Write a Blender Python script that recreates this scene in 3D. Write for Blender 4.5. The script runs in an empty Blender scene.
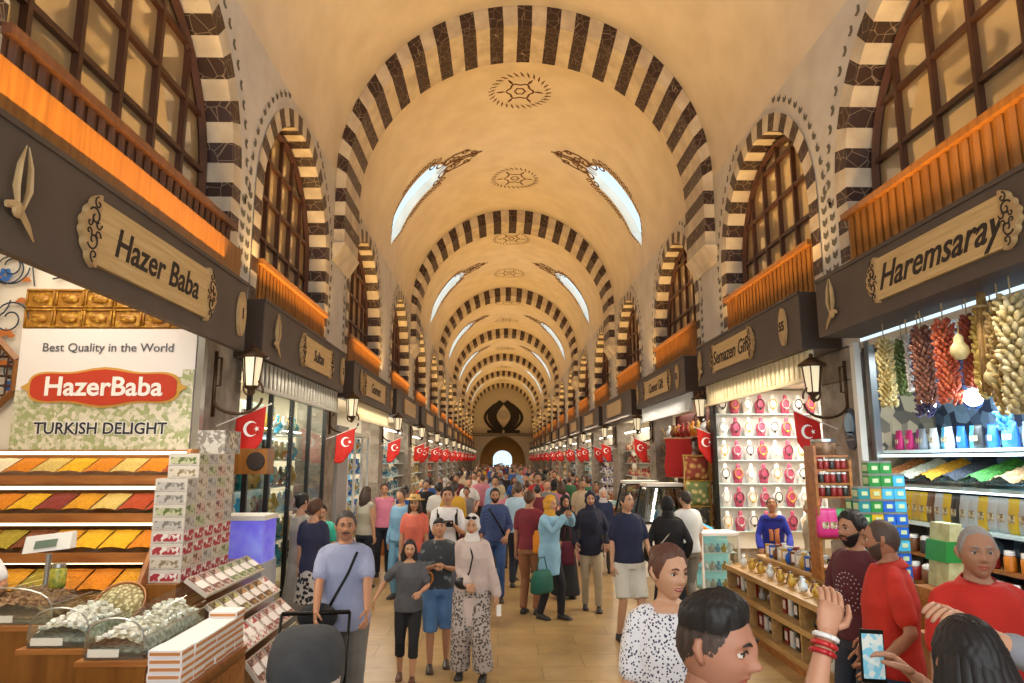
import bpy, math, random
from math import sin, cos, pi, radians, sqrt, atan2
from mathutils import Vector, Matrix
rnd = random.Random(7)
SC = bpy.context.scene
COL = SC.collection
V = Vector

# ------------------------------------------------------------------ materials
MATS = {}
def srgb(h):
    if isinstance(h, str):
        c = [int(h[i:i+2], 16)/255 for i in (0, 2, 4)]
        return tuple(((x+0.055)/1.055)**2.4 if x > 0.04045 else x/12.92 for x in c)
    return h
def mat(name, col, rough=0.6, metal=0.0, col2=None, scale=8.0, kind='noise', bump=0.0, bscale=None, spec=0.5, stretch=None, contrast=(0.35, 0.65), emit=0.0, alpha=1.0, coat=0.0, detail=4.0):
    if name in MATS: return MATS[name]
    m = bpy.data.materials.new(name); m.use_nodes = True
    nt = m.node_tree; b = nt.nodes['Principled BSDF']
    c1 = srgb(col)
    b.inputs['Base Color'].default_value = (*c1, 1); b.inputs['Roughness'].default_value = rough
    b.inputs['Metallic'].default_value = metal; b.inputs['Specular IOR Level'].default_value = spec
    b.inputs['Coat Weight'].default_value = coat
    b.inputs['Alpha'].default_value = alpha
    m.diffuse_color = (*c1, 1)
    tc = None
    def coords():
        nonlocal tc
        if tc is None:
            t = nt.nodes.new('ShaderNodeTexCoord'); mp = nt.nodes.new('ShaderNodeMapping')
            nt.links.new(t.outputs['Object'], mp.inputs[0])
            if stretch: mp.inputs['Scale'].default_value = stretch
            tc = mp.outputs[0]
        return tc
    if col2 is not None:
        if kind == 'noise':
            t = nt.nodes.new('ShaderNodeTexNoise'); t.inputs['Scale'].default_value = scale; t.inputs['Detail'].default_value = detail; out = t.outputs[0]
        elif kind == 'voronoi':
            t = nt.nodes.new('ShaderNodeTexVoronoi'); t.inputs['Scale'].default_value = scale; out = t.outputs['Distance']
        elif kind == 'cells':
            t = nt.nodes.new('ShaderNodeTexVoronoi'); t.inputs['Scale'].default_value = scale
            sp = nt.nodes.new('ShaderNodeSeparateColor'); nt.links.new(t.outputs['Color'], sp.inputs[0]); out = sp.outputs[0]
        elif kind == 'veins':
            t = nt.nodes.new('ShaderNodeTexVoronoi'); t.feature = 'DISTANCE_TO_EDGE'; t.inputs['Scale'].default_value = scale; out = t.outputs['Distance']
        elif kind == 'wave':
            t = nt.nodes.new('ShaderNodeTexWave'); t.inputs['Scale'].default_value = scale; t.inputs['Distortion'].default_value = 3; t.inputs['Detail'].default_value = 3; out = t.outputs['Fac']
        elif kind == 'stripes':
            t = nt.nodes.new('ShaderNodeTexWave'); t.inputs['Scale'].default_value = scale; out = t.outputs['Fac']
        elif kind == 'checker':
            t = nt.nodes.new('ShaderNodeTexChecker'); t.inputs['Scale'].default_value = scale; out = t.outputs['Fac']
        nt.links.new(coords(), t.inputs['Vector'])
        r = nt.nodes.new('ShaderNodeValToRGB'); r.color_ramp.elements[0].position = contrast[0]; r.color_ramp.elements[1].position = contrast[1]
        r.color_ramp.elements[0].color = (*c1, 1); r.color_ramp.elements[1].color = (*srgb(col2), 1)
        nt.links.new(out, r.inputs[0]); nt.links.new(r.outputs[0], b.inputs['Base Color'])
    if bump:
        t = nt.nodes.new('ShaderNodeTexNoise'); t.inputs['Scale'].default_value = bscale or scale*2; t.inputs['Detail'].default_value = 3
        nt.links.new(coords(), t.inputs['Vector'])
        bp = nt.nodes.new('ShaderNodeBump'); bp.inputs['Strength'].default_value = bump; bp.inputs['Distance'].default_value = 0.02
        nt.links.new(t.outputs[0], bp.inputs['Height']); nt.links.new(bp.outputs[0], b.inputs['Normal'])
    if emit:
        b.inputs['Emission Color'].default_value = (*c1, 1); b.inputs['Emission Strength'].default_value = emit
    MATS[name] = m
    return m
def glass_mat(name, tint=(0.9, 0.95, 0.95), fac=0.12, rough=0.03):
    if name in MATS: return MATS[name]
    m = bpy.data.materials.new(name); m.use_nodes = True; nt = m.node_tree; nt.nodes.clear()
    o = nt.nodes.new('ShaderNodeOutputMaterial'); mx = nt.nodes.new('ShaderNodeMixShader')
    t = nt.nodes.new('ShaderNodeBsdfTransparent'); g = nt.nodes.new('ShaderNodeBsdfGlossy')
    t.inputs[0].default_value = (*tint, 1); g.inputs['Roughness'].default_value = rough; mx.inputs[0].default_value = fac
    nt.links.new(t.outputs[0], mx.inputs[1]); nt.links.new(g.outputs[0], mx.inputs[2]); nt.links.new(mx.outputs[0], o.inputs[0])
    MATS[name] = m; return m

# ------------------------------------------------------------------ mesh builder
class MB:
    def __init__(s): s.v = []; s.f = []; s.m = []; s.mi = 0; s.T = Matrix()
    def add(s, vs, fs):
        o = len(s.v)
        T = s.T
        s.v += [tuple(T @ V(p)) for p in vs]; s.f += [tuple(o+i for i in f) for f in fs]; s.m += [s.mi]*len(fs)
        return s
    def box(s, x0, x1, y0, y1, z0, z1):
        return s.add([(x0,y0,z0),(x1,y0,z0),(x1,y1,z0),(x0,y1,z0),(x0,y0,z1),(x1,y0,z1),(x1,y1,z1),(x0,y1,z1)],
              [(0,3,2,1),(4,5,6,7),(0,1,5,4),(1,2,6,5),(2,3,7,6),(3,0,4,7)])
    def cbox(s, cx, cy, cz, sx, sy, sz): return s.box(cx-sx/2, cx+sx/2, cy-sy/2, cy+sy/2, cz-sz/2, cz+sz/2)
    def hexa(s, p): return s.add(p, [(0,3,2,1),(4,5,6,7),(0,1,5,4),(1,2,6,5),(2,3,7,6),(3,0,4,7)])
    def prism(s, pts, axis, a, b):
        n = len(pts)
        def P(p, t): return {'x': (t, p[0], p[1]), 'y': (p[0], t, p[1]), 'z': (p[0], p[1], t)}[axis]
        return s.add([P(p, a) for p in pts]+[P(p, b) for p in pts], [tuple(range(n)), tuple(range(2*n-1, n-1, -1))]+[(i, (i+1) % n, n+(i+1) % n, n+i) for i in range(n)])
    def rings(s, rs, cap=True, closed=True):
        n = len(rs[0]); o = []
        for r in rs: o += list(r)
        fs = []
        for k in range(len(rs)-1):
            for i in range(n if closed else n-1):
                j = (i+1) % n
                fs.append((k*n+i, k*n+j, (k+1)*n+j, (k+1)*n+i))
        if cap: fs += [tuple(range(n-1, -1, -1)), tuple((len(rs)-1)*n+i for i in range(n))]
        return s.add(o, fs)
    def tube(s, pts, rad, n=8, cap=True, flat=1.0, up=None):
        pts = [V(p) for p in pts]; N = len(pts)
        if not hasattr(rad, '__len__'): rad = [rad]*N
        rs = []; u = None
        for i, p in enumerate(pts):
            d = (pts[min(i+1, N-1)]-pts[max(i-1, 0)])
            if d.length < 1e-9: d = V((0, 0, 1))
            d.normalize()
            if u is None:
                a = V(up) if up else (V((0, 0, 1)) if abs(d.z) < 0.9 else V((1, 0, 0)))
                u = (a-d*a.dot(d)).normalized()
            else:
                u = u-d*u.dot(d)
                u = u.normalized() if u.length > 1e-6 else V((1, 0, 0))
            w = d.cross(u); r = rad[i]
            rx, ry = (r if hasattr(r, '__len__') else (r, r*flat))
            rs.append([p+u*rx*cos(2*pi*k/n)+w*ry*sin(2*pi*k/n) for k in range(n)])
        return s.rings(rs, cap)
    def cyl(s, p, q, r0, r1=None, n=12): return s.tube([p, q], [r0, r0 if r1 is None else r1], n)
    def lathe(s, prof, c=(0,0,0), n=16, axis='z', sc=(1, 1)):
        rs = []
        for r, z in prof:
            ring = []
            for k in range(n):
                a = 2*pi*k/n; x = r*cos(a)*sc[0]; y = r*sin(a)*sc[1]
                ring.append({'z': (c[0]+x, c[1]+y, c[2]+z), 'y': (c[0]+x, c[1]+z, c[2]+y), 'x': (c[0]+z, c[1]+x, c[2]+y)}[axis])
            rs.append(ring)
        return s.rings(rs)
    def ball(s, c, r, n=10, m=8):
        r = r if hasattr(r, '__len__') else (r, r, r)
        rs = []
        for j in range(m+1):
            t = pi*j/m; q = max(sin(t), 0.02)
            rs.append([(c[0]+r[0]*q*cos(2*pi*k/n), c[1]+r[1]*q*sin(2*pi*k/n), c[2]-r[2]*cos(t)) for k in range(n)])
        return s.rings(rs)
    def build(s, name, mats, parent=None, smooth=False, kind=None, label=None):
        me = bpy.data.meshes.new(name)
        me.from_pydata(s.v, [], s.f)
        if not isinstance(mats, (list, tuple)): mats = [mats]
        for m in mats: me.materials.append(m)
        if len(mats) > 1:
            me.polygons.foreach_set('material_index', s.m)
        if smooth: me.polygons.foreach_set('use_smooth', [True]*len(me.polygons))
        me.update()
        o = bpy.data.objects.new(name, me); COL.objects.link(o)
        if parent: o.parent = parent
        if kind: o['kind'] = kind
        if label: o['label'] = label
        return o
def tag(o, label, cat, group=None, kind=None):
    o['label'] = label; o['category'] = cat
    if group: o['group'] = group
    if kind: o['kind'] = kind
    return o
def thing(name, label, cat, loc=(0, 0, 0), rz=0, group=None):
    o = bpy.data.objects.new(name, None); COL.objects.link(o); o.empty_display_size = 0.1
    o.location = loc; o.rotation_euler = (0, 0, rz)
    return tag(o, label, cat, group)
def struct(o): o['kind'] = 'structure'; return o
KIDS = {}
def dup(root, loc, rz=None, label=None, group=None, mats=None, scale=None):
    def cp(o, par):
        c = o.copy(); COL.objects.link(c)
        if par: c.parent = par
        if mats and o.type == 'MESH':
            for i, m in enumerate(mats):
                if m is not None and i < len(c.material_slots):
                    c.material_slots[i].link = 'OBJECT'; c.material_slots[i].material = m
        for ch in list(o.children): cp(ch, c)
        return c
    r = cp(root, None)
    r.location = loc
    if rz is not None: r.rotation_euler = (0, 0, rz)
    if scale is not None: r.scale = scale if hasattr(scale, '__len__') else (scale,)*3
    if label: r['label'] = label
    if group: r['group'] = group
    return r
def text(body, size, m, parent, loc, rot, name='lettering', extrude=0.003, shear=0.0, bold=0.0, sx=1.0, align='CENTER'):
    cu = bpy.data.curves.new(name, 'FONT'); cu.body = body; cu.size = size; cu.extrude = extrude; cu.shear = shear; cu.offset = bold
    cu.align_x = align; cu.align_y = 'CENTER'; cu.resolution_u = 3
    cu.materials.append(m)
    t_ = bpy.data.objects.new(name, cu); COL.objects.link(t_); bpy.context.view_layer.update()
    me = bpy.data.meshes.new_from_object(t_.evaluated_get(bpy.context.evaluated_depsgraph_get())); bpy.data.objects.remove(t_)
    o = bpy.data.objects.new(name, me); COL.objects.link(o); o.parent = parent; o.location = loc; o.rotation_euler = rot; o.scale = (sx, 1, 1)
    return o
def area(name, loc, rot, sx, sy, power, col=(1, 1, 1), spread=None):
    l = bpy.data.lights.new(name, 'AREA'); l.shape = 'RECTANGLE'; l.size = sx; l.size_y = sy; l.energy = power; l.color = col
    if spread: l.spread = spread
    o = bpy.data.objects.new(name, l); COL.objects.link(o); o.location = loc; o.rotation_euler = rot; o['kind'] = 'helper'
    return o
def wood(name, c1, c2, st=(1, 1, 1), rough=0.45): return mat(name, c1, rough, col2=c2, kind='noise', scale=6, stretch=st, contrast=(0.3, 0.7), bump=0.08, bscale=20)

M_plaster = mat('plaster_cream', 'ddcfba', 0.85, col2='d3c4ae', scale=1.5, bump=0.1, bscale=6)
M_wallp = mat('plaster_wall', 'd2cbc2', 0.85, col2='c6bdb2', scale=1.8, bump=0.12, bscale=8)
M_dark = mat('dark_veined_marble', '9a8874', 0.45, col2='38241f', kind='veins', scale=6, contrast=(0.0, 0.028))
M_pale = mat('pale_marble', 'd8cab2', 0.5, col2='bfae98', scale=3)
M_leaf = mat('painted_leaf_grey_green', '6b6558', 0.8)
M_scroll = mat('painted_scroll_brown', '6a4a30', 0.8)
M_stone = mat('pier_stone', 'a89e92', 0.85, col2='857a6e', scale=5, bump=0.5, bscale=18)
M_wdark = wood('window_wood_dark', '5a3420', '432414', (1, 1, 0.2))
M_worange = wood('varnished_orange_wood', '9a642a', '7a4c1e', (3, 3, 0.3), 0.35)
M_wbrown = wood('brown_wood_slats', '6b4630', '523222', (3, 3, 0.3))
M_board = mat('sign_board_brown_grey', '574a40', 0.55, col2='4e423a', scale=2)
M_boarddark = mat('sign_board_end_dark', '3a2c22', 0.6)
M_plate = wood('pale_plate_wood', 'd9bb84', 'c29f66', (1, 0.3, 6), 0.4)
M_plateedge = wood('ornament_wood', 'c8a878', 'ae8a5a')
M_ink = mat('engraved_dark', '2a1c14', 0.7)
M_black = mat('black_iron', '15130f', 0.45, metal=0.6)
M_bronze = mat('bronze_lamp', '4c3826', 0.4, metal=0.7)
M_lampglass = mat('unlit_lamp_glass_glow', 'e8d8b4', 0.3, emit=0.45)  # lanterns are unlit; faint emission imitates light reflected in their glass
M_red = mat('flag_red', 'cc2014', 0.7, col2='b51a12', scale=3)
M_white = mat('white_paint', 'eeeae2', 0.6)
M_white2 = mat('white_marks', 'f5f2ee', 0.6)
M_steel = mat('brushed_steel', 'b0b0ac', 0.3, metal=0.9)
M_glass = glass_mat('clear_glass')

# ------------------------------------------------------------------ hall shell
C, R, XL, XR, ZS = 0.5, 3.6, -3.1, 4.1, 7.45
Y0, Y1 = -3.0, 84.0
RIBS = [1.05+11.6*i for i in range(8)]; RT = 1.3
WINS = [(5.9, 1.85), (10.45, 1.7)]
for i in range(1, 7): WINS += [(RIBS[i]+3.35, 1.85), (RIBS[i]+9.25, 1.85)]
PIERS = [(2.2, 3.2), (7.45, 8.25), (12.45, 13.5), (18.3, 19.0)]
for i in range(2, 8):
    PIERS += [(RIBS[i]-0.1, RIBS[i]+1.0), (RIBS[i]+6.0, RIBS[i]+6.75)]
PIERS = [p for p in PIERS if p[1] < 84]
PIERL = [p if i != 1 else (7.4, 8.4) for i, p in enumerate(PIERS)]
PIERR = [p if i != 1 else (7.8, 8.8) for i, p in enumerate(PIERS)]

# floor
def floor_mat():
    m = bpy.data.materials.new('worn_stone_floor'); m.use_nodes = True; nt = m.node_tree; b = nt.nodes['Principled BSDF']
    t = nt.nodes.new('ShaderNodeTexCoord')
    br = nt.nodes.new('ShaderNodeTexBrick'); br.inputs['Scale'].default_value = 1.0; br.inputs['Brick Width'].default_value = 0.9; br.inputs['Row Height'].default_value = 0.45
    br.inputs['Mortar Size'].default_value = 0.006; br.inputs['Color1'].default_value = (*srgb('ac8f60'), 1); br.inputs['Color2'].default_value = (*srgb('b99c6e'), 1); br.inputs['Mortar'].default_value = (*srgb('8a7250'), 1)
    nz = nt.nodes.new('ShaderNodeTexNoise'); nz.inputs['Scale'].default_value = 1.7; nz.inputs['Detail'].default_value = 8; nz.inputs['Roughness'].default_value = 0.7
    rp = nt.nodes.new('ShaderNodeValToRGB'); rp.color_ramp.elements[0].position = 0.3; rp.color_ramp.elements[1].position = 0.7
    rp.color_ramp.elements[0].color = (0.52, 0.48, 0.4, 1); rp.color_ramp.elements[1].color = (1.1, 1.05, 1.0, 1)
    mx = nt.nodes.new('ShaderNodeMix'); mx.data_type = 'RGBA'; mx.blend_type = 'MULTIPLY'; mx.inputs[0].default_value = 0.8
    nt.links.new(t.outputs['Object'], br.inputs['Vector']); nt.links.new(t.outputs['Object'], nz.inputs['Vector'])
    nt.links.new(nz.outputs[0], rp.inputs[0]); nt.links.new(br.outputs[0], mx.inputs[6]); nt.links.new(rp.outputs[0], mx.inputs[7]); nt.links.new(mx.outputs[2], b.inputs['Base Color'])
    b.inputs['Roughness'].default_value = 0.32
    bp = nt.nodes.new('ShaderNodeBump'); bp.inputs['Strength'].default_value = 0.15; bp.inputs['Distance'].default_value = 0.02
    nt.links.new(nz.outputs[0], bp.inputs['Height']); nt.links.new(bp.outputs[0], b.inputs['Normal'])
    return m
struct(MB().box(-7.2, 8.2, Y0-0.2, Y1+4, -0.2, 0).build('floor', floor_mat()))

# barrel vault with skylight slots
SKY = [RIBS[i]+6.4 for i in range(0, 7)]
def slot(phi):
    a = degrees_fold(phi)
    lo, hi = 11, 55
    if a <= lo or a >= hi: return 0.0
    t = (a-lo)/(hi-lo)
    return 0.62*min(1.0, (t/0.2)**0.8, ((1-t)/0.16)**0.5)
def degrees_fold(phi):
    d = math.degrees(phi); return d if d <= 90 else 180-d
mb = MB(); NP = 90
segs = []
prev = Y0
for k, yc in enumerate(SKY):
    nxt = (RIBS[k+1]+RT/2) if k < 6 else Y1
    segs.append((prev, yc, nxt)); prev = nxt
for a, yc, b in segs:
    rows = []
    for j in range(NP+1):
        phi = pi*j/NP; w = slot(phi); x = C+R*cos(phi); z = ZS+R*sin(phi)
        ys = [a+(yc-w-a)*i/8 for i in range(9)]+[yc+w+(b-yc-w)*i/8 for i in range(9)]
        rows.append([(x, y, z) for y in ys])
    n = 18; vs = [p for r in rows for p in r]; fs = []
    for j in range(NP):
        for i in range(n-1):
            if i == 8: continue
            fs.append((j*n+i, j*n+i+1, (j+1)*n+i+1, (j+1)*n+i))
    mb.add(vs, fs)
    # slot reveals going up through the vault thickness
    for side in (0, 1):
        js = [j for j in range(NP+1) if (slot(pi*j/NP) > 0 or slot(pi*min(j+1, NP)/NP) > 0 or slot(pi*max(j-1, 0)/NP) > 0) and ((j <= NP/2) == (side == 0))]
        for sg in (-1, 1):
            ra = [(C+R*cos(pi*j/NP), yc+sg*slot(pi*j/NP), ZS+R*sin(pi*j/NP)) for j in js]
            rb = [(C+(R+0.25)*cos(pi*j/NP), yc+sg*(slot(pi*j/NP)), ZS+(R+0.25)*sin(pi*j/NP)) for j in js]
            mb.rings([ra, rb], cap=False, closed=False)
ceil = struct(mb.build('ceiling', M_plaster, smooth=True))
# skylight panes (frosted glass seen against the sky)
M_sky = bpy.data.materials.new('skylight_frosted_glass'); M_sky.use_nodes = True
nt = M_sky.node_tree; nt.nodes.clear(); o_ = nt.nodes.new('ShaderNodeOutputMaterial'); tr = nt.nodes.new('ShaderNodeBsdfTransparent'); tr.inputs[0].default_value = (0.93, 0.97, 1, 1)
gl = nt.nodes.new('ShaderNodeBsdfGlossy'); gl.inputs['Roughness'].default_value = 0.3; mx_ = nt.nodes.new('ShaderNodeMixShader'); mx_.inputs[0].default_value = 0.06
nt.links.new(tr.outputs[0], mx_.inputs[1]); nt.links.new(gl.outputs[0], mx_.inputs[2]); nt.links.new(mx_.outputs[0], o_.inputs[0])
wn = 0
for yc in SKY:
    for side in (0, 1):
        wn += 1; mb = MB(); rows = []
        for j in range(0, 41):
            a = radians(9+48*j/40); phi = a if side == 0 else pi-a
            rows.append([(C+(R+0.2)*cos(phi), yc+t*0.68, ZS+(R+0.2)*sin(phi)) for t in (-1, 1)])
        mb.rings(rows, cap=False, closed=False)
        struct(mb.build('window_skylight_%d' % wn, M_sky, smooth=True))

# ribs of striped stone
def rib(y, n):
    mb = MB(); N = 2*19
    def prof(t):   # t: 0..1 over the arc ; outer and inner points
        phi = pi*t
        return (C+R*cos(phi)*0.999, ZS+R*sin(phi)*0.999), (C+(R-0.2)*cos(phi), ZS-0.12+(R-0.33)*sin(phi))
    sub = 3
    for k in range(N+1):
        # stripe centred on the crown
        t0, t1 = (k-0.5)/N, (k+0.5)/N
        t0, t1 = max(t0, 0), min(t1, 1)
        dark = (k-N//2) % 2 == 0
        
        t0, t1 = max(t0, 0), min(t1, 1)
        mb.mi = 0 if dark else 1
        ro, ri = [], []
        for q in range(sub+1):
            a, b = prof(t0+(t1-t0)*q/sub); ro.append(a); ri.append(b)
        mb.rings([[(p[0], y, p[1]) for p in ro], [(p[0], y, p[1]) for p in ri], [(p[0], y+RT, p[1]) for p in ri], [(p[0], y+RT, p[1]) for p in ro]], cap=False, closed=False)
    # straight feet
    for s in (-1, 1):
        xo = C+s*R*0.999; xi = C+s*(R-0.2); h = 0.27
        for k in range(5):
            mb.mi = 1 if k % 2 == 0 else 0
            z1 = ZS-k*h; z0 = z1-h
            zi = z1-0.12 if k == 0 else z1
            mb.add([(xo, y, z1), (xi, y, zi), (xi, y+RT, zi), (xo, y+RT, z1), (xo, y, z0), (xi, y, z0), (xi, y+RT, z0), (xo, y+RT, z0)], [(0, 1, 5, 4), (1, 2, 6, 5), (2, 3, 7, 6), (4, 5, 6, 7)])
        z = ZS-5*h
        mb.mi = 1; mb.hexa([(xo, y-0.02, z-0.35), (xo-s*0.02, y-0.02, z-0.35), (xo-s*0.02, y+RT+0.02, z-0.35), (xo, y+RT+0.02, z-0.35), (xo, y-0.04, z), (xi-s*0.03, y-0.04, z), (xi-s*0.03, y+RT+0.04, z), (xo, y+RT+0.04, z)])
    struct(mb.build('trim_vault_rib_%d' % n, [M_dark, M_pale]))
for i, y in enumerate(RIBS[:8]):
    if y < 83: rib(y, i+1)

# side walls with arched window openings
ZB = 3.3
def side_wall(side):
    X = XL if side < 0 else XR
    mb = MB()
    ycuts = [Y0]
    for yc, w in WINS: ycuts += [yc-w, yc+w]
    ycuts.append(Y1); ZBL = 3.62
    for i in range(0, len(ycuts), 2):
        zb_ = ZBL if i == 0 else ZB
        mb.add([(X, ycuts[i], zb_), (X, ycuts[i+1], zb_), (X, ycuts[i+1], ZS+0.01), (X, ycuts[i], ZS+0.01)], [(0, 1, 2, 3)])
    for yc, w in WINS:
        zc = 7.12-w; n = 24
        zb_ = ZBL if yc < 6 else ZB
        mb.add([(X, yc-w, zb_), (X, yc+w, zb_), (X, yc+w, 4.05), (X, yc-w, 4.05)], [(0, 1, 2, 3)])
        a = [(X, yc-w*cos(pi*k/n), zc+w*sin(pi*k/n)) for k in range(n+1)]
        b = [(X, yc-w*cos(pi*k/n), ZS+0.01) for k in range(n+1)]
        mb.rings([a, b], cap=False, closed=False)
    # stone piers between the shops
    struct(mb.build('wall_left' if side < 0 else 'wall_right', M_wallp))
    for k, (a, b) in enumerate(PIERL if side < 0 else PIERR):
        p = MB(); d = 0.0
        x0, x1 = (XL-0.45, XL+0.02) if side < 0 else (XR-0.02, XR+0.45)
        nz = 9
        for q in range(nz):
            z0, z1 = 3.4*q/nz, 3.4*(q+1)/nz
            g = 0.006
            p.box(x0, x1, a+(0.01 if q % 2 else 0), b, z0+g, z1-g)
        p.box(x0+0.02, x1-0.015 if side < 0 else x1, a+0.015, b-0.015, 0, 3.4)
        struct(p.build('trim_pier_%s_%d' % ('left' if side < 0 else 'right', k+1), M_stone))
side_wall(-1); side_wall(1)
mb = MB(); mb.box(-7.2, -2.6, Y0-0.2, Y0, 0, 11.2); mb.box(3.6, 8.2, Y0-0.2, Y0, 0, 11.2); mb.box(-2.6, 3.6, Y0-0.2, Y0, 7.2, 11.2); struct(mb.build('wall_back', M_wallp))  # opening added out of view so the rear fill light gets in

M_wglass = bpy.data.materials.new('window_glass_reflection_tint'); M_wglass.use_nodes = True
nt = M_wglass.node_tree; b_ = nt.nodes['Principled BSDF']; b_.inputs['Base Color'].default_value = (0.66, 0.46, 0.22, 1); b_.inputs['Roughness'].default_value = 0.3  # tan base stands in for warm reflections in the panes
g_ = nt.nodes.new('ShaderNodeBsdfGlossy'); g_.inputs['Roughness'].default_value = 0.04; g_.inputs[0].default_value = (1.0, 0.93, 0.8, 1); mx_ = nt.nodes.new('ShaderNodeMixShader'); mx_.inputs[0].default_value = 0.5
nz_ = nt.nodes.new('ShaderNodeTexNoise'); nz_.inputs['Scale'].default_value = 3; bp_ = nt.nodes.new('ShaderNodeBump'); bp_.inputs['Strength'].default_value = 0.05; bp_.inputs['Distance'].default_value = 0.02
nt.links.new(nz_.outputs[0], bp_.inputs['Height']); nt.links.new(bp_.outputs[0], g_.inputs['Normal'])
nt.links.new(b_.outputs[0], mx_.inputs[1]); nt.links.new(g_.outputs[0], mx_.inputs[2]); nt.links.new(mx_.outputs[0], nt.nodes['Material Output'].inputs[0])

def window(side, yc, w, idx):
    X = XL if side < 0 else XR
    dep = 0.42; s = 1 if side < 0 else -1      # s: direction towards hall
    zc = 7.12-w; zb = 4.05; ZG = 4.62 if (side < 0 and yc > 6) else 4.75 if side < 0 else 4.92; rg = 0.26
    far = yc > 40
    # striped voussoirs: face ring and reveal
    mb = MB(); pts = []
    H = zc-zb; nj = max(3, int(H/0.19)//2*2+1)
    for k in range(nj+1): pts.append((-1, k/nj*H, None))
    seq = []
    for k in range(nj): seq.append(('l', zb+H*k/nj, zb+H*(k+1)/nj))
    na = 25
    def ring(p_in, p_out, col):
        mb.mi = col
        (y0, z0), (y1, z1) = p_in; (y2, z2), (y3, z3) = p_out
        e = 0.012*s
        mb.add([(X+e, y0, z0), (X+e, y1, z1), (X+e, y3, z3), (X+e, y2, z2)], [(0, 1, 2, 3)])
        mb.add([(X+e, y0, z0), (X+e, y1, z1), (X-s*dep, y1, z1), (X-s*dep, y0, z0)], [(0, 1, 2, 3)])
    for sd in (-1, 1):
        for k in range(nj):
            z0 = zb+H*k/nj; z1 = zb+H*(k+1)/nj; y = yc+sd*w; yo = yc+sd*(w+rg)
            ring(((y, z0), (y, z1)), ((yo, z0), (yo, z1)), k % 2)
    for k in range(na):
        for q in range(2):
            a0 = pi*(k+q/2)/na; a1 = pi*(k+(q+1)/2)/na
            P = lambda a, r: (yc-r*cos(a), zc+r*sin(a))
            ring((P(a0, w), P(a1, w)), (P(a0, w+rg), P(a1, w+rg)), (k+1) % 2)
    struct(mb.build('trim_window_arch_%d' % idx, [M_dark, M_pale]))
    # glazed wooden frame
    g = MB(); xg = X-s*(dep-0.06); n = 24
    poly = [(yc-w, ZG)]+[(yc-w*cos(pi*k/n), zc+w*sin(pi*k/n)) for k in range(n+1)]+[(yc+w, ZG)]
    g.add([(xg, p[0], p[1]) for p in poly], [tuple(range(len(poly)))])
    win = struct(g.build('window_%d' % idx, M_wglass))
    f = MB(); xf = xg+s*0.03
    arc = [(xf, yc-(w-0.05)*cos(pi*k/n), zc+(w-0.05)*sin(pi*k/n)) for k in range(n+1)]
    f.tube([(xf, yc-w+0.05, ZG)]+arc+[(xf, yc+w-0.05, ZG)], 0.06, 4)
    nv = 6
    for k in range(1, nv):
        y = yc-w+2*w*k/nv; top = zc+sqrt(max(w*w-(y-yc)**2, 0))
        t = 0.027
        f.box(xf-0.035, xf+0.035, y-t, y+t, ZG, top)
    z = ZG+0.62
    while z < 6.9:
        hw = w if z < zc else sqrt(max(w*w-(z-zc)**2, 0))
        f.box(xf-0.03, xf+0.03, yc-hw+0.02, yc+hw-0.02, z-0.028, z+0.028); z += 0.62
    f.box(xf-0.06, xf+0.06, yc-w, yc+w, ZG-0.03, ZG+0.11)
    f.build('window_frame', M_wdark, win)
    # panelling under the sill
    p = MB(); xs = X+s*0.02
    p.box(min(xs, X-s*0.3), max(xs, X-s*0.3), yc-w-0.02, yc+w+0.02, 4.0, ZG)
    npl = int(2*w/0.14)
    for k in range(npl):
        y = yc-w+2*w*(k+0.5)/npl
        p.tube([(xs+s*0.01, y, 4.03), (xs+s*0.01, y, ZG-0.03)], [(0.02, 0.055)]*2, 4, up=(1, 0, 0))
    p.box(min(xs, xs+s*0.07), max(xs, xs+s*0.07), yc-w-0.05, yc+w+0.05, ZG-0.05, ZG+0.02)
    struct(p.build('trim_panel_%d' % idx, M_wbrown if (idx == 1) else M_worange))
    if idx == 1: struct(MB().box(XL+0.02, XL+0.16, yc-w-0.3, yc+w+0.02, 4.02, 4.46).build('trim_orange_board', M_worange))
    if not far:
        # painted leaf border outside the ring
        l = MB(); r0 = w+rg+0.14
        def leafat(y, z, ang, sz=0.055):
            for sg in (-1, 1):
                a = ang+sg*0.5; dy, dz = cos(a), sin(a); qy, qz = -sin(a), cos(a); L = sz*2.0; W = sz*0.6
                e = s*0.006
                xx = X+e
                l.add([(xx, y, z), (xx, y+dy*L*0.5+qy*W, z+dz*L*0.5+qz*W), (xx, y+dy*L, z+dz*L), (xx, y+dy*L*0.5-qy*W, z+dz*L*0.5-qz*W)], [(0, 1, 2, 3)])
        nn = 32
        for k in range(nn+1):
            a = pi*k/nn; y = yc-r0*cos(a); z = zc+r0*sin(a)
            if z < 7.42: leafat(y, z, atan2(sin(a), -cos(a))-0.35, 0.06)
        for sd in (-1, 1):
            z = zc-0.12
            while z > 4.3:
                leafat(yc+sd*r0, z, pi/2, 0.065); z -= 0.16
        struct(l.build('trim_leaf_border_%d' % idx, M_leaf))
wi = 0
for yc, w in WINS:
    for side in (-1, 1):
        wi += 1; window(side, yc, w, wi)

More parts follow.
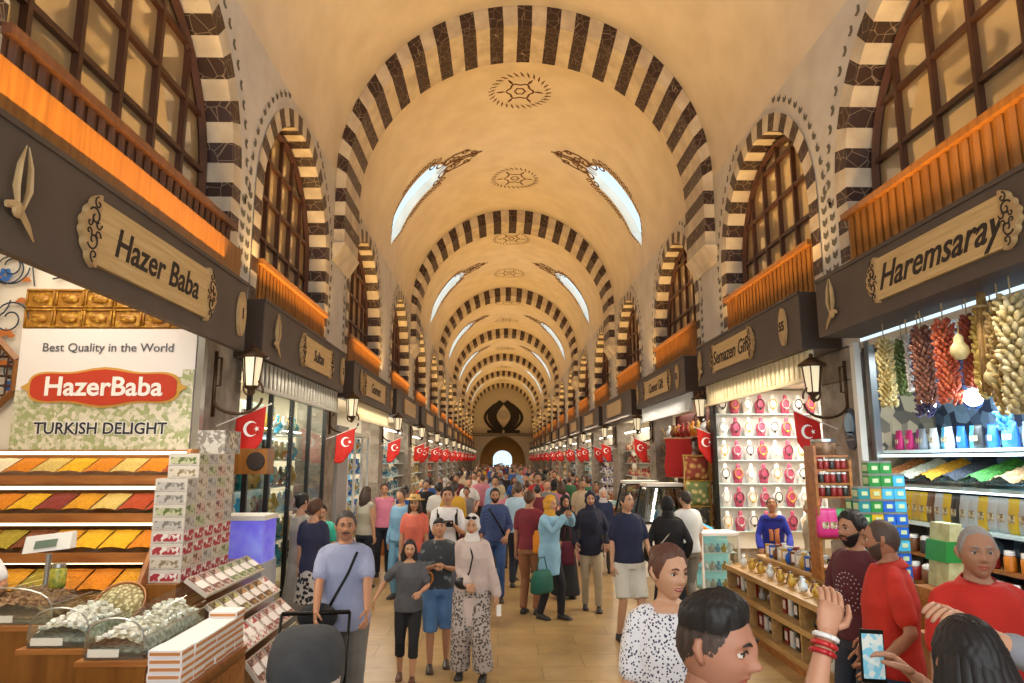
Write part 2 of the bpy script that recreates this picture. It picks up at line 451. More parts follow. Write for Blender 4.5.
# painted medallions and scrollwork on the vault
def vp(x, y, off=0.006):    # point on the vault above x
    r = R-off; return (x, y, ZS+sqrt(max(r*r-(x-C)**2, 0)))
def vphi(phi, y, off=0.008): return (C+(R-off)*cos(phi), y, ZS+(R-off)*sin(phi))
def paint(mb, pts, wd):
    wd *= 1.45     # flat painted stroke following the vault, pts = (phi, y)
    rs = []
    for i, (p, y) in enumerate(pts):
        a = pts[max(i-1, 0)]; b = pts[min(i+1, len(pts)-1)]
        dx, dy = (b[0]-a[0])*R, b[1]-a[1]; L = math.hypot(dx, dy) or 1; nx, ny = -dy/L*wd/2, dx/L*wd/2
        k = 1.0 if 0 < i < len(pts)-1 else 0.4
        rs.append([vphi(p+nx*k/R, y+ny*k), vphi(p-nx*k/R, y-ny*k)])
    mb.rings(rs, cap=False, closed=False)
def medallion(y, n, s=1.0):
    mb = MB()
    for k in range(30):
        a = 2*pi*k/30; r1 = 1.0
        c0 = (pi/2+0.66*s*r1*cos(a)/R, y+0.72*s*r1*sin(a)); c1 = (pi/2+0.78*s*cos(a+0.12)/R, y+0.85*s*sin(a+0.12))
        paint(mb, [c0, c1], 0.05)
        c2 = (pi/2+0.70*s*cos(a+0.1)/R, y+0.76*s*sin(a+0.1)); c3 = (pi/2+0.62*s*cos(a-0.05)/R, y+0.66*s*sin(a-0.05))
        paint(mb, [c2, c3], 0.03)
    for rr, w in ((0.3, 0.035), (0.12, 0.03)):
        paint(mb, [(pi/2+rr*s*(1+0.12*cos(6*a))*cos(a)/R, y+rr*s*1.1*(1+0.12*cos(6*a))*sin(a)) for a in [2*pi*k/36 for k in range(37)]], w)
    for k in range(6):
        a = pi*k/3; paint(mb, [(pi/2+r*cos(a)/R, y+r*1.05*sin(a)) for r in (0.36*s, 0.46*s, 0.58*s)], 0.05)
    struct(mb.build('trim_medallion_%d' % n, M_scroll))
k = 0
for i in range(1, 7):
    for d in (3.3, 8.7):
        k += 1; medallion(RIBS[i]+d, k)
def flourish(yc, side, n):
    mb = MB()
    F = lambda d: radians(d) if side > 0 else pi-radians(d)
    def S(pts, w): paint(mb, [(F(a), yc+y) for a, y in pts], w)
    # edge border of small leaves along the slot
    for sg in (-1, 1):
        a = 13.0
        while a < 53:
            w = slot(radians(a))+0.08
            S([(a, sg*w), (a+1.0, sg*(w+0.07)), (a+2.2, sg*(w+0.05))], 0.05)
            if a > 27:
                S([(a, sg*(w+0.1)), (a+1.2, sg*(w+0.24)), (a+2.6, sg*(w+0.2)), (a+2.2, sg*(w+0.1)), (a+1.2, sg*(w+0.12))], 0.035)
            a += 2.3 if a < 27 else 2.8
        # acanthus curls around the top
        for (a0, y0, r, t) in ((49, 0.55, 0.16, 1), (53, 0.35, 0.2, -1), (57, 0.22, 0.22, 1), (61.5, 0.14, 0.18, -1), (66, 0.3, 0.12, 1), (70, 0.12, 0.1, -1)):
            S([(a0+math.degrees(r*(1-q/14*0.7)*cos(t*q*0.5)/R), sg*(y0+r*(1-q/14*0.7)*sin(t*q*0.5))) for q in range(15)], 0.045)
        S([(50, sg*0.05), (58, sg*0.1), (66, sg*0.06), (74, sg*0.02)], 0.05)
        S([(55, sg*0.3), (60, sg*0.42), (66, sg*0.38), (69, sg*0.22)], 0.05)
    struct(mb.build('trim_scrollwork_%d' % n, M_scroll))
for i, yc in enumerate(SKY[:5]):
    flourish(yc, 1, 2*i+1); flourish(yc, -1, 2*i+2)

# end wall with dark wreath emblem and arched passage
YE = 84.0
mb = MB()
n = 24; aw, az = 2.75, 1.6
mb.box(XL-4, C-aw, YE, YE+0.5, 0, 11.3); mb.box(C+aw, XR+4, YE, YE+0.5, 0, 11.3)
a = [(C-aw*cos(pi*k/n), YE, az+aw*1.2*sin(pi*k/n)) for k in range(n+1)]; b = [(C-aw*cos(pi*k/n), YE, 11.3) for k in range(n+1)]
mb.rings([a, b], cap=False, closed=False)
struct(mb.build('wall_end', mat('end_wall_plaster', 'd6cbb8', 0.8)))
mb = MB(); a = [(C-aw*cos(pi*k/n), YE, az+aw*1.2*sin(pi*k/n)) for k in range(n+1)]
a = [(C-aw, YE, 0)]+a+[(C+aw, YE, 0)]; mb.rings([a, [(p[0], YE+2.5, p[2]) for p in a]], cap=False, closed=False)
iw = 1.15; b = [(C-iw, YE+2.5, 0)]+[(C-iw*cos(pi*k/n), YE+2.5, 2.2+iw*0.9*sin(pi*k/n)) for k in range(n+1)]+[(C+iw, YE+2.5, 0)]
mb.rings([[(p[0], YE+2.5, p[2]) for p in a], b], cap=False, closed=False)
struct(mb.build('wall_end_passage', mat('passage_ochre', 'bd9760', 0.8)))
mb = MB(); e = MB()
for z in (4.9, 5.15): mb.box(XL, XR, YE-0.12, YE-0.01, z, z+0.1)
for k in range(30): x = XL+7.2*(k+0.5)/30; mb.box(x-0.04, x+0.04, YE-0.1, YE-0.01, 4.95, 5.2)
struct(mb.build('trim_end_cornice', mat('end_cornice_grey', '9c948a', 0.8)))
root = thing('wall_emblem', 'dark rounded wreath emblem on the pale end wall above the passage arch', 'emblem', (0.6, YE, 7.25))
for sg in (-1, 1):
    m = MB()
    m.tube([(sg*(0.15+0.9*sin(t)*1.0), -0.06, -1.55+3.1*(t/pi)) for t in [pi*k/16 for k in range(17)]], [0.3+0.12*sin(pi*k/16) for k in range(17)], 8, flat=0.2, up=(1, 0, 0))
    m.tube([(sg*(0.75+0.95*sin(t)), -0.06, -1.6+2.9*(t/pi)) for t in [pi*k/16 for k in range(17)]], 0.13, 8, flat=0.5, up=(1, 0, 0))
    m.box(min(sg*0.1, sg*1.5), max(sg*0.1, sg*1.5), -0.08, -0.01, -1.85, -1.5)
    m.build('branch', mat('emblem_dark', '2a2322', 0.7), root)
m = MB(); m.lathe([(0.01, -0.3), (0.45, -0.1), (0.5, 0.3), (0.3, 0.6), (0.01, 0.65)], (0, -0.06, 0), 12, sc=(1, 0.1)); m.build('shield', mat('emblem_grey', 'b9b0a4', 0.7), root); root.scale = (1.3, 1, 1.1)
# ------------------------------------------------------------------ camera, world, lights
cam = bpy.data.cameras.new('camera'); cam.sensor_width = 36; cam.lens = 36*700/1024; cam.clip_end = 300
co = bpy.data.objects.new('camera', cam); COL.objects.link(co); co.location = (0, 0, 2.1); co.rotation_euler = (radians(99.6), 0, radians(-1.1)); SC.camera = co
w = bpy.data.worlds.new('sky'); SC.world = w; w.use_nodes = True
bg = w.node_tree.nodes['Background']; bg.inputs[0].default_value = (0.62, 0.84, 1.0, 1); bg.inputs[1].default_value = 1.25
SC.view_settings.view_transform = 'Standard'; SC.view_settings.look = 'None'; SC.view_settings.gamma = 1; SC.view_settings.use_curve_mapping = False; SC.view_settings.exposure = 0.25
SC.cycles.max_bounces = 6; SC.cycles.diffuse_bounces = 3; SC.cycles.glossy_bounces = 3; SC.cycles.transmission_bounces = 4; SC.cycles.transparent_max_bounces = 12
SC.cycles.use_adaptive_sampling = True; SC.cycles.adaptive_threshold = 0.02
SC.cycles.sample_clamp_indirect = 4; SC.cycles.caustics_reflective = False; SC.cycles.caustics_refractive = False
WARM = (1.0, 0.60, 0.2); SHOPW = (1.0, 0.90, 0.74); DAY = (0.60, 0.80, 1.0)
for i in range(7):
    for h in range(2):
        y = RIBS[i]+RT+0.3+2.3+h*5.6
        if i == 0: y = [5.3, 10.3][h]
        for s in (-1, 1):
            x = -2.86 if s < 0 else 3.72
            area('lamp_cove', (x, y, 4.22), (0, radians(180+s*(-12)), 0), 0.2, 4.0, 64, WARM, radians(125))
for i, yc in enumerate(SKY[:6]):
    for s in (-1, 1):
        a = radians(33); x = C+s*(R+0.32)*cos(a); z = ZS+(R+0.32)*sin(a)
        area('lamp_skylight', (x, yc, z), (0, s*(pi/2-a), 0), 2.6, 1.3, 17, DAY)
area('lamp_added_rear_fill', (0.5, Y0-0.4, 4.0), (radians(90), 0, 0), 6.0, 6.2, 310, (1.0, 0.96, 0.92))  # unseen fill light added behind the camera to brighten the people
SHOPS = []
for i in range(len(PIERS)-1): SHOPS.append((PIERS[i][1], PIERS[i+1][0]))
for i, (a, b) in enumerate(SHOPS):
    if b-a < 1.5: continue
    for s in (-1, 1):
        x = (XL-1.0) if s < 0 else (XR+1.0)
        col = SHOPW
        p = 110 if i < 4 else 90
        if i == 1 and s < 0: p = 190
        if i == 0 and s < 0: p = 80
        if s > 0 and i == 0: col = (0.86, 0.95, 1.0)
        area('lamp_shop', (x, (a+b)/2, 4.56 if (s < 0 and i == 0) else 3.28), (0, 0, 0), 1.6, (b-a)*0.8, p, col)
# thin strip lights added under the sign fronts to brighten the aisle
for i, (a, b) in enumerate(SHOPS[:9]):
    for s in (-1, 1):
        area('lamp_front', ((-2.71 if s < 0 else 3.56), (a+b)/2, 3.24 if s < 0 else 3.38), (0, s*radians(38), 0), 0.035, (b-a)*0.8, 48, SHOPW)

# ------------------------------------------------------------------ shop shells
XBL, XBR = XL-2.6, XR+2.6
M_shopwall = mat('shop_wall_cream', 'e6dccb', 0.7)
for s, nm in ((-1, 'left'), (1, 'right')):
    x0, x1 = (XBL, XL) if s < 0 else (XR, XBR)
    xb = XBL if s < 0 else XBR
    struct(MB().box(xb-0.05, xb+0.05, Y0, Y1, 0, 3.4).build('wall_shops_'+nm, M_shopwall))
    struct(MB().box(x0, x1, 7.38 if s < 0 else Y0, Y1, 3.35, 3.42).build('ceiling_shops_'+nm, M_shopwall))
    for k, (a, b) in enumerate(PIERS):
        m = (a+b)/2
        if s < 0 and k == 1: m = 7.34
        struct(MB().box(x0 + (0 if s < 0 else 0.3), x1 - (0.3 if s < 0 and k != 1 else 0.005), m-0.04, m+0.04, 0, 3.36).build('wall_partition_%s_%d' % (nm, k+1), M_shopwall))
    if s < 0:
        struct(MB().box(x0, x1, Y0, 7.38, 4.62, 4.7).build('ceiling_sweet_shop', M_shopwall)); struct(MB().box(xb-0.05, xb+0.05, Y0, 7.38, 3.4, 4.62).build('wall_sweet_shop_back', M_shopwall)); struct(MB().box(x0, x1-0.004, 7.3, 7.38, 3.36, 4.62).build('wall_sweet_shop_end', M_shopwall))
    # ceiling spot bars seen from the aisle
# ------------------------------------------------------------------ shop signs
def scroll(mb, cx, cz, r, t0, turns, sg, x, wd=0.012, n=22, mirror=1):
    pts = []
    for i in range(n+1):
        u = i/n; a = t0+sg*turns*2*pi*u; rr = r*(1-0.8*u)
        pts.append((x, cx+mirror*rr*cos(a), cz+rr*sin(a)))
    mb.tube(pts, wd, 4)
def make_sign(side, ya, yb, zb, zt, txt, plate, num=None, emblem=None, size=0.3, label='', soffit=None, shear=0.25, detail=True):
    """side -1 left / +1 right ; board from ya to yb along the hall"""
    XF = -2.75 if side < 0 else 3.6; s = -side     # s: direction to the hall
    XW = XL+0.02 if side < 0 else XR-0.02
    yc = (ya+yb)/2
    root = thing('shop_sign', label, 'sign', (XF, yc, zb))
    H = zt-zb; L = yb-ya; dx = (XW-XF)
    if side < 0 and ya < 2: dx = -0.07
    m = MB(); m.box(min(0, dx), max(0, dx), -L/2, L/2, 0, H)
    m.box(min(s*0.012, -s*0.02), max(s*0.012, -s*0.02), -L/2, L/2, H-0.03, H+0.01)
    m.mi = 1; m.box(min(0, dx)+0.01, max(0, dx)-0.01, -L/2-0.012, -L/2, 0.01, H-0.01)
    m.build('board', [M_board, M_boarddark], root)
    x = s*0.02
    # name plate, wooden, with carved ends
    pa, pb = plate[0]-yc, plate[1]-yc; hz = H*0.5; ph = H*0.6
    m = MB(); m.box(min(0, s*0.035), max(0, s*0.035), pa, pb, hz-ph/2, hz+ph/2)
    pl = m.build('name_plate', M_plate, root)
    if txt and detail:
        rot = (pi/2, 0, -side*pi/2)
        text(txt, size, M_ink, pl, (s*0.037, (pa+pb)/2, hz-0.01), rot, 'lettering', 0.003, shear, 0.004)
    for e, (y, d) in enumerate(((pa, -1), (pb, 1))):
        # scalloped end cap
        ol = []
        W = ph*0.42
        for k in range(41):
            t = -1+2*k/40
            prof = W*(1-abs(t)**1.7)*0.82+0.022*abs(sin(t*pi*3.0))+0.015
            ol.append((y+d*prof, hz+t*ph*0.56))
        ol = ol+[(y-d*0.01, hz+ph*0.56), (y-d*0.01, hz-ph*0.56)]
        m = MB(); m.prism([(p[0], p[1]) for p in ol], 'x', s*0.005, s*0.045)
        cap = m.build('carved_end', M_plateedge, root)
        if detail:
            q = MB(); xx = s*0.048
            for sg in (-1, 1):
                scroll(q, y+d*W*0.35, hz+sg*ph*0.18, ph*0.15, sg*0.5, 1.1, sg, xx, 0.007, mirror=d)
                scroll(q, y+d*W*0.22, hz+sg*ph*0.40, ph*0.10, sg*1.5, 1.0, -sg, xx, 0.006, mirror=d)
                scroll(q, y+d*W*0.62, hz+sg*ph*0.07, ph*0.07, sg*2.5, 0.9, sg, xx, 0.006, mirror=d)
                scroll(q, y+d*W*0.10, hz+sg*ph*0.09, ph*0.09, sg*3.0, 0.8, sg, xx, 0.006, mirror=d)
            q.build('carving', M_ink, cap)
    if num:
        yn = num[1]-yc
        ol = [(yn+0.10*sin(a)*(1-0.25*abs(cos(a))**3), hz+0.24*cos(a)) for a in [2*pi*k/28 for k in range(28)]]
        m = MB(); m.prism(ol, 'x', s*0.005, s*0.04); np_ = m.build('number_plate', M_plateedge, root)
        if detail: text(num[0], 0.16, M_ink, np_, (s*0.043, yn, hz), (pi/2, 0, -side*pi/2), 'lettering', 0.003, 0, 0.004)
    if emblem is not None:
        ye = emblem-yc
        m = MB(); xx = s*0.03
        for sg in (-1, 1):
            m.tube([(xx, ye+sg*0.02, hz-0.12), (xx, ye+sg*0.055, hz+0.0), (xx, ye+sg*0.045, hz+0.14), (xx, ye+sg*0.01, hz+0.26)], [0.012, 0.025, 0.02, 0.004], 6, flat=0.5)
        m.tube([(xx, ye-0.12, hz-0.13), (xx, ye-0.03, hz-0.10), (xx, ye+0.08, hz-0.2), (xx, ye+0.14, hz-0.27)], [0.02, 0.03, 0.022, 0.006], 6, flat=0.5)
        m.ball((xx, ye-0.02, hz-0.13), (0.02, 0.05, 0.05), 8, 6)
        m.build('emblem', M_plateedge, root)
    if side < 0 and ya < 2:
        for yy in (-2.9, -1, 1, 2.9): m = MB(); m.box(-0.33, -0.07, yy-0.02, yy+0.02, H-0.1, H-0.06); m.build('arm', M_black, root)
    if soffit:
        m = MB(); n = int(L/0.16)
        XS = dx*0.25
        m.box(min(XS, XS-s*0.04), max(XS, XS-s*0.04), -L/2+0.05, L/2-0.05, -0.34, 0.0)
        for k in range(n):
            y = -L/2+0.1+(L-0.2)*k/n
            m.tube([(XS+s*0.01, y, -0.32), (XS+s*0.01, y, -0.01)], [(0.015, 0.05)]*2, 6, up=(1, 0, 0))
        m.box(min(XS, XS+s*0.05), max(XS, XS+s*0.05), -L/2+0.05, L/2-0.05, -0.37, -0.32)
        m.build('valance', soffit, root)
    return root
M_val = mat('ribbed_cream_valance', 'd9c9a0', 0.4)
M_valw = mat('white_valance', 'd8dcdc', 0.4)
make_sign(-1, 1.4, 7.52, 3.25, 4.0, 'Hazer Baba', (4.6, 6.42), ('1', 7.32), 3.85, 0.30, 'long brown-grey shop sign with pale plate lettered Hazer Baba above the spice shelves', shear=0.2)
make_sign(1, 1.5, 7.68, 3.45, 4.1, 'Haremsaray', (4.68, 6.36), None, 7.3, 0.33, 'long brown-grey shop sign with pale plate lettered Haremsaray above the dried pepper strings', shear=0.45)
make_sign(-1, 8.1, 12.4, 3.27, 3.97, 'Sultan', (9.75, 11.3), ('3', 12.2), 8.55, 0.24, 'brown-grey shop sign with small dark word on its plate above the dark-framed glass shopfront', soffit=mat('steel_shutter', '9a958a', 0.4, metal=0.5))
make_sign(1, 8.15, 12.5, 3.4, 4.1, 'Semazen Gift', (9.8, 11.45), ('55', 8.6), 12.25, 0.31, 'brown-grey shop sign with plate numbered 55 above the necklace bust shop', soffit=M_val)
make_sign(-1, 13.3, 18.2, 3.27, 3.97, 'Gourmet', (14.3, 16.8), ('5', 17.9), 13.9, 0.3, 'brown-grey shop sign over the ribbed cream valance and doorway with pale blue goods', soffit=M_val)
make_sign(1, 13.4, 18.2, 3.4, 4.1, 'Cennet Gift', (14.6, 17.0), ('53', 13.9), 17.9, 0.3, 'brown-grey shop sign above the shop of red rugs and cushions', soffit=M_valw)
prev = None
for k in range(3, len(PIERS)-1):
    a, b = PIERS[k][1]-0.05, PIERS[k+1][0]+0.1
    for side in (-1, 1):
        make_sign(side, a, b, 3.3, 4.0, None, (a+(b-a)*0.28, a+(b-a)*0.75), None, None, 0.3,
          'far brown-grey shop sign, %s beyond the %s, on the %s side' % (['first', 'second', 'third', 'fourth', 'fifth', 'sixth', 'seventh', 'eighth', 'ninth', 'tenth', 'eleventh'][k-3], 'ribbed cream valance' if side < 0 else 'red rugs', 'spices' if side < 0 else 'necklaces'), detail=False)

# ------------------------------------------------------------------ wall lanterns on scroll brackets
def make_lantern(side):
    d = 1 if side < 0 else -1
    root = thing('wall_lantern', 'x', 'lantern')
    # origin on the pier face at bracket height, lantern hangs out over the aisle (d)
    m = MB()
    m.tube([(0.03*d, 0, -0.45), (0.03*d, 0, 0.25)], 0.022, 6)
    m.tube([(0.03*d, 0, 0.18), (0.09*d, 0, 0.18), (0.09*d, 0, -0.12), (0.03*d, 0, -0.12)], 0.014, 6)
    pts = [(0.03*d+0.34*d*(1-cos(t))*0.5*1.5, 0, -0.25-0.17*sin(t)) for t in [pi*k/12 for k in range(13)]]
    m.tube(pts, 0.016, 6)
    sp = [(0.42*d+0.13*(1-u*0.8)*cos(-0.3+u*7)*d, 0, -0.16+0.13*(1-u*0.8)*sin(-0.3+u*7)) for u in [k/24 for k in range(25)]]
    m.tube(sp, 0.013, 6)
    m.build('bracket', M_bronze, root, True)
    l = MB(); cx = 0.42*d
    l.lathe([(0.01, 0.28), (0.03, 0.26), (0.02, 0.24), (0.05, 0.22), (0.16, 0.15), (0.17, 0.13), (0.12, 0.12)], (cx, 0, 0.06), 8)
    l.lathe([(0.01, -0.3), (0.03, -0.27), (0.02, -0.24), (0.07, -0.2), (0.08, -0.18)], (cx, 0, 0.06), 8)
    for k in range(6):
        a = pi*k/3; l.tube([(cx+0.115*cos(a), 0.115*sin(a), 0.18), (cx+0.075*cos(a), 0.075*sin(a), -0.13)], 0.008, 4)
    l.build('lantern_cage', M_bronze, root, True)
    g = MB(); g.lathe([(0.07, -0.13), (0.105, 0.18)], (cx, 0, 0), 6); g.build('lantern_glass', M_lampglass, root)
    return root
def make_flag(side):
    d = 1 if side < 0 else -1
    root = thing('flag', 'x', 'flag')
    m = MB(); m.tube([(-0.16*d, 0, -0.08), (0.72*d, -0.12, 0.26)], 0.011, 6); m.ball((0.73*d, -0.12, 0.265), 0.02, 6, 4); m.build('flag_pole', M_white, root)
    # cloth hangs from the sloping pole, wavy, pointed low corner
    n = 10; h = 14; vs = []; fs = []
    for j in range(h+1):
        for i in range(n+1):
            u = i/n; t = j/h
            x = (0.16+0.5*u)*d; zt = 0.06+0.19*u
            ln = 0.82-0.30*abs(u-0.45)*1.6*(0.4+0.6*(u > 0.45)) if True else 0.6
            z = zt-ln*t; y = -0.02-0.1*u+0.035*sin(u*7+t*2)*t
            vs.append((x-0.04*d*t, y, z))
    for j in range(h):
        for i in range(n): fs.append((j*(n+1)+i, j*(n+1)+i+1, (j+1)*(n+1)+i+1, (j+1)*(n+1)+i))
    f = MB(); f.add(vs, fs); cl = f.build('flag_cloth', M_red, root, True)
    sol = cl.modifiers.new('thick', 'SOLIDIFY'); sol.thickness = 0.004; sol.offset = 0
    # crescent and star facing along the hall, slightly turned
    c = MB()
    for face in (-1, 1):
        yy = -0.075+face*0.022; cx, cz = 0.42*d, -0.13
        N = 20; a0 = 0.75; ro, ri = 0.125, 0.1
        out = [(cx+ro*cos(a0+(2*pi-2*a0)*k/N), cz+ro*sin(a0+(2*pi-2*a0)*k/N)) for k in range(N+1)]
        inn = [(cx+0.03+ri*cos(a0*1.15+(2*pi-2.3*a0)*k/N), cz+ri*sin(a0*1.15+(2*pi-2.3*a0)*k/N)) for k in range(N+1)]
        yf = lambda x: yy-0.1*((abs(x)-0.16)/0.5-0.5)
        c.rings([[(p[0], yf(p[0]), p[1]) for p in out], [(p[0], yf(p[0]), p[1]) for p in inn]], cap=False, closed=False)
        st = [(cx+0.105+(0.05 if k % 2 == 0 else 0.02)*cos(pi+pi*k/5), cz+(0.05 if k % 2 == 0 else 0.02)*sin(pi+pi*k/5)) for k in range(10)]
        c.add([(p[0], yf(p[0]), p[1]) for p in st]+[(cx+0.105, yf(cx+0.105), cz)], [(k, (k+1) % 10, 10) for k in range(10)])
    c.build('crescent_and_star', M_white2, root)
    return root
ORD = ['first', 'second', 'third', 'fourth', 'fifth', 'sixth', 'seventh', 'eighth', 'ninth', 'tenth', 'eleventh', 'twelfth', 'thirteenth', 'fourteenth', 'fifteenth', 'sixteenth']
for side in (-1, 1):
    L0 = make_lantern(side); F0 = make_flag(side); FM = None; X = XL+0.02 if side < 0 else XR-0.02
    sd = 'sweets' if side < 0 else 'necklace'
    for k in range(1, len(PIERS)):
        a, b = PIERS[k]; y = a+0.25 if k > 1 else (7.5 if side < 0 else 8.1)
        lab = 'bronze scroll-bracket lantern on its pier, %s along the %s shops side' % (ORD[k-1], sd)
        o = L0 if k == 1 else dup(L0, (0, 0, 0))
        o.location = (X+0.02, y, 3.0); o['label'] = lab
        flab = 'red white-crescent flag on a slanting pole, %s along the %s shops side' % (ORD[k-1], sd)
        o = F0 if k == 1 else dup(F0, (0, 0, 0))
        o.scale = (0.68,)*3; o.location = ((-2.97 if side < 0 else 3.97), y-0.15 if k > 1 else (7.75 if side < 0 else 8.4), 2.5 if k > 1 else 2.52); o['label'] = flab
        o['group'] = 'flags along the %s shops' % sd
        if k > 3:
            if FM is None:
                FM = dup(F0, (0, 0, -50)); hg = MB(); hg.tube([(-side*0.12, 0, -0.02), (-side*0.12, 0, 1.27)], 0.01, 5); hg.build('hanger_rod', M_bronze, FM)
            q = dup(FM, (X, y+2.6, 2.45), None, 'small red flag hanging mid shopfront behind the %s pier on the %s side' % (ORD[k-1], sd), 'flags along the %s shops' % sd, scale=0.68)
    for c_ in list(FM.children): bpy.data.objects.remove(c_)
    bpy.data.objects.remove(FM)
# ------------------------------------------------------------------ left sweet and spice shop
YP = 7.30
M_gold = mat('gold_relief', 'd8a83a', 0.35, metal=0.1, col2='a8721c', kind='voronoi', scale=16, contrast=(0.1, 0.5), bump=0.6, bscale=40)
M_mosaic = mat('sweet_photo_print', 'a3aa78', 0.5, col2='ddd5c2', kind='cells', scale=26, contrast=(0.25, 0.75))
M_logored = mat('logo_red', 'c1391b', 0.45); M_goldline = mat('gold_line', 'd8a850', 0.35, metal=0.3)
M_grey = mat('print_grey', '58585e', 0.6); M_posterw = mat('poster_white', 'efe9e6', 0.5)
p = thing('wall_poster', 'white and green poster with a red logo and the words Turkish Delight above the spices', 'poster', (-4.03, YP-0.06, 2.2))
MB().box(-0.9, 0.9, -0.02, 0.018, 0, 1.24).build('board', M_posterw, p)
m = MB()
m.box(-0.9, 0.9, -0.024, -0.019, 0.0, 0.50); m.box(0.78, 0.9, -0.024, -0.019, 0.50, 0.82); m.box(0.66, 0.78, -0.024, -0.019, 0.5, 0.74); m.box(-0.9, -0.72, -0.024, -0.019, 0.5, 0.6)
m.build('sweet_photo', M_mosaic, p)
def cart(mb, hx, hz, cx, cz, y0, y1):
    ol = []
    for k in range(64):
        a = 2*pi*k/64; c, s = cos(a), sin(a)
        f = abs(c)
        x = hx*math.copysign(abs(c)**0.8, c); z = hz*math.copysign(abs(s)**0.55, s)*(0.78+0.22*cos(3.3*x/hx*1.0)**2)
        ol.append((cx+x, cz+z))
    mb.prism(ol, 'y', y0, y1)
m = MB(); cart(m, 0.77, 0.21, 0, 0.63, -0.036, -0.02); lg = m.build('logo', M_goldline, p)
m = MB(); cart(m, 0.74, 0.185, 0, 0.63, -0.046, -0.03); m.build('logo_field', M_logored, lg)
m = MB()
for sx_ in (-1, 1):
    m.prism([(sx_*0.68, 0.63), (sx_*0.76, 0.68), (sx_*0.84, 0.63), (sx_*0.76, 0.58)], 'y', -0.04, -0.02)
m.build('logo_tip', M_goldline, lg)
text('HazerBaba', 0.27, M_white2, lg, (0, -0.05, 0.63), (pi/2, 0, 0), 'lettering', 0.002, 0, 0.006, 1.02)
text('Best Quality in the World', 0.125, M_grey, p, (0, -0.025, 1.04), (pi/2, 0, 0), 'lettering', 0.001, 0, 0.001, 1.02)
text('TURKISH DELIGHT', 0.165, M_white2, p, (0, -0.026, 0.21), (pi/2, 0, 0), 'lettering_outline', 0.001, 0, 0.010, 0.97)
text('TURKISH DELIGHT', 0.165, mat('print_dark', '2c2a30', 0.6), p, (0, -0.03, 0.21), (pi/2, 0, 0), 'lettering', 0.001, 0, 0.003, 0.97)
p = thing('gold_relief_panel', 'gold embossed tile band of two rows above the white poster', 'panel', (-4.03, YP-0.05, 3.45))
m = MB(); m.box(-0.92, 0.92, -0.0, 0.04, 0, 0.42); m.build('backing', M_gold, p)
for r_ in range(2):
    for c_ in range(6):
        m = MB(); x = -0.765+0.306*c_; z = 0.105+0.21*r_
        for e_ in range(4): 
            o1 = 0.145-e_*0.0; 
        m.box(x-0.145, x+0.145, -0.018, 0.0, z-0.095, z-0.08); m.box(x-0.145, x+0.145, -0.018, 0.0, z+0.08, z+0.095)
        m.box(x-0.145, x-0.13, -0.018, 0.0, z-0.08, z+0.08); m.box(x+0.13, x+0.145, -0.018, 0.0, z-0.08, z+0.08)
        m.ball((x, 0, z), (0.09, 0.03, 0.05), 12, 8); m.ball((x-0.04, -0.01, z+0.02), (0.045, 0.025, 0.03), 8, 6); m.ball((x+0.045, -0.01, z-0.015), (0.045, 0.025, 0.03), 8, 6)
        m.build('tile', M_gold, p, True)
# painted scrolls on the partition
M_blue = mat('painted_blue', '2f62a8', 0.7); M_or = mat('painted_orange', 'b8692a', 0.7); M_dk = mat('painted_dark', '2c3a4a', 0.7)
for nm, M_, seed in (('trim_painted_scroll_1', M_dk, 1), ('trim_painted_scroll_2', M_or, 2), ('trim_painted_scroll_3', M_blue, 3)):
    m = MB(); y = YP-0.048
    if seed == 1:
        for cx, cz, r0, d in ((-5.15, 4.1, 0.28, 1), (-5.35, 3.75, 0.24, -1), (-5.1, 3.55, 0.2, 1), (-5.25, 3.25, 0.16, -1), (-5.15, 4.1, 0.2, -1), (-5.4, 4.4, 0.3, 1), (-5.0, 3.0, 0.12, 1)):
            m.tube([(cx+r0*(1-u*0.75)*cos(d*u*9), y, cz+r0*(1-u*0.75)*sin(d*u*9)) for u in [k/30 for k in range(31)]], 0.009, 4)
        m.tube([(-4.88, y, 3.9), (-4.92, y, 4.1), (-4.8, y, 4.25), (-4.84, y, 4.5)], 0.008, 4)
        m.tube([(-4.7+0.14*k, y, 3.98+0.025*sin(k*1.6)) for k in range(9)], 0.009, 4)
        for k in range(5): m.ball((-4.62+0.25*k, y, 4.02), (0.03, 0.004, 0.02), 6, 4)
    elif seed == 2:
        for cx, cz, s_ in ((-5.05, 4.2, 0.1), (-5.12, 3.35, 0.09), (-5.0, 3.72, 0.05), (-5.3, 3.98, 0.07), (-5.1, 3.05, 0.06), (-4.97, 3.95, 0.04)):
            for k in range(5):
                a = pi/2+(k-2)*0.6; m.ball((cx+s_*cos(a)*0.7, y, cz+s_*sin(a)*0.7), (s_*0.35*abs(cos(a))+0.014, 0.004, s_*0.4*abs(sin(a))+0.01), 8, 4)
        m.prism([(-4.45, 4.12), (-4.3, 4.2), (-4.12, 4.12), (-4.3, 4.09)], 'y', y, y+0.004)
    else:
        for cx, cz, s_ in ((-5.2, 4.02, 0.08), (-5.03, 2.85, 0.06), (-5.3, 3.5, 0.05)):
            for k in range(6):
                a = pi*k/3; m.ball((cx+s_*cos(a)*0.6, y, cz+s_*sin(a)*0.6), (s_*0.4, 0.004, s_*0.4), 8, 4)
    struct(m.build(nm, M_))
p = thing('carved_screen', 'octagonal carved wooden lattice screen fixed beside the white poster', 'screen', (-5.35, YP-0.06, 2.95))
m = MB()
oc = [(0.42*cos(pi/8+pi*k/4), 0.42*sin(pi/8+pi*k/4)) for k in range(8)]
for k in range(8): a_, b_ = oc[k], oc[(k+1) % 8]; m.tube([(a_[0], 0, a_[1]), (b_[0], 0, b_[1])], 0.04, 4)
m.build('frame', M_worange, p)
m = MB()
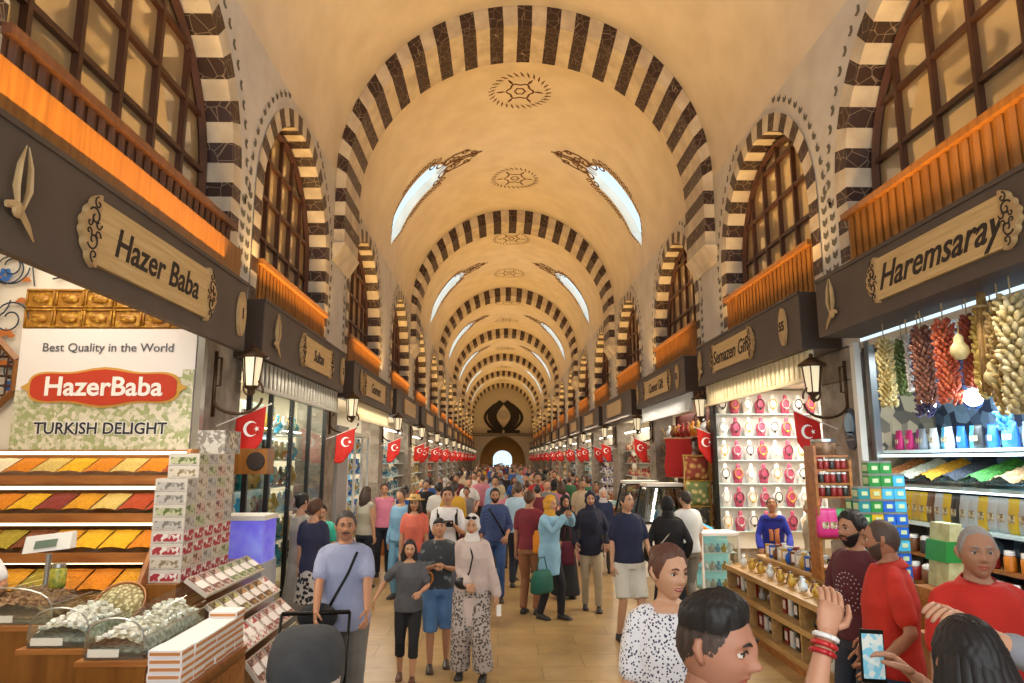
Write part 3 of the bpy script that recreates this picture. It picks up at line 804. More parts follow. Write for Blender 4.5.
for k in range(-3, 4):
    h = sqrt(max(0.15-(k*0.1)**2, 0.0)); m.tube([(k*0.1, 0, -h), (k*0.1, 0, h)], 0.012, 4); m.tube([(-h, 0, k*0.1), (h, 0, k*0.1)], 0.012, 4)
m.build('lattice', M_wdark, p)

# metal door posts at the ends of the partition and the right pier
for x, y, nm, M_ in ((-3.06, 7.22, 'trim_post_left', M_steel), (4.0, 7.7, 'trim_post_right', mat('white_post', 'd9d6cc', 0.4)), (4.12, 7.62, 'trim_post_right_inner', M_steel), (3.98, 12.62, 'trim_post_far', M_steel)):
    struct(MB().cbox(x, y, 1.7, 0.07, 0.09, 3.4).build(nm, M_))

# ---- spice rack
M_rack = wood('rack_wood', 'b5763a', '8e5424', (0.4, 3, 3), 0.4)
M_strip = mat('warm_light_strip', 'fff0b8', 0.4, emit=2.6)
rack = thing('spice_rack', 'tall stepped wooden rack of lit shelves under the white poster, full of loose spices', 'rack', (-4.0, 6.5, 0))
RX0, RX1 = -5.3, -2.86
SH = [(6.62, 1.93), (6.36, 1.61), (6.10, 1.31), (5.84, 1.02)]
for (y, z) in SH:
    m = MB(); m.hexa([(RX0+4, y-6.5, z-0.03), (RX1+4, y-6.5, z-0.03), (RX1+4, 7.2-6.5, z+0.08), (RX0+4, 7.2-6.5, z+0.08), (RX0+4, y-6.5, z), (RX1+4, y-6.5, z), (RX1+4, 7.2-6.5, z+0.11), (RX0+4, 7.2-6.5, z+0.11)]); m.box(RX0+4, RX1+4, y-6.53, y-6.5, z-0.05, z+0.03)
    m.build('shelf', M_rack, rack)
    m = MB(); m.tube([(RX0+4.1, y-6.5+0.31, z+0.235), (RX1+4-0.12, y-6.5+0.31, z+0.235)], 0.016, 8); m.build('light_strip', M_strip, rack)
m = MB(); m.prism([(6.58-6.5, 2.2), (5.7-6.5, 0.95), (5.7-6.5, 0), (7.2-6.5, 0), (7.2-6.5, 2.2)], 'x', RX1+4-0.0, RX1+4+0.035); m.build('side_board', M_rack, rack)
MB().box(RX0+4, RX1+4, 0.66, 0.7, 0, 2.2).build('back_board', M_rack, rack)
def spice_tray():
    t = thing('spice_tray', 'x', 'tray')
    m = MB(); m.hexa([(-0.12, 0, 0), (0.12, 0, 0), (0.12, 0.3, 0.05), (-0.12, 0.3, 0.05), (-0.12, 0, 0.055), (0.12, 0, 0.055), (0.12, 0.3, 0.17), (-0.12, 0.3, 0.17)]); m.build('tray', glass_mat('tray_plastic', (0.95, 0.95, 0.95), 0.08), t)
    n, h = 8, 7; vs, fs = [], []
    for j in range(h+1):
        for i in range(n+1):
            u, v = i/n, j/h; vs.append((-0.113+0.226*u, 0.008+0.285*v, 0.055+0.125*v+0.035*sin(pi*u)**0.7*sin(pi*min(1, v+0.15))+rnd.uniform(-1, 1)*0.003))
    o = (n+1)*(h+1)
    for j in range(h):
        for i in range(n): fs.append((j*(n+1)+i, j*(n+1)+i+1, (j+1)*(n+1)+i+1, (j+1)*(n+1)+i))
    m = MB(); m.add(vs, fs); m.build('spice', mat('spice_base', 'd89020', 0.95), t, True)
    return t
def spice_mat(h1, h2, sc=60): return mat('spice_'+h1, h1, 0.95, col2=h2, kind='noise', scale=sc, bump=0.7, bscale=90)
SPC = {'white': ('eee0c4', 'd9c59b'), 'orange': ('e08a12', 'c26d08'), 'pale yellow': ('dcc070', 'c4a24e'), 'yellow': ('edb81c', 'd29a10'), 'brick red': ('b8481a', '963412'), 'maroon': ('94382c', '702418'), 'golden': ('e0a01c', 'c07e10'), 'brown': ('8a4a1c', '5e2c10'), 'greenish yellow': ('b8a030', '8c7a20')}
ROWS = [['greenish yellow', 'maroon', 'white', 'orange', 'pale yellow', 'yellow', 'orange', 'pale yellow', 'orange', 'brick red'],
        ['yellow', 'orange', 'brown', 'orange', 'yellow', 'maroon', 'golden', 'pale yellow', 'brick red', 'brick red'],
        ['orange', 'yellow', 'pale yellow', 'yellow', 'greenish yellow', 'brown', 'golden', 'yellow', 'yellow', 'orange'],
        ['brown', 'orange', 'yellow', 'golden', 'pale yellow', 'golden', 'greenish yellow', 'orange', 'orange', 'golden']]
T0 = spice_tray(); first = True
rown = ['top shelf', 'second shelf', 'third shelf', 'lowest shelf']
for r_, (y, z) in enumerate(SH):
    for c_ in range(10):
        cn = ROWS[r_][c_]; a, b = SPC[cn]
        if r_ == 0 and c_ >= 0:
            pass
        lab = 'open tray of %s ground spice on the %s of the lit spice rack' % (cn, rown[r_])
        o = T0 if first else dup(T0, (0, 0, 0)); first = False
        o.location = (RX0+0.12+0.243*c_+0.005, y+0.003, z+0.004); o['label'] = lab; o['group'] = 'spice trays on the lit rack'
        sp = [c for c in o.children if c.name.startswith('spice')][0]
        sp.material_slots[0].link = 'OBJECT'; sp.material_slots[0].material = spice_mat(a, b)

# ---- tower of sweet boxes
M_card = mat('box_card_white', 'cdc4b8', 0.55)
def printmat(n, a, b, c, sc=30): return mat('box_print_'+n, a, 0.5, col2=b, kind='cells', scale=sc, contrast=(0.4, 0.6))
PR = [printmat('cream', 'cfc3ae', '8c7a60', ''), printmat('rose', 'c9a898', '6e4438', ''), printmat('green', 'b9b894', '5f6e3e', ''), printmat('red', 'a8343c', 'e5dcd4', ''), printmat('silver', 'b9b4ac', '7c766e', '')]
def cardbox(name, sx, sy, sz, pr):
    t = thing(name, 'x', 'box')
    m = MB(); m.box(-sx/2, sx/2, -sy/2, sy/2, 0, sz); m.build('carton', M_card, t)
    m = MB(); m.box(sx/2-0.0, sx/2+0.003, -sy/2+0.012, sy/2-0.012, 0.008, sz-0.008); m.box(-sx/2+0.02, sx/2-0.02, -sy/2-0.003, -sy/2, 0.012, sz-0.03); m.box(-sx/2+0.01, sx/2-0.01, -sy/2+0.01, sy/2-0.01, sz, sz+0.003); m.build('printed_label', pr, t)
    return t
def relabel(o, child, m):
    for c in o.children:
        if c.name.startswith(child): c.material_slots[0].link = 'OBJECT'; c.material_slots[0].material = m
stand = thing('stepped_stand', 'orange wooden stepped display stand between the spice rack and the aisle', 'stand', (-2.4, 7.2, 0))
prof = [(-2.815, 0), (-2.815, 1.12), (-2.56, 1.12), (-2.56, 0.92), (-2.38, 0.92), (-2.38, 0.70), (-2.2, 0.70), (-2.2, 0.45), (-2.02, 0.45), (-2.02, 0)]
def pr_box(mb, y0, y1): mb.add([(p_[0]+2.4, y0-7.2, p_[1]) for p_ in prof]+[(p_[0]+2.4, y1-7.2, p_[1]) for p_ in prof], [tuple(range(10)), tuple(range(19, 9, -1))]+[(i, (i+1) % 10, 10+(i+1) % 10, 10+i) for i in range(10)])
m = MB(); pr_box(m, 5.86, 7.36); m.build('steps', M_worange, stand)
m = MB(); m.box(-0.41, -0.38, -1.36, -1.34, 0, 1.1); m.box(0.1, 0.13, -1.36, -1.34, 0, 0.66); m.build('edge_trim', M_rack, stand)
bx = cardbox('sweet_box', 0.26, 0.2, 0.1, PR[0]); first = True
for c_ in range(5):
    nr = 10 if c_ > 0 else 8
    for r_ in range(nr):
        o = bx if first else dup(bx, (0, 0, 0)); first = False
        o.location = (-2.70, 6.05+0.205*c_, 1.122+0.1035*r_); k = 3 if r_ in (0, 1, 2) and r_ != 1 or (r_ == 3) else (0 if (c_+r_//3) % 3 == 0 else (2 if (c_+r_) % 5 == 0 else (1 if c_ % 2 else 4)))
        o['label'] = '%s printed sweet box in the tall tower beside the spice rack' % ['cream', 'brownish', 'greenish', 'red and white', 'silvery'][k]; o['group'] = 'sweet boxes in the tall tower'
        relabel(o, 'printed_label', PR[k])
# a few taller cartons crowning the tower
t = thing('carton', 'large pale carton standing on top of the sweet box tower against the stone pier', 'box', (-2.72, 6.95, 2.158)); MB().box(-0.13, 0.13, -0.2, 0.2, 0, 0.22).build('body', PR[4], t); MB().box(0.131, 0.134, -0.1, 0.1, 0.06, 0.2).build('printed_label', PR[0], t)
# tilted flat boxes on the steps
fb = thing('flat_sweet_box', 'x', 'box')
m = MB(); m.box(-0.11, 0.11, -0.09, 0.09, 0, 0.035); m.build('carton', M_card, fb)
m = MB(); m.box(-0.10, 0.10, -0.08, 0.08, 0.035, 0.038); m.build('window_lid', PR[1], fb)
m = MB(); m.box(-0.04, 0.04, -0.07, 0.07, 0.038, 0.041); m.build('printed_label', M_posterw, fb)
first = True; SWM = [PR[1], PR[2], printmat('pistachio', 'b8b070', '5a4a30', ''), printmat('caramel', 'b88a50', '4e3420', ''), PR[3], printmat('rosewhite', 'd9c3ba', '8a4a4a', '')]
for r_, (x, z, tl) in enumerate(((-2.44, 1.02, 0.6), (-2.27, 0.82, 0.66), (-2.10, 0.61, 0.72), (-1.96, 0.38, 0.9))):
    for c_ in range(7):
        o = fb if first else dup(fb, (0, 0, 0)); first = False
        k = (c_//3+r_*2) % 6
        o.location = (x+0.02, 5.97+0.2*c_, z+0.055); o.rotation_euler = (0, tl, 0)
        o['label'] = 'flat sweet box with %s lid leaning on the %s step of the stepped stand' % (['brownish', 'green', 'pistachio', 'caramel', 'red', 'rose'][k], ['top', 'second', 'third', 'lowest'][r_]); o['group'] = 'flat boxes on the stepped stand'
        relabel(o, 'window_lid', SWM[k])

# ---- glass cases of Turkish delight on wooden counters
M_delight = mat('powdered_sweets', 'ded8cc', 0.8, col2='8c8468', kind='voronoi', scale=28, contrast=(0.25, 0.75), bump=1.0, bscale=40)
M_dates = mat('dried_dates', '6b4326', 0.6, col2='a8825a', kind='voronoi', scale=30, contrast=(0.1, 0.7), bump=1.0, bscale=40)
M_caseglass = glass_mat('case_glass', (0.93, 0.98, 0.97), 0.14, 0.02)
M_priced = mat('price_tag', 'e9e4d2', 0.6)
def sweet_case(x0, x1, y0, y1, z, label, fill, nb=1):
    cx, cy = (x0+x1)/2, (y0+y1)/2; hx, hy = (x1-x0)/2, (y1-y0)/2
    t = thing('sweet_case', label, 'display case', (cx, cy, z))
    m = MB(); m.box(-hx, hx, -hy, hy, 0, 0.03); m.build('tray_base', M_steel, t)
    # sweets heaped high at the back, sloped to the buyer
    n = 16; h = 26; vs, fs = [], []
    def hz(u, v): return 0.04+0.16*sin(pi*min(max(u, 0.0), 1))**0.5*(0.55+0.45*v)*(min(1, (1-v)*6+0.2))
    for j in range(h+1):
        for i in range(n+1):
            u, v = i/n, j/h; vs.append((-hx+0.012+2*(hx-0.012)*u, -hy+0.012+2*(hy-0.012)*v, hz(u, v)+rnd.uniform(-1, 1)*0.012))
    for j in range(h):
        for i in range(n): fs.append((j*(n+1)+i, j*(n+1)+i+1, (j+1)*(n+1)+i+1, (j+1)*(n+1)+i))
    # skirt
    m = MB(); m.add(vs, fs); m.box(-hx+0.013, hx-0.013, -hy+0.013, hy-0.013, 0.03, 0.05); s = m.build('sweets', fill, t, True); s['kind'] = 'stuff'
    # loose cubes on top
    q = MB()
    for k in range(90 if fill is M_delight else 60):
        u, v = rnd.uniform(0.08, 0.92), rnd.uniform(0.03, 0.95); s_ = rnd.uniform(0.012, 0.02)
        q.T = Matrix.Translation((-hx+2*hx*u, -hy+2*hy*v, hz(u, v)+0.008)) @ Matrix.Rotation(rnd.uniform(0, 3), 4, 'Z') @ Matrix.Rotation(rnd.uniform(0, 1), 4, 'X'); q.cbox(0, 0, 0, s_*1.6, s_*1.6, s_*1.3)
    q.T = Matrix(); so = q.build('sweet_cubes', mat('sweet_cube_white', 'eee8dc', 0.8) if fill is M_delight else M_dates, t); so['kind'] = 'stuff'
    # curved glass lid
    rs = []
    for k in range(13):
        a = pi*k/12; rs.append([(-hx*cos(a), -hy, 0.05+0.19*sin(a)**0.6), (-hx*cos(a), hy, 0.07+0.19*sin(a)**0.6)])
    m = MB(); m.rings(rs, cap=False, closed=False); m.build('glass_lid', M_caseglass, t, True)
    m = MB(); m.box(-hx, hx, -hy-0.006, -hy, 0.0, 0.13); m.box(hx, hx+0.006, -hy, hy, 0.0, 0.13); m.build('glass_front', M_caseglass, t)
    m = MB(); m.tube([r_[0] for r_ in rs], 0.006, 4); m.tube([(hx, -hy, 0.13), (hx, hy, 0.13)], 0.006, 4); m.build('metal_edge', M_steel, t)
    m = MB(); m.box(-hx*0.85, hx*0.2, -hy-0.014, -hy-0.008, 0.015, 0.06); m.build('price_tag', M_priced, t)
    return t
def cabinet(x0, x1, y0, y1, z, label, M_=M_worange, doors=0):
    t = thing('counter_cabinet', label, 'counter', ((x0+x1)/2, (y0+y1)/2, 0)); hx, hy = (x1-x0)/2, (y1-y0)/2
    MB().box(-hx, hx, -hy, hy, 0, z-0.03).build('body', M_, t); MB().box(-hx-0.01, hx+0.015, -hy-0.015, hy, z-0.03, z).build('top', M_rack, t)
    n = max(1, int(2*hy/0.5))
    for k in range(n):
        a = -hy+2*hy*k/n+0.02; b = -hy+2*hy*(k+1)/n-0.02; MB().box(hx, hx+0.012, a, b, 0.06, z-0.08).build('panel', M_worange if M_ is not M_worange else M_rack, t)
    return t
cabinet(-2.54, -2.13, 4.54, 5.58, 0.9, 'orange wooden counter under the sweet case nearest the aisle')
cabinet(-3.0, -2.56, 4.70, 5.62, 0.93, 'orange wooden counter under the middle sweet case')
cabinet(-3.74, -3.03, 5.1, 5.66, 0.98, 'orange wooden counter under the case of brown dates')
sweet_case(-2.52, -2.16, 4.57, 5.5, 0.902, 'glass-lidded case heaped with powdered sweets, next to the white box pile by the aisle', M_delight)
sweet_case(-2.97, -2.59, 4.73, 5.22, 0.932, 'glass-lidded case of powdered sweets between the date case and the case nearest the aisle', M_delight)
sweet_case(-3.72, -3.08, 5.14, 5.62, 0.982, 'glass-lidded case with brown dates and pale sweets next to the shop seller', M_dates)
cabinet(-2.1, -1.86, 4.44, 5.5, 0.76, 'low wooden shelf cabinet carrying the pile of white boxes')
wb = thing('white_box', 'x', 'box'); m = MB(); m.box(-0.1, 0.1, -0.085, 0.085, 0, 0.042); m.build('carton', M_posterw, wb)
m = MB(); m.box(0.1, 0.103, -0.08, 0.08, 0.012, 0.03); m.box(-0.09, 0.09, -0.088, -0.085, 0.012, 0.03); m.build('printed_label', mat('orange_print', 'c9864a', 0.6), wb)
first = True
for c_ in range(6):
    for r_ in range(5 if c_ < 5 else 6):
        o = wb if first else dup(wb, (0, 0, 0)); first = False
        o.location = (-1.98+rnd.uniform(-.006, .006), 4.55+0.172*c_, 0.762+0.0435*r_); o['label'] = 'thin white box in the pile beside the nearest glass sweet case'; o['group'] = 'white boxes piled by the aisle'
# packs at the bottom corner
cabinet(-2.95, -2.1, 3.2, 4.0, 0.84, 'low wooden counter in the corner with loose sweet packs on it')
for (x, y, a, tl, k, lb) in ((-2.62, 3.72, 0.3, 0.5, 0, 'white sweet pack with a round picture lying tilted on the corner counter'), (-2.42, 3.45, -0.2, 0.25, 3, 'red and white sweet pack lying flat on the corner counter'), (-2.78, 3.4, 0.1, 0.3, 2, 'yellowish sweet pack at the outer edge of the corner counter'), (-2.25, 3.8, 0.4, 0.1, 1, 'small brownish sweet pack near the aisle edge of the corner counter')):
    t = thing('sweet_pack', lb, 'pack', (x, y, 0.86), a); t.rotation_euler = (tl, 0, a)
    MB().box(-0.12, 0.12, -0.1, 0.1, 0.0, 0.05).build('carton', M_posterw, t); m = MB(); m.lathe([(0.0001, 0.05), (0.07, 0.05), (0.07, 0.053), (0.0001, 0.053)], (0.02, 0, 0), 16) ; m.build('printed_label', PR[k], t)
# round tilted nut tray
t = thing('nut_tray', 'round tilted tray of pale nuts in front of the lowest spice shelf', 'tray', (-2.76, 5.42, 1.06)); t.rotation_euler = (0.8, 0.1, 0); t.scale = (0.85,)*3
m = MB(); m.lathe([(0.001, 0), (0.2, 0), (0.21, 0.03), (0.2, 0.03), (0.19, 0.01), (0.001, 0.01)], n=24); m.build('rim', M_rack, t)
m = MB(); m.ball((0, 0, 0.012), (0.19, 0.19, 0.045), 20, 10); m.build('nuts', mat('nuts', 'd8cfa0', 0.8, col2='8a7a50', kind='voronoi', scale=30, contrast=(0.2, 0.6), bump=1, bscale=40), t, True)
# weighing scale on a post
t = thing('weighing_scale', 'white digital weighing scale head on a post beside the seller', 'scale', (-3.3, 5.4, 1.22))
m = MB(); m.cyl((0, 0, -0.02), (0, 0, 0.2), 0.02); m.build('post', M_steel, t)
m = MB(); m.hexa([(-0.18, -0.03, 0.2), (0.16, -0.03, 0.24), (0.16, 0.05, 0.24), (-0.18, 0.05, 0.2), (-0.18, -0.0, 0.32), (0.16, -0.0, 0.36), (0.16, 0.05, 0.36), (-0.18, 0.05, 0.32)]); m.build('head', M_white, t)
m = MB(); m.hexa([(-0.1, -0.032, 0.235), (0.06, -0.032, 0.255), (0.06, -0.02, 0.255), (-0.1, -0.02, 0.235), (-0.1, -0.014, 0.29), (0.06, -0.014, 0.31), (0.06, -0.0, 0.31), (-0.1, -0.0, 0.29)]); m.build('display', mat('lcd_green', '6a7a6a', 0.3), t)
t = thing('sample_jar', 'small yellow-green jar of samples under the weighing scale', 'jar', (-3.16, 5.3, 1.2)); m = MB(); m.lathe([(0.001, 0), (0.05, 0), (0.055, 0.02), (0.055, 0.12), (0.04, 0.14), (0.001, 0.14)], n=14); m.build('body', mat('jar_yellow_green', 'b5a63a', 0.4, col2='6a7a2a', scale=30), t, True); m = MB(); m.lathe([(0.001, 0.14), (0.045, 0.14), (0.045, 0.165), (0.001, 0.165)], n=14); m.build('lid', M_steel, t)

# ------------------------------------------------------------------ generic small goods
def pack_proto():
    t = thing('foil_pack', 'x', 'pack')
    vs = []; n = 8
    rs = []
    for z, wx, wy in ((0, 0.055, 0.03), (0.04, 0.06, 0.035), (0.12, 0.058, 0.03), (0.18, 0.055, 0.012), (0.21, 0.058, 0.004)):
        rs.append([(wy*cos(a)*1.0, wx*math.copysign(abs(sin(a))**0.6, sin(a)), z) for a in [2*pi*k/12 for k in range(12)]])
    m = MB(); m.rings(rs); m.build('bag', M_white, t, True)
    m = MB(); m.box(-0.0345, 0.0345, -0.022, 0.026, 0.065, 0.115); m.build('paper_label', mat('label_cream', 'd8ccaa', 0.5, col2='8a7048', kind='cells', scale=60), t)
    return t
def jar_proto():
    t = thing('spice_jar', 'x', 'jar')
    m = MB(); m.lathe([(0.001, 0), (0.034, 0), (0.036, 0.01), (0.036, 0.085), (0.026, 0.1), (0.001, 0.1)], n=10); m.build('body', M_white, t, True)
    m = MB(); m.lathe([(0.001, 0.1), (0.03, 0.1), (0.03, 0.122), (0.001, 0.122)], n=10); m.build('lid', M_white, t)
    return t
PACK, JAR = pack_proto(), jar_proto()
used = {}
def place(proto, loc, label, group, child, m, rz=0, sc=1.0):
    if proto.name not in used: used[proto.name] = 1; o = proto; o.location = loc
    else: o = dup(proto, loc)
    o.rotation_euler = (0, 0, rz); o.scale = (sc,)*3; o['label'] = label; o['group'] = group
    relabel(o, child, m); return o
def cm(name, h, rough=0.4): return mat('goods_'+name, h, rough)
GC = {'pink': cm('pink', 'd0307a'), 'magenta': cm('magenta', 'b02090'), 'grey': cm('grey', '8a9098'), 'cyan': cm('cyan', '4ab0d8'), 'blue': cm('blue', '2060c8'), 'white': cm('white', 'dfe6ea'), 'yellow': cm('yellow', 'd8b020'), 'silver': cm('silver', 'b8b8b4', 0.3), 'dark': cm('dark', '2c2620'), 'red': cm('red', '8a201a'), 'brown': cm('brown', '6a4020'), 'green': cm('green', '2c8a3c'), 'orange': cm('orange', 'd07a20'), 'gold': cm('gold', 'c8a040', 0.3), 'teal': cm('teal', '2a8a90')}

# ------------------------------------------------------------------ right hand herb shop
M_shelfw = mat('white_glass_shelf', 'cfe4e4', 0.3); M_stripc = mat('cool_light_strip', 'e8f6ff', 0.4, emit=2.2)
rk = thing('herb_shelving', 'white lit shelving of the herb and dried fruit shop behind the men in red shirts', 'shelving', (4.4, 5.5, 0))
for z, d in ((2.2, 0.4), (1.86, 0.5), (1.5, 0.5), (1.22, 0.6), (0.98, 0.75)):
    m = MB(); m.box(-d*0.5-0.05, 0.4, -2.2, 2.15, z-0.03, z); m.build('shelf', M_shelfw if z > 1.4 else M_rack, rk)
for z in (2.13, 1.81): m = MB(); m.box(-0.27, -0.25, -2.2, 2.15, z, z+0.025); m.build('light_strip', M_stripc, rk)
m = MB(); m.box(0.4, 0.44, -2.2, 2.15, 0, 3.3); m.build('back_board', mat('shelving_back_busy', '22304a', 0.6, col2='7a9ab4', kind='cells', scale=9, contrast=(0.4, 0.9)), rk)
for yy in (-2.2, 2.15): m = MB(); m.box(-0.3, 0.4, yy-0.02, yy+0.02, 0, 3.3); m.build('side_panel', mat('shelving_side_busy', '4a4640', 0.5, col2='b8a888', kind='cells', scale=8, contrast=(0.2, 0.8)), rk)
m = MB(); m.box(-0.3, 0.4, -2.2, 2.15, 0, 0.95); m.build('base', M_rack, rk)
cols = ['pink', 'pink', 'magenta', 'grey', 'white', 'cyan', 'white', 'blue', 'cyan', 'dark', 'blue', 'cyan', 'blue', 'grey', 'dark', 'white', 'cyan', 'blue', 'pink', 'grey', 'white', 'cyan', 'red', 'white', 'blue', 'grey', 'white', 'pink', 'cyan', 'grey']
for k in range(30):
    place(PACK, (4.3+0.03*(k % 3), 7.5-0.14*k, 2.202), '%s foil pack on the top shelf of the herb shelving' % cols[k], 'packs on the top herb shelf', 'bag', GC[cols[k]])
FR = [('orange', 'd08a4a', 'a0602a'), ('white', 'e0e0d0', 'b8b8a0'), ('yellow', 'e8b020', 'b88010'), ('dark', '3a3c48', '22242c'), ('green', '4a9a2a', '2a6a1a'), ('peach', 'd8b080', 'a87c50'), ('yellow', 'e0c050', 'a88820'), ('red', 'a03028', '702018'), ('cream', 'e0d0a8', 'b8a478'), ('green', '5a8a3a', '3a5a20'), ('orange', 'd88030', 'a05818'), ('brown', '7a4a28', '4a2a14')]
for k in range(12):
    t = thing('fruit_tray', 'tray of %s dried fruit pieces on the lit herb shelf, %s' % (FR[k][0], ['beside the post', 'next in from the post', 'before the dark fruit', 'beside the green fruit', 'beside the dark fruit', 'after the green fruit', 'behind the grey-haired man', 'further along', 'near the shop mouth', 'past the cream fruit', 'near the counter end', 'at the near end'][k]), 'tray', (4.2, 7.42-0.35*k, 1.865))
    m = MB(); m.hexa([(-0.18, -0.165, 0), (0.25, -0.165, 0), (0.25, 0.165, 0), (-0.18, 0.165, 0), (-0.18, -0.165, 0.05), (0.25, -0.165, 0.19), (0.25, 0.165, 0.19), (-0.18, 0.165, 0.05)]); m.build('tray', M_caseglass, t)
    vs, fs = [], []; n = 10
    for j in range(n+1):
        for i in range(n+1): u, v = i/n, j/n; vs.append((-0.17+0.41*v, -0.155+0.31*u, 0.05+0.15*v+0.05*sin(pi*u)+rnd.uniform(-1, 1)*0.01))
    for j in range(n):
        for i in range(n): fs.append((j*(n+1)+i, j*(n+1)+i+1, (j+1)*(n+1)+i+1, (j+1)*(n+1)+i))
    m = MB(); m.add(vs, fs); q = m.build('dried_fruit', mat('fruit_'+FR[k][1], FR[k][1], 0.7, col2=FR[k][2], kind='voronoi', scale=35, contrast=(0.1, 0.6), bump=1, bscale=50), t, True); q['kind'] = 'stuff'
c2 = ['silver', 'yellow', 'yellow', 'dark', 'yellow', 'silver', 'dark', 'gold', 'white', 'silver', 'yellow', 'brown', 'silver', 'gold', 'dark', 'yellow']
for k in range(34):
    c = c2[(k*5+k//3) % 16] if k > 8 else ['gold', 'gold', 'yellow', 'gold', 'yellow', 'brown', 'silver', 'yellow', 'dark'][k]
    place(PACK, (4.22, 7.5-0.123*k, 1.502), '%s foil pack standing on the middle herb shelf' % c, 'packs on the middle herb shelf', 'bag', GC[c], sc=1.35)
for r_, z in enumerate((1.222, 0.982)):
    for k in range(44):
        c = ['red', 'dark', 'brown', 'red', 'orange', 'red', 'dark'][(k*3+r_*2+k//5) % 7]
        place(JAR, (4.15-0.12*r_-0.07*(k % 2), 7.5-0.094*k, z), 'small %s spice jar on the %s shelf of the herb shop' % (c, ['upper jar', 'lower jar'][r_]), 'spice jars on the %s shelf' % ['upper', 'lower'][r_], 'body', GC[c], sc=1.25)
# hanging strings of dried vegetables
def string(u_y, x, ztop, zbot, colh, colh2, label, rad=0.06, pod=0.026, n=150, name='pepper_string'):
    rad *= 1.2; pod *= 1.05; n = int(n*1.3)
    t = thing(name, label, 'hanging string', (x, u_y, ztop)); L = ztop-zbot
    m = MB(); m.tube([(0, 0, 0.12), (0, 0, -L)], 0.006, 5); m.build('cord', mat('twine', 'b8a070', 0.8), t)
    m = MB()
    for k in range(n):
        z = -0.08-(L-0.08)*k/n; a = k*2.4; r = rad*(0.55+0.45*rnd.random())*(1 if k > n*0.06 else 0.6)
        m.T = Matrix.Translation((r*cos(a), r*sin(a), z)) @ Matrix.Rotation(a, 4, 'Z') @ Matrix.Rotation(rnd.uniform(0.3, 1.3), 4, 'Y')
        m.ball((0, 0, 0), (pod*0.62, pod*0.62, pod*1.15), 6, 4)
    m.T = Matrix(); q = m.build('dried_pods', mat('pods_'+colh, colh, 0.5, col2=colh2, scale=14), t, True); q['kind'] = 'stuff'
string(6.85, 3.86, 3.38, 2.62, 'd8c890', 'a89050', 'string of dried cream-coloured okra hanging at the end next to the post')
string(6.62, 3.96, 3.38, 2.75, 'e8e4e0', 'c8c0b8', 'thin white string of beads hanging beside the cream okra string', 0.02, 0.02, 60, 'bead_string')
string(6.42, 3.95, 3.38, 2.5, '2c2440', '50406a', 'string of dark purple dried aubergines hanging beside the brown peppers')
string(6.22, 3.86, 3.38, 2.6, '6a4030', '94604a', 'thick string of dried brown peppers hanging beside the red pepper string', 0.075)
string(5.9, 3.86, 3.38, 2.58, 'a8422a', 'd07048', 'thick string of dried red-orange peppers hanging at the shopfront', 0.07)
string(5.55, 3.95, 3.38, 2.6, 'd8c070', 'b89a48', 'string of pale yellow dried slices hanging beside the long brown bundle', 0.06, 0.035, 90)
string(5.0, 3.98, 3.38, 2.5, '1f2c5a', '40508a', 'string of dark blue dried pods hanging behind the white gourds', 0.06)
string(5.7, 4.15, 3.38, 2.35, '2a70b0', '50a0d0', 'string of bright blue beads hanging inside the herb shop', 0.04, 0.03, 80, 'bead_string')
string(5.22, 3.86, 3.38, 2.45, 'c8b070', '8a6a3a', 'string of dried tan mushrooms hanging between the stalk bundle and the gourds', 0.075, 0.034, 120)
string(4.9, 4.1, 3.38, 2.4, '6a3428', '8a5040', 'string of dull red peppers hanging behind the gourd cluster', 0.08)
string(4.65, 3.9, 3.38, 2.55, '9a5030', 'c88050', 'string of orange-brown peppers at the open end of the herb shop', 0.08)
string(6.05, 4.15, 3.38, 2.55, '28407a', '6080b0', 'string of navy dried fruit hanging between the brown and red pepper strings', 0.06)
string(6.72, 4.2, 3.38, 2.6, '3a3a58', '70607a', 'string of grey-violet dried fruit hanging behind the cream okra string', 0.06)
string(5.0, 3.8, 3.38, 2.45, 'dcd0a8', 'a8945c', 'thick braid of cream garlic heads hanging nearest the open end of the shopfront', 0.085, 0.038, 110, 'garlic_braid')
string(6.95, 4.1, 3.38, 2.75, '4a5a2c', '7a8a4a', 'string of olive-green dried leaves hanging closest to the white post', 0.06)
string(5.72, 3.95, 3.38, 2.7, '7a2a1e', 'a04a30', 'thin string of deep red peppers between the red-orange peppers and yellow slices', 0.045)
t = thing('herb_bundle', 'long brown hanging bundle of dried stalks under the Haremsaray board', 'bundle', (3.85, 5.38, 3.38))
m = MB()
for k in range(26): a = k*2.4; r = 0.045*sqrt(k/26); m.tube([(r*cos(a)*0.5, r*sin(a)*0.5, 0.04), (r*cos(a), r*sin(a), -0.3), (r*1.2*cos(a), r*1.2*sin(a), -0.7-0.1*rnd.random())], 0.012, 5)
m.build('stalks', mat('stalks_brown', '8a6a3a', 0.8, col2='b8945a', scale=20), t, True); m = MB(); m.tube([(0.06*cos(a), 0.06*sin(a), -0.08) for a in [2*pi*k/12 for k in range(13)]], 0.012, 5); m.build('tie', mat('twine', 'b8a070', 0.8), t)
gd = thing('dried_gourd', 'x', 'gourd'); m = MB(); m.lathe([(0.002, -0.13), (0.05, -0.12), (0.09, -0.06), (0.085, 0.0), (0.045, 0.06), (0.05, 0.1), (0.02, 0.14), (0.002, 0.15)], n=14); m.build('body', mat('gourd_cream', 'dccf9c', 0.6, col2='b8a870', scale=10), gd, True); m = MB(); m.tube([(0, 0, 0.14), (0.01, 0, 0.22), (0, 0, 0.3)], 0.008, 5); m.build('stem', mat('twine', 'b8a070', 0.8), gd)
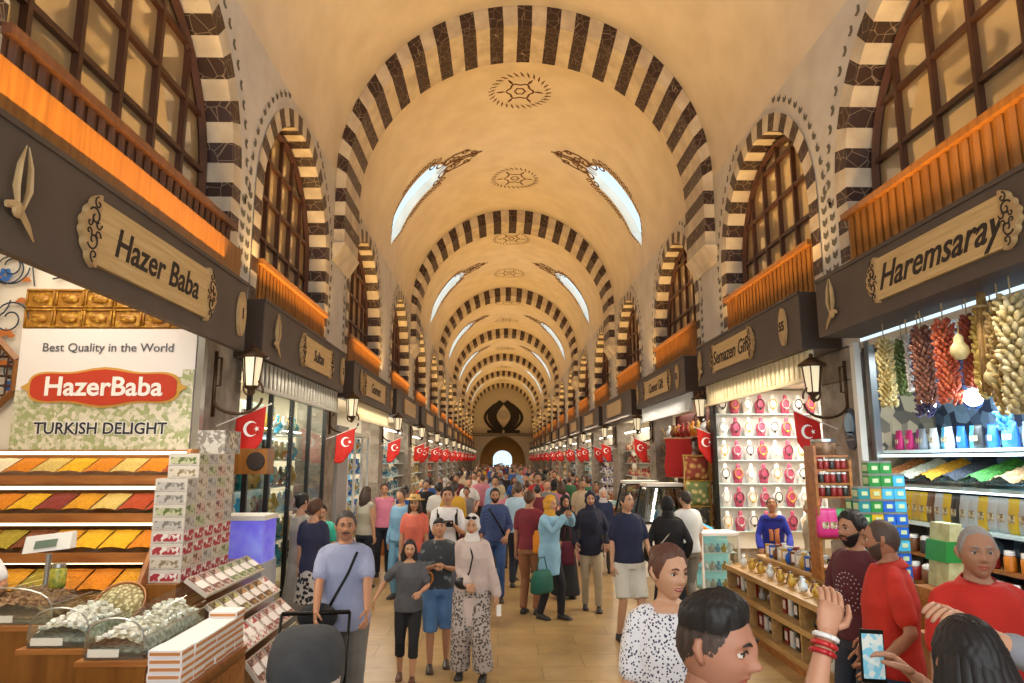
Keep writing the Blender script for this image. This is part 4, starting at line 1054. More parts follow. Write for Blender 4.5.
for k, (x, y, z, s_) in enumerate(((3.82, 5.66, 3.02, 0.8), (3.78, 4.72, 3.12, 1.0), (3.8, 5.28, 2.75, 0.7))):
    o = gd if k == 0 else dup(gd, (0, 0, 0)); o.location = (x, y, z); o.scale = (s_,)*3
    o['label'] = ['small cream gourd hanging beside the red pepper string', 'large cream gourd hanging highest next to the brown stalk bundle', 'cream gourd hanging second below the board near the stalk bundle', 'large cream gourd hanging third below the board', 'lowest cream gourd of the hanging cluster', 'largest cream gourd, hanging high at the open end of the shop', 'cream gourd hanging low at the open end of the shop'][k]
M_led = mat('led_white_blue', 'e8f4ff', 0.3, emit=14)
for k, (x, y, z) in enumerate(((4.05, 6.55, 2.62), (4.0, 5.82, 2.62), (4.0, 5.6, 2.72))):
    t = thing('led_lamp', ['bright white lamp glaring between the brown and purple strings', 'bright white lamp glaring under the red pepper string', 'bright white lamp beside the yellow dried slices'][k], 'lamp', (x, y, z)); m = MB(); m.ball((0, 0, 0), 0.075, 12, 8); m.build('bulb', M_led, t, True); m = MB(); m.cyl((0, 0, 0.06), (0, 0, 0.16), 0.03); m.cyl((0, 0, 0.15), (0, 0, 0.65), 0.004, n=5); m.build('holder', M_white, t)
area('lamp_led_glow', (4.0, 5.9, 2.5), (0, 0, 0), 0.5, 1.4, 30, (0.6, 0.82, 1.0))
# soap tins and side rack beside the right pier
ct = cabinet(3.1, 3.62, 5.95, 6.42, 1.0, 'wooden counter carrying the stacked green and blue tins by the post', M_rack)
tin = thing('square_tin', 'x', 'tin'); m = MB(); m.box(-0.05, 0.05, -0.055, 0.055, 0, 0.09); m.build('body', M_white, tin); m = MB(); m.box(-0.052, 0.052, -0.057, 0.057, 0.09, 0.108); m.build('lid', M_steel, tin); m = MB(); m.box(-0.053, -0.05, -0.04, 0.04, 0.02, 0.075); m.box(-0.02, 0.03, -0.058, -0.055, 0.03, 0.065); m.build('paper_label', mat('label_pale_green', 'c8d8a8', 0.5), tin)
first = True
for c_, (x, y, n, cc) in enumerate(((3.17, 6.2, 8, ['teal', 'green', 'teal']), (3.275, 6.2, 10, ['gold', 'green', 'yellow']), (3.38, 6.2, 10, ['blue', 'cyan', 'blue']), (3.485, 6.2, 9, ['cyan', 'blue', 'blue']), (3.17, 6.33, 7, ['teal', 'green', 'teal']), (3.3, 6.33, 6, ['teal', 'dark', 'green']))):
    for r_ in range(n):
        o = tin if first else dup(tin, (0, 0, 0)); first = False; c = cc[(r_*2+c_) % 3] if r_ < n-2 or c_ in (0, 4, 5) else ('green' if c_ < 3 else 'cyan')
        o.location = (x, y, 1.002+0.109*r_); relabel(o, 'body', GC[c]); o['label'] = '%s square tin in the stacks standing on the counter by the post' % c; o['group'] = 'square tins stacked by the post'
sr = thing('side_rack', 'small wooden rack of dark red jars against the stone pier near the hanging flag', 'rack', (3.55, 7.6, 0.0))
m = MB(); m.box(-0.2, -0.17, -0.12, 0.12, 0.873, 2.25); m.box(0.17, 0.2, -0.12, 0.12, 0.873, 2.1); m.build('upright', M_rack, sr)
for z in (1.0, 1.3, 1.72, 1.86, 2.0, 2.15): m = MB(); m.box(-0.17, 0.17, -0.12, 0.12, z-0.02, z); m.build('shelf', M_rack, sr)
for z in (1.72, 1.86, 2.0):
    for k in range(5): place(JAR, (3.43+0.062*k, 7.52, z+0.001), 'dark red jar on the small rack against the stone pier', 'jars on the small pier rack', 'body', GC['red' if (k+int(z*50)) % 3 else 'dark'], sc=0.9)
for k in range(4):
    c = ['pink', 'pink', 'green', 'green'][k]; place(PACK, (3.42+0.085*k, 7.5, 1.301), '%s foil pack under the dark red jars on the pier rack' % c, 'foil packs on the pier rack', 'bag', GC[c], rz=pi/2, sc=1.4)
t = thing('spice_tub', 'clear round tub of brown spice on top of the small pier rack', 'tub', (3.52, 7.6, 2.151)); m = MB(); m.lathe([(0.001, 0), (0.12, 0), (0.125, 0.14), (0.001, 0.14)], n=18); m.build('body', mat('tub_brown', 'a58466', 0.4, col2='6a4a34', scale=12), t, True); m = MB(); m.lathe([(0.001, 0.14), (0.13, 0.14), (0.13, 0.17), (0.001, 0.175)], n=18); m.build('lid', M_steel, t)
t = thing('price_board', 'green and white sloping box front beside the blue tins', 'display box', (3.68, 5.75, 1.1)); t.scale = (0.8, 0.8, 0.8); tt = thing('crate', 'wooden crate supporting the green and white box front', 'crate', (3.6, 5.75, 0)); MB().box(-0.2, 0.2, -0.18, 0.18, 0, 1.095).build('body', M_rack, tt); MB().box(-0.21, -0.2, -0.16, 0.16, 0.1, 1.0).build('slat', M_worange, tt); m = MB(); m.hexa([(-0.2, -0.12, 0), (0.0, -0.12, 0), (0.0, 0.2, 0), (-0.2, 0.2, 0), (-0.12, -0.12, 0.62), (0, -0.12, 0.62), (0, 0.2, 0.62), (-0.12, 0.2, 0.62)]); m.build('body', mat('pale_lime', 'c8c898', 0.5, col2='a8a070', scale=8), t); m = MB(); m.hexa([(-0.205, -0.125, 0.25), (0, -0.125, 0.25), (0, 0.205, 0.25), (-0.205, 0.205, 0.25), (-0.175, -0.125, 0.45), (0, -0.125, 0.45), (0, 0.205, 0.45), (-0.175, 0.205, 0.45)]); m.build('green_band', GC['green'], t)
t = thing('pier_plaque', 'oval blue-grey glass plaque on the stone pier beside the hanging flag', 'plaque', (4.084, 8.05, 2.45)); m = MB(); m.T = Matrix.Rotation(0, 4, 'Z'); m.prism([(0.14*sin(a), 0.24*cos(a)) for a in [2*pi*k/24 for k in range(24)]], 'x', -0.03, 0.0); m.build('rim', mat('plaque_dark', '4a5058', 0.5), t); m = MB(); m.prism([(0.11*sin(a), 0.05+0.14*cos(a)) for a in [2*pi*k/24 for k in range(24)]], 'x', -0.04, -0.03); m.build('glass_face', mat('plaque_blue', '6a98b8', 0.3), t)
m = MB()
for r_ in range(3): m.box(-0.04, -0.03, -0.08, 0.08, -0.13+0.04*r_, -0.11+0.04*r_)
m.build('relief', mat('plaque_pale', '8a8a84', 0.5), t)
# herb shop front counter covered with bagged goods
cabinet(2.95, 3.85, 3.3, 5.15, 0.92, 'long wooden counter in front of the herb shelving, covered in bagged goods', M_rack)
bag = thing('plastic_bag', 'x', 'bag'); m = MB(); m.rings([[(rr*cos(a)*1.2, rr*sin(a), z) for a in [2*pi*k/14 for k in range(14)]] for rr, z in ((0.13, 0), (0.17, 0.05), (0.15, 0.12), (0.08, 0.17), (0.03, 0.19))]); m.build('film', mat('clear_film_white', 'd8d6cc', 0.25, col2='a89c84', scale=10, bump=0.6, bscale=14), bag, True); m = MB(); m.tube([(0, 0, 0.18), (0.02, 0, 0.22), (0.05, 0.01, 0.24)], [0.02, 0.03, 0.01], 6); m.build('knot', M_white, bag)
for k in range(10):
    o = bag if k == 0 else dup(bag, (0, 0, 0)); o.location = (3.19+0.44*(k % 2), 3.5+0.36*(k//2), 0.922); o.rotation_euler = (0, 0, k); o['label'] = 'clear plastic bag of pale goods on the counter behind the men in red shirts'; o['group'] = 'plastic bags on the herb counter'

# ------------------------------------------------------------------ low open cabinet by the aisle with souvenirs
lc = thing('low_cabinet', 'low open wooden cabinet with tilted shelves of souvenirs along the aisle edge', 'cabinet', (3.4, 8.0, 0))
m = MB(); m.box(-0.4, 0.45, -1.5, 1.5, 0.0, 0.1); m.build('plinth', M_rack, lc)
M_pale = wood('pale_pine', 'c9a46c', 'a8824c', (3, 0.5, 3), 0.5)
m = MB(); m.box(0.05, 0.08, -1.5, 1.5, 0.1, 0.86); m.build('back_board', M_pale, lc)
for z, x0 in ((0.1, -0.4), (0.42, -0.4), (0.70, -0.4)): m = MB(); m.hexa([(x0, -1.5, z), (0.05, -1.5, z+0.06), (0.05, 1.5, z+0.06), (x0, 1.5, z), (x0, -1.5, z+0.025), (0.05, -1.5, z+0.085), (0.05, 1.5, z+0.085), (x0, 1.5, z+0.025)]); m.box(x0-0.02, x0, -1.5, 1.5, z-0.01, z+0.05); m.build('shelf', M_pale, lc)
for yy in (-1.5, -0.75, 0.0, 0.75, 1.48): m = MB(); m.prism([(-0.4, 0.1), (0.05, 0.1), (0.05, 0.84), (-0.4, 0.72)], 'y', yy, yy+0.025); m.build('divider', M_pale, lc)
m = MB(); m.box(0.08, 0.45, -1.5, 1.5, 0.1, 0.84); m.box(0.0, 0.45, -1.52, 1.52, 0.84, 0.87); m.build('top', M_pale, lc)
vase = thing('small_vase', 'x', 'vase'); m = MB(); m.lathe([(0.001, 0), (0.03, 0), (0.045, 0.03), (0.04, 0.07), (0.015, 0.1), (0.025, 0.13), (0.001, 0.128)], n=12); m.build('body', M_white, vase, True); m = MB(); m.tube([(0.015, 0, 0.11), (0.05, 0, 0.1), (0.06, 0, 0.07), (0.042, 0, 0.04)], 0.006, 5); m.build('handle', GC['gold'], vase, True)
bk = thing('boxed_souvenir', 'x', 'box'); m = MB(); m.box(-0.015, 0.015, -0.05, 0.05, 0, 0.16); m.build('carton', M_white, bk); m = MB(); m.box(-0.018, -0.015, -0.035, 0.035, 0.04, 0.13); m.build('printed_label', M_posterw, bk)
sl = ['lowest', 'middle', 'upper']
for r_, z in enumerate((0.15, 0.47, 0.77)):
    for k in range(20):
        y = 6.57+0.148*k
        if r_ < 2 and (k//5) % 2 == 1 or (r_ == 0 and k > 8):
            c = ['red', 'brown', 'dark', 'white', 'red'][k % 5]; place(bk, (3.12, y, z), '%s boxed souvenir on the %s tilted shelf of the low cabinet' % (c, sl[r_]), 'boxed souvenirs in the low cabinet', 'carton', GC[c])
        else:
            c = ['gold', 'brown', 'white', 'silver', 'gold', 'dark'][(k+r_) % 6]; place(vase, (3.14+0.05*(k % 2), y, z-0.005), 'small %s vase on the %s tilted shelf of the low cabinet' % (c, sl[r_]), 'small vases in the low cabinet', 'body', GC[c], rz=k)
for k in range(24):
    c = ['silver', 'dark', 'brown', 'white', 'blue', 'silver', 'gold', 'red'][k % 8]; y = 7.85+0.13*(k//2)
    if k % 3: place(bk, (3.5+0.14*(k % 2), y, 0.872), '%s boxed souvenir standing on top of the low cabinet' % c, 'souvenirs on top of the low cabinet', 'carton', GC[c], rz=0.9)
    else: place(vase, (3.5+0.14*(k % 2), y, 0.872), '%s vase standing on top of the low cabinet' % c, 'souvenirs on top of the low cabinet', 'body', GC[c], sc=1.4)
for k in range(8):
    c = ['yellow', 'green', 'blue', 'yellow'][k % 4]; o = dup(tin, (3.36+0.12*(k % 2), 6.65+0.13*(k//2 % 2), 0.872+0.109*(k//4))); relabel(o, 'body', GC[c]); o['label'] = '%s square tin in the short stack on the near end of the low cabinet' % c; o['group'] = 'tins on the low cabinet'

# ------------------------------------------------------------------ necklace shop (right, second)
M_bust = mat('bust_white', 'f0ece6', 0.5); M_pink = mat('necklace_pink', 'c85a78', 0.5, col2='a83a58', scale=30)
bd = thing('bust_display_board', 'white shelved display board holding rows of white and pink necklace busts', 'display board', (4.75, 12.4, 0.6))
m = MB(); m.box(-0.95, 1.2, -0.02, 0.02, 0, 2.72); m.build('board', mat('display_white', 'e9e6de', 0.5), bd)
for r_ in range(6): m = MB(); m.box(-0.95, 1.2, -0.16, -0.02, 0.3+0.4*r_-0.015, 0.3+0.4*r_); m.build('shelf', M_shelfw, bd)
m = MB(); m.box(-1.0, -0.95, -0.18, 0.02, 0, 2.74); m.build('frame', M_black, bd)
area('lamp_busts', (4.7, 11.6, 3.2), (radians(-25), 0, 0), 1.6, 0.4, 45, (1, 0.97, 0.92))
bu = thing('necklace_bust', 'x', 'bust')
m = MB(); m.rings([[(wx*cos(a), wy*sin(a)-0.02*(z > 0.1), z) for a in [2*pi*k/14 for k in range(14)]] for z, wx, wy in ((0, 0.06, 0.03), (0.05, 0.065, 0.03), (0.13, 0.085, 0.035), (0.18, 0.075, 0.03), (0.21, 0.035, 0.025), (0.27, 0.028, 0.022), (0.29, 0.02, 0.015))]); m.build('torso', M_bust, bu, True)
m = MB(); m.tube([(0.055*sin(a), -0.052-0.01*abs(cos(a)), 0.15+0.07*cos(a)) for a in [2*pi*k/16 for k in range(17)]], 0.007, 5); m.ball((0, -0.06, 0.08), (0.02, 0.008, 0.022), 8, 6); m.build('necklace', GC['gold'], bu, True)
first = True
for r_ in range(6):
    for c_ in range(9):
        o = bu if first else dup(bu, (0, 0, 0)); first = False; pk = (c_ % 2 == 1)
        o.location = (3.93+0.225*c_, 12.29, 0.6+0.3+0.4*r_); o.scale = (1.15,)*3
        relabel(o, 'torso', M_pink if pk else M_bust); relabel(o, 'necklace', [GC['gold'], GC['silver'], GC['dark']][(r_+c_) % 3])
        o['label'] = '%s necklace bust on the %s shelf of the white display board' % ('pink' if pk else 'white', ['lowest', 'second lowest', 'third lowest', 'third', 'second', 'top'][r_]); o['group'] = 'necklace busts on the display board'
# glass jewellery case, scarf table
M_case_teal = mat('lit_teal_lining', '8fd0cc', 0.5, emit=0.35)
t = thing('jewellery_case', 'upright white-framed glass case with turquoise-lit shelves in front of the bust display', 'display case', (3.2, 10.6, 0))
m = MB(); m.box(-0.28, 0.28, -0.25, 0.25, 0, 0.25); m.box(-0.28, 0.28, -0.25, 0.25, 1.02, 1.06)
for sx_ in (-1, 1):
    for sy_ in (-1, 1): m.cbox(sx_*0.265, sy_*0.235, 0.63, 0.03, 0.03, 0.8)
m.build('frame', M_white, t); m = MB(); m.box(-0.24, 0.24, 0.2, 0.21, 0.25, 1.02); m.build('lining', M_case_teal, t)
m = MB(); m.box(-0.25, 0.25, -0.24, -0.235, 0.25, 1.02); m.box(-0.27, -0.265, -0.22, 0.22, 0.25, 1.02); m.build('glass', M_caseglass, t)
for z in (0.27, 0.52, 0.77): m = MB(); m.box(-0.25, 0.25, -0.2, 0.2, z, z+0.01); m.build('shelf', M_shelfw, t)
for k in range(15):
    c = ['white', 'silver', 'cyan', 'gold', 'white'][k % 5]; z = 0.28+0.25*(k//5); o = dup(vase, (3.2-0.18+0.09*(k % 5), 10.5, z+0.002), scale=0.9); relabel(o, 'body', GC[c]); o['label'] = '%s trinket on a shelf inside the turquoise-lit glass case' % c; o['group'] = 'trinkets in the jewellery case'
t = thing('scarf_table', 'round-topped table heaped with scarves behind the glass jewellery case', 'table', (3.15, 11.5, 0))
m = MB(); m.lathe([(0.001, 0.9), (0.4, 0.9), (0.4, 0.95), (0.001, 0.95)], n=20); m.build('table_top', M_pale, t); m = MB(); m.cyl((0, 0, 0), (0, 0, 0.9), 0.2, 0.3, 16); m.build('skirt', M_rack, t)
for k, (c, a) in enumerate((('cyan', 0.3), ('white', 1.6), ('red', 2.9), ('teal', 4.1), ('orange', 5.3))):
    q = MB(); q.tube([(0.32*cos(a)*u, 0.32*sin(a)*u, 0.02+0.04*sin(u*6)) for u in [-0.3, 0, 0.3, 0.6, 0.9, 1.05]], [0.03, 0.07, 0.08, 0.075, 0.06, 0.02], 8, flat=0.5); tag(q.build('folded_scarf', GC[c], None, True), '%s scarf crumpled on the round scarf table' % {'cyan': 'light blue', 'teal': 'teal green'}.get(c, c), 'scarf').location = (3.15, 11.5, 0.99)
# cushions hung on a post and red rug
M_cush = mat('cushion_embroidered', 'c8a05a', 0.8, col2='8a3a2a', kind='voronoi', scale=9, contrast=(0.2, 0.5)); M_cush2 = mat('cushion_pale', 'cdbb80', 0.8, col2='6a7a4a', kind='voronoi', scale=10, contrast=(0.2, 0.5)); M_cush3 = mat('cushion_grey', '8a8070', 0.8, col2='3a342c', kind='voronoi', scale=11, contrast=(0.2, 0.5))
st_ = thing('cushion_stand', 'pale upright stand holding three embroidered cushions beside the bust shop', 'stand', (3.62, 12.95, 0)); m = MB(); m.cbox(0.24, 0, 1.1, 0.04, 0.04, 2.2); m.cbox(0.0, 0, 0.02, 0.5, 0.3, 0.04); m.cbox(0, 0, 2.18, 0.5, 0.03, 0.03); m.cbox(-0.22, 0, 1.1, 0.03, 0.03, 2.2); m.build('upright', M_pale, st_)
for k, (z, M_, nm) in enumerate(((1.95, M_cush, 'gold and red'), (1.5, M_cush2, 'pale olive'), (1.05, M_cush3, 'grey patterned'))):
    t = thing('embroidered_cushion', '%s cushion, %s of the three on the pale stand' % (nm, ['topmost', 'middle one', 'lowest'][k]), 'cushion', (3.6, 12.86, z)); n = 10; vs, fs = [], []
    for sgn in (-1, 1):
        o_ = len(vs)
        for j in range(n+1):
            for i in range(n+1):
                u, v = i/n*2-1, j/n*2-1; vs.append((0.23*u*(1-0.1*(1-v*v)), sgn*0.09*((1-u**4)*(1-v**4))**0.6, 0.23*v*(1-0.1*(1-u*u))))
        for j in range(n):
            for i in range(n): fs.append((o_+j*(n+1)+i, o_+j*(n+1)+i+1, o_+(j+1)*(n+1)+i+1, o_+(j+1)*(n+1)+i))
    q = MB(); q.add(vs, fs); q.build('cover', M_, t, True); q = MB(); q.tube([(0.235*sx_, 0, 0.235*sz_) for sx_, sz_ in ((-1, -1), (0, -0.9), (1, -1), (0.9, 0), (1, 1), (0, 0.9), (-1, 1), (-0.9, 0), (-1, -1))], 0.01, 5); q.build('piping', GC['gold'], t)
t = thing('striped_rug', 'red striped woven rug hanging on the shop post behind the cushion stand', 'rug', (3.42, 13.55, 2.5)); m = MB(); m.rings([[(-0.22+0.02*sin(z*9), y, -z), (0.28+0.02*sin(z*9), y, -z)] for z in [0.08*k for k in range(10)] for y in (0,)], cap=False, closed=False); q = m.build('weave', mat('rug_red', 'b01f1c', 0.8, col2='501018', kind='stripes', scale=3.2, stretch=(0.01, 0.01, 1)), t); q.modifiers.new('t', 'SOLIDIFY').thickness = 0.015
m = MB(); m.tube([(-0.25, 0, 0.01), (0.31, 0, 0.01)], 0.012, 6); m.build('rail', M_pale, t)
# ------------------------------------------------------------------ left glass-fronted shop
M_dkframe = mat('dark_shop_frame', '2e2c2a', 0.35, metal=0.5)
sf = thing('glass_shopfront', 'dark-framed tall glass shopfront with brass and glass wares shown behind', 'shopfront', (-3.0, 10.4, 0))
m = MB()
for y in (8.5, 9.3, 10.25, 11.2, 12.2): m.cbox(0, y-10.4, 1.55, 0.06, 0.05, 3.0)
m.box(-0.03, 0.03, -1.95, 1.85, 0.0, 0.12); m.box(-0.03, 0.03, -1.95, 1.85, 2.98, 3.06); m.build('frame', M_dkframe, sf)
for y0, y1 in ((8.52, 9.28), (9.32, 10.22), (10.28, 11.18), (11.22, 12.18)): MB().box(-0.004, 0.004, y0-10.4, y1-10.4, 0.12, 2.98).build('pane', M_caseglass, sf)
wr = thing('ware_shelving', 'glass shelving of brass and glass wares behind the dark-framed shopfront', 'shelving', (-3.6, 10.4, 0))
m = MB(); m.box(-0.3, -0.26, -1.9, 1.8, 0, 3.0); m.build('back_board', mat('ware_back', 'b9c4b8', 0.5, col2='8a9484', scale=4), wr)
for z in (0.5, 0.9, 1.3, 1.7, 2.1, 2.5): m = MB(); m.box(-0.26, 0.25, -1.9, 1.8, z-0.015, z); m.build('shelf', M_shelfw, wr)
for z in (2.44, 1.64): m = MB(); m.box(-0.24, -0.2, -1.85, 1.75, z, z+0.02); m.build('light_strip', M_stripc, wr)
ew = thing('brass_ewer', 'x', 'ewer'); m = MB(); m.lathe([(0.001, 0), (0.06, 0), (0.03, 0.03), (0.05, 0.06), (0.09, 0.12), (0.07, 0.18), (0.025, 0.22), (0.03, 0.28), (0.001, 0.3)], n=14); m.build('body', M_white, ew, True); m = MB(); m.tube([(0.07, 0, 0.1), (0.14, 0, 0.18), (0.17, 0, 0.26)], [0.015, 0.01, 0.006], 6); m.build('spout', GC['gold'], ew, True); m = MB(); m.tube([(-0.03, 0, 0.25), (-0.11, 0, 0.22), (-0.12, 0, 0.15), (-0.08, 0, 0.1)], 0.008, 6); m.build('handle', GC['gold'], ew, True)
for r_, z in enumerate((0.5, 0.9, 1.3, 1.7, 2.1, 2.5)):
    for k in range(12):
        c = ['gold', 'teal', 'silver', 'white', 'gold', 'dark', 'cyan'][(k*3+r_*2) % 7]
        place(ew, (-3.48, 8.75+0.3*k, z+0.001), '%s ewer on the %s glass shelf behind the dark-framed shopfront' % (c, ['lowest', 'second lowest', 'third lowest', 'third', 'second', 'top'][r_]), 'ewers in the glass shopfront', 'body', GC[c], rz=k)
t = thing('hanging_sign', 'small orange wooden box sign with a round dark emblem below a flag', 'sign', (-2.72, 7.75, 1.95)); MB().box(-0.2, 0.25, -0.12, 0.12, 0, 0.27).build('box', M_worange, t); m = MB(); m.lathe([(0.001, 0), (0.09, 0), (0.1, 0.01), (0.001, 0.012)], (0.13, -0.132, 0.135), 18, axis='y'); m.build('emblem', M_ink, t); MB().box(-0.25, -0.2, -0.03, 0.03, 0.1, 0.16).build('arm', M_black, t)
t = thing('purple_lit_tank', 'pale cabinet with violet-blue lit panel beside the stepped stand', 'cabinet', (-2.78, 8.1, 0)); MB().box(-0.3, 0.25, -0.25, 0.25, 0, 1.0).build('body', mat('pale_cabinet', 'b8bcc4', 0.5), t); MB().box(-0.28, 0.23, -0.23, 0.23, 1.0, 1.45).build('lit_panel', mat('violet_lit', '6a5ae0', 0.4, col2='a8c0ff', scale=3, emit=0.35), t); MB().box(-0.3, 0.25, -0.25, 0.25, 1.45, 1.5).build('lid', M_white, t)
# ------------------------------------------------------------------ third shop on the left: lit turquoise case and doorway
t = thing('turquoise_case', 'tall turquoise-lit showcase under the ribbed cream valance on the sweets side', 'display case', (-3.25, 15.6, 0))
MB().box(-0.25, 0.2, -1.1, 1.1, 0, 0.4).build('base', M_white, t); MB().box(-0.25, -0.2, -1.1, 1.1, 0.4, 2.6).build('lining', mat('turquoise_lit', '5ab8d8', 0.5, emit=0.5), t)
m = MB()
for y in (-1.1, -0.4, 0.4, 1.1): m.cbox(0.18, y, 1.5, 0.05, 0.05, 2.2)
m.box(-0.25, 0.2, -1.12, 1.12, 2.6, 2.68); m.build('frame', M_white, t)
for z in (0.9, 1.35, 1.8, 2.25): MB().box(-0.2, 0.18, -1.08, 1.08, z-0.01, z).build('shelf', M_shelfw, t)
for z in (0.4, 0.9, 1.35, 1.8, 2.25):
    for k in range(9):
        c = ['white', 'blue', 'cyan', 'yellow', 'white', 'teal'][(k+int(z*7)) % 6]; place(ew, (-3.25, 14.65+0.23*k, z+0.002), '%s vessel standing in the turquoise-lit showcase' % c, 'vessels in the turquoise showcase', 'body', GC[c], sc=1.1, rz=k)
struct(MB().box(-3.12, -3.02, 13.4, 14.3, 0, 2.75).build('trim_shop_door', mat('grey_door', '9c9c9c', 0.5)))
# ------------------------------------------------------------------ third shop on the right: red wares
t = thing('red_ware_shelving', 'dark shelving crowded with red and gold wares beyond the striped rug', 'shelving', (4.6, 16, 0))
MB().box(-0.0, 0.05, -2.3, 2.2, 0, 3.2).build('back_board', mat('dark_red_back', '5a2018', 0.6), t)
for z in (0.8, 1.25, 1.7, 2.15, 2.6): MB().box(-0.4, 0, -2.3, 2.2, z-0.02, z).build('shelf', M_rack, t)
MB().box(-0.4, 0.0, -2.3, 2.2, 0, 0.78).build('base', M_rack, t)
for z in (0.8, 1.25, 1.7, 2.15, 2.6):
    for k in range(10):
        c = ['red', 'gold', 'red', 'orange', 'brown', 'red', 'white'][(k*2+int(z*9)) % 7]; place(ew, (4.35, 13.95+0.43*k, z+0.002), '%s vessel on the dark shelving of red wares' % c, 'vessels on the red ware shelving', 'body', GC[c], sc=1.2, rz=k)
# glazed stall with dark sloping frame
M_tint = glass_mat('tinted_glass', (0.6, 0.68, 0.7), 0.25, 0.03)
for k, (x, y, lb) in enumerate(((3.05, 15.4, 'dark-framed sloping glass stall front behind the man in the navy polo'), (3.15, 13.75, 'second dark-framed sloping glass stall front below the red striped rug'))):
    t = thing('glass_stall', lb, 'stall', (x, y, 0)); MB().box(-0.45, 0.45, -0.5, 0.5, 0, 0.95).build('base', M_white, t)
    m = MB(); A, B = [(-0.45, -0.5, 0.95), (0.45, -0.5, 0.95), (0.45, 0.5, 0.95), (-0.45, 0.5, 0.95)], [(-0.3, -0.2, 1.6), (0.35, -0.2, 1.6), (0.35, 0.45, 1.6), (-0.3, 0.45, 1.6)]
    for i in range(4): m.tube([A[i], B[i]], 0.025, 6); m.tube([A[i], A[(i+1) % 4]], 0.025, 6); m.tube([B[i], B[(i+1) % 4]], 0.025, 6)
    m.build('frame', M_dkframe, t); m = MB(); m.add(A+B, [(0, 1, 5, 4), (1, 2, 6, 5), (2, 3, 7, 6), (3, 0, 4, 7)]); m.build('glass', M_tint, t); MB().box(-0.33, 0.38, -0.25, 0.45, 1.6, 1.66).build('roof', M_white, t)
    for q in range(6): c = ['white', 'cyan', 'white', 'silver', 'yellow', 'teal'][q]; place(ew, (x-0.25+0.1*q, y+0.05, 0.952), '%s vessel inside the %s dark-framed glass stall' % (c, ['farther', 'nearer'][k]), 'vessels in the glass stalls', 'body', GC[c], rz=q)
# ------------------------------------------------------------------ the remaining shops: lit open shelving at the shop line
GM = [mat('far_goods_%d' % k, a, 0.6, col2=b, kind='cells', scale=12, contrast=(0.3, 0.7)) for k, (a, b) in enumerate((('d8d8cc', '3a80a0'), ('c8a040', 'e8e0d0'), ('b03a3a', 'e0c8a0'), ('e8e8e8', '5a3a7a'), ('4a9aa8', 'e8e4d8')))]
GMn = ['white and blue', 'gold and cream', 'red and sand', 'white and violet', 'teal and cream']
M_flu = mat('tube_light', 'fff8e6', 0.4, emit=3.0)
def far_shop(side, a, b, k):
    s = -1 if side < 0 else 1; X = XL if side < 0 else XR
    t = thing('shop_shelving', 'open shelving of %s goods, %s shop past the %s' % (GMn[(k+(s > 0)*2) % 5], ORD[k], 'turquoise showcase' if s < 0 else 'red ware shelving'), 'shelving', (X+s*0.35, (a+b)/2, 0)); h = (b-a)/2-0.05
    MB().box(min(0, s*0.04)+s*0.25, max(0, s*0.04)+s*0.25, -h, h, 0, 3.1).build('back_board', M_shopwall, t)
    MB().box(-0.25, 0.25, -h, h, 0, 0.85).build('counter', M_rack if k % 2 else M_white, t)
    for q, z in enumerate((1.2, 1.6, 2.0, 2.4)): MB().box(-0.15, 0.25, -h, h, z-0.02, z).build('shelf', M_shelfw, t)
    m = MB(); m.tube([(-s*0.1, -h, 3.0), (-s*0.1, h, 3.0)], 0.03, 6); m.build('light_tube', M_flu, t)
    m = MB()
    for z in (0.85, 1.2, 1.6, 2.0, 2.4):
        y = -h+0.1
        while y < h-0.1:
            w_ = rnd.uniform(0.08, 0.2); hh = rnd.uniform(0.12, 0.3); m.lathe([(0.001, 0), (w_*0.4, 0), (w_*0.45, hh*0.4), (w_*0.25, hh*0.8), (w_*0.3, hh), (0.001, hh)], (-s*0.05+rnd.uniform(-.05, .05), y, z), 7); y += w_+0.03
    m.build('small_goods', GM[(k+(s > 0)*2) % 5], t)['kind'] = 'stuff'
for k, (a, b) in enumerate(SHOPS[3:]):
    for side in (-1, 1): far_shop(side, a, b, k)
# projecting display stands along the aisle edge further down
for k, (x, y, c) in enumerate(((-2.45, 17.0, 3), (-2.5, 21.0, 4), (-2.5, 27, 1), (3.5, 20.5, 4), (3.5, 25, 0), (3.5, 31, 2))):
    t = thing('aisle_stand', 'waist-high stand of %s goods, %s of its row on the %s side' % (GMn[c], ['nearest', 'second', 'farthest'][k % 3], 'sweets' if x < 0 else 'necklace'), 'stand', (x, y, 0)); MB().box(-0.35, 0.35, -0.8, 0.8, 0, 0.8).build('body', M_rack, t); m = MB()
    for q in range(30): m.ball((rnd.uniform(-.28, .28), rnd.uniform(-.7, .7), 0.84), rnd.uniform(0.05, 0.1), 7, 5)
    m.build('small_goods', GM[c], t)['kind'] = 'stuff'
# ------------------------------------------------------------------ people
def remesh(mb, voxel, smooth=4):
    me = bpy.data.meshes.new('tmp'); me.from_pydata(mb.v, [], mb.f); o = bpy.data.objects.new('tmp', me); COL.objects.link(o)
    md = o.modifiers.new('r', 'REMESH'); md.mode = 'VOXEL'; md.voxel_size = voxel; md.use_smooth_shade = True
    if smooth: s = o.modifiers.new('s', 'SMOOTH'); s.iterations = smooth; s.factor = 0.5
    bpy.context.view_layer.update()
    m2 = bpy.data.meshes.new_from_object(o.evaluated_get(bpy.context.evaluated_depsgraph_get()))
    out = MB(); out.v = [tuple(v.co) for v in m2.vertices]; out.f = [tuple(p.vertices) for p in m2.polygons]; out.m = [0]*len(out.f)
    bpy.data.objects.remove(o); bpy.data.meshes.remove(me); bpy.data.meshes.remove(m2)
    return out
def merge(a, b, mi=None, T=None):
    o = len(a.v); a.v += [tuple(T @ V(p)) for p in b.v] if T else b.v; a.f += [tuple(o+i for i in f) for f in b.f]; a.m += [mi]*len(b.f) if mi is not None else b.m
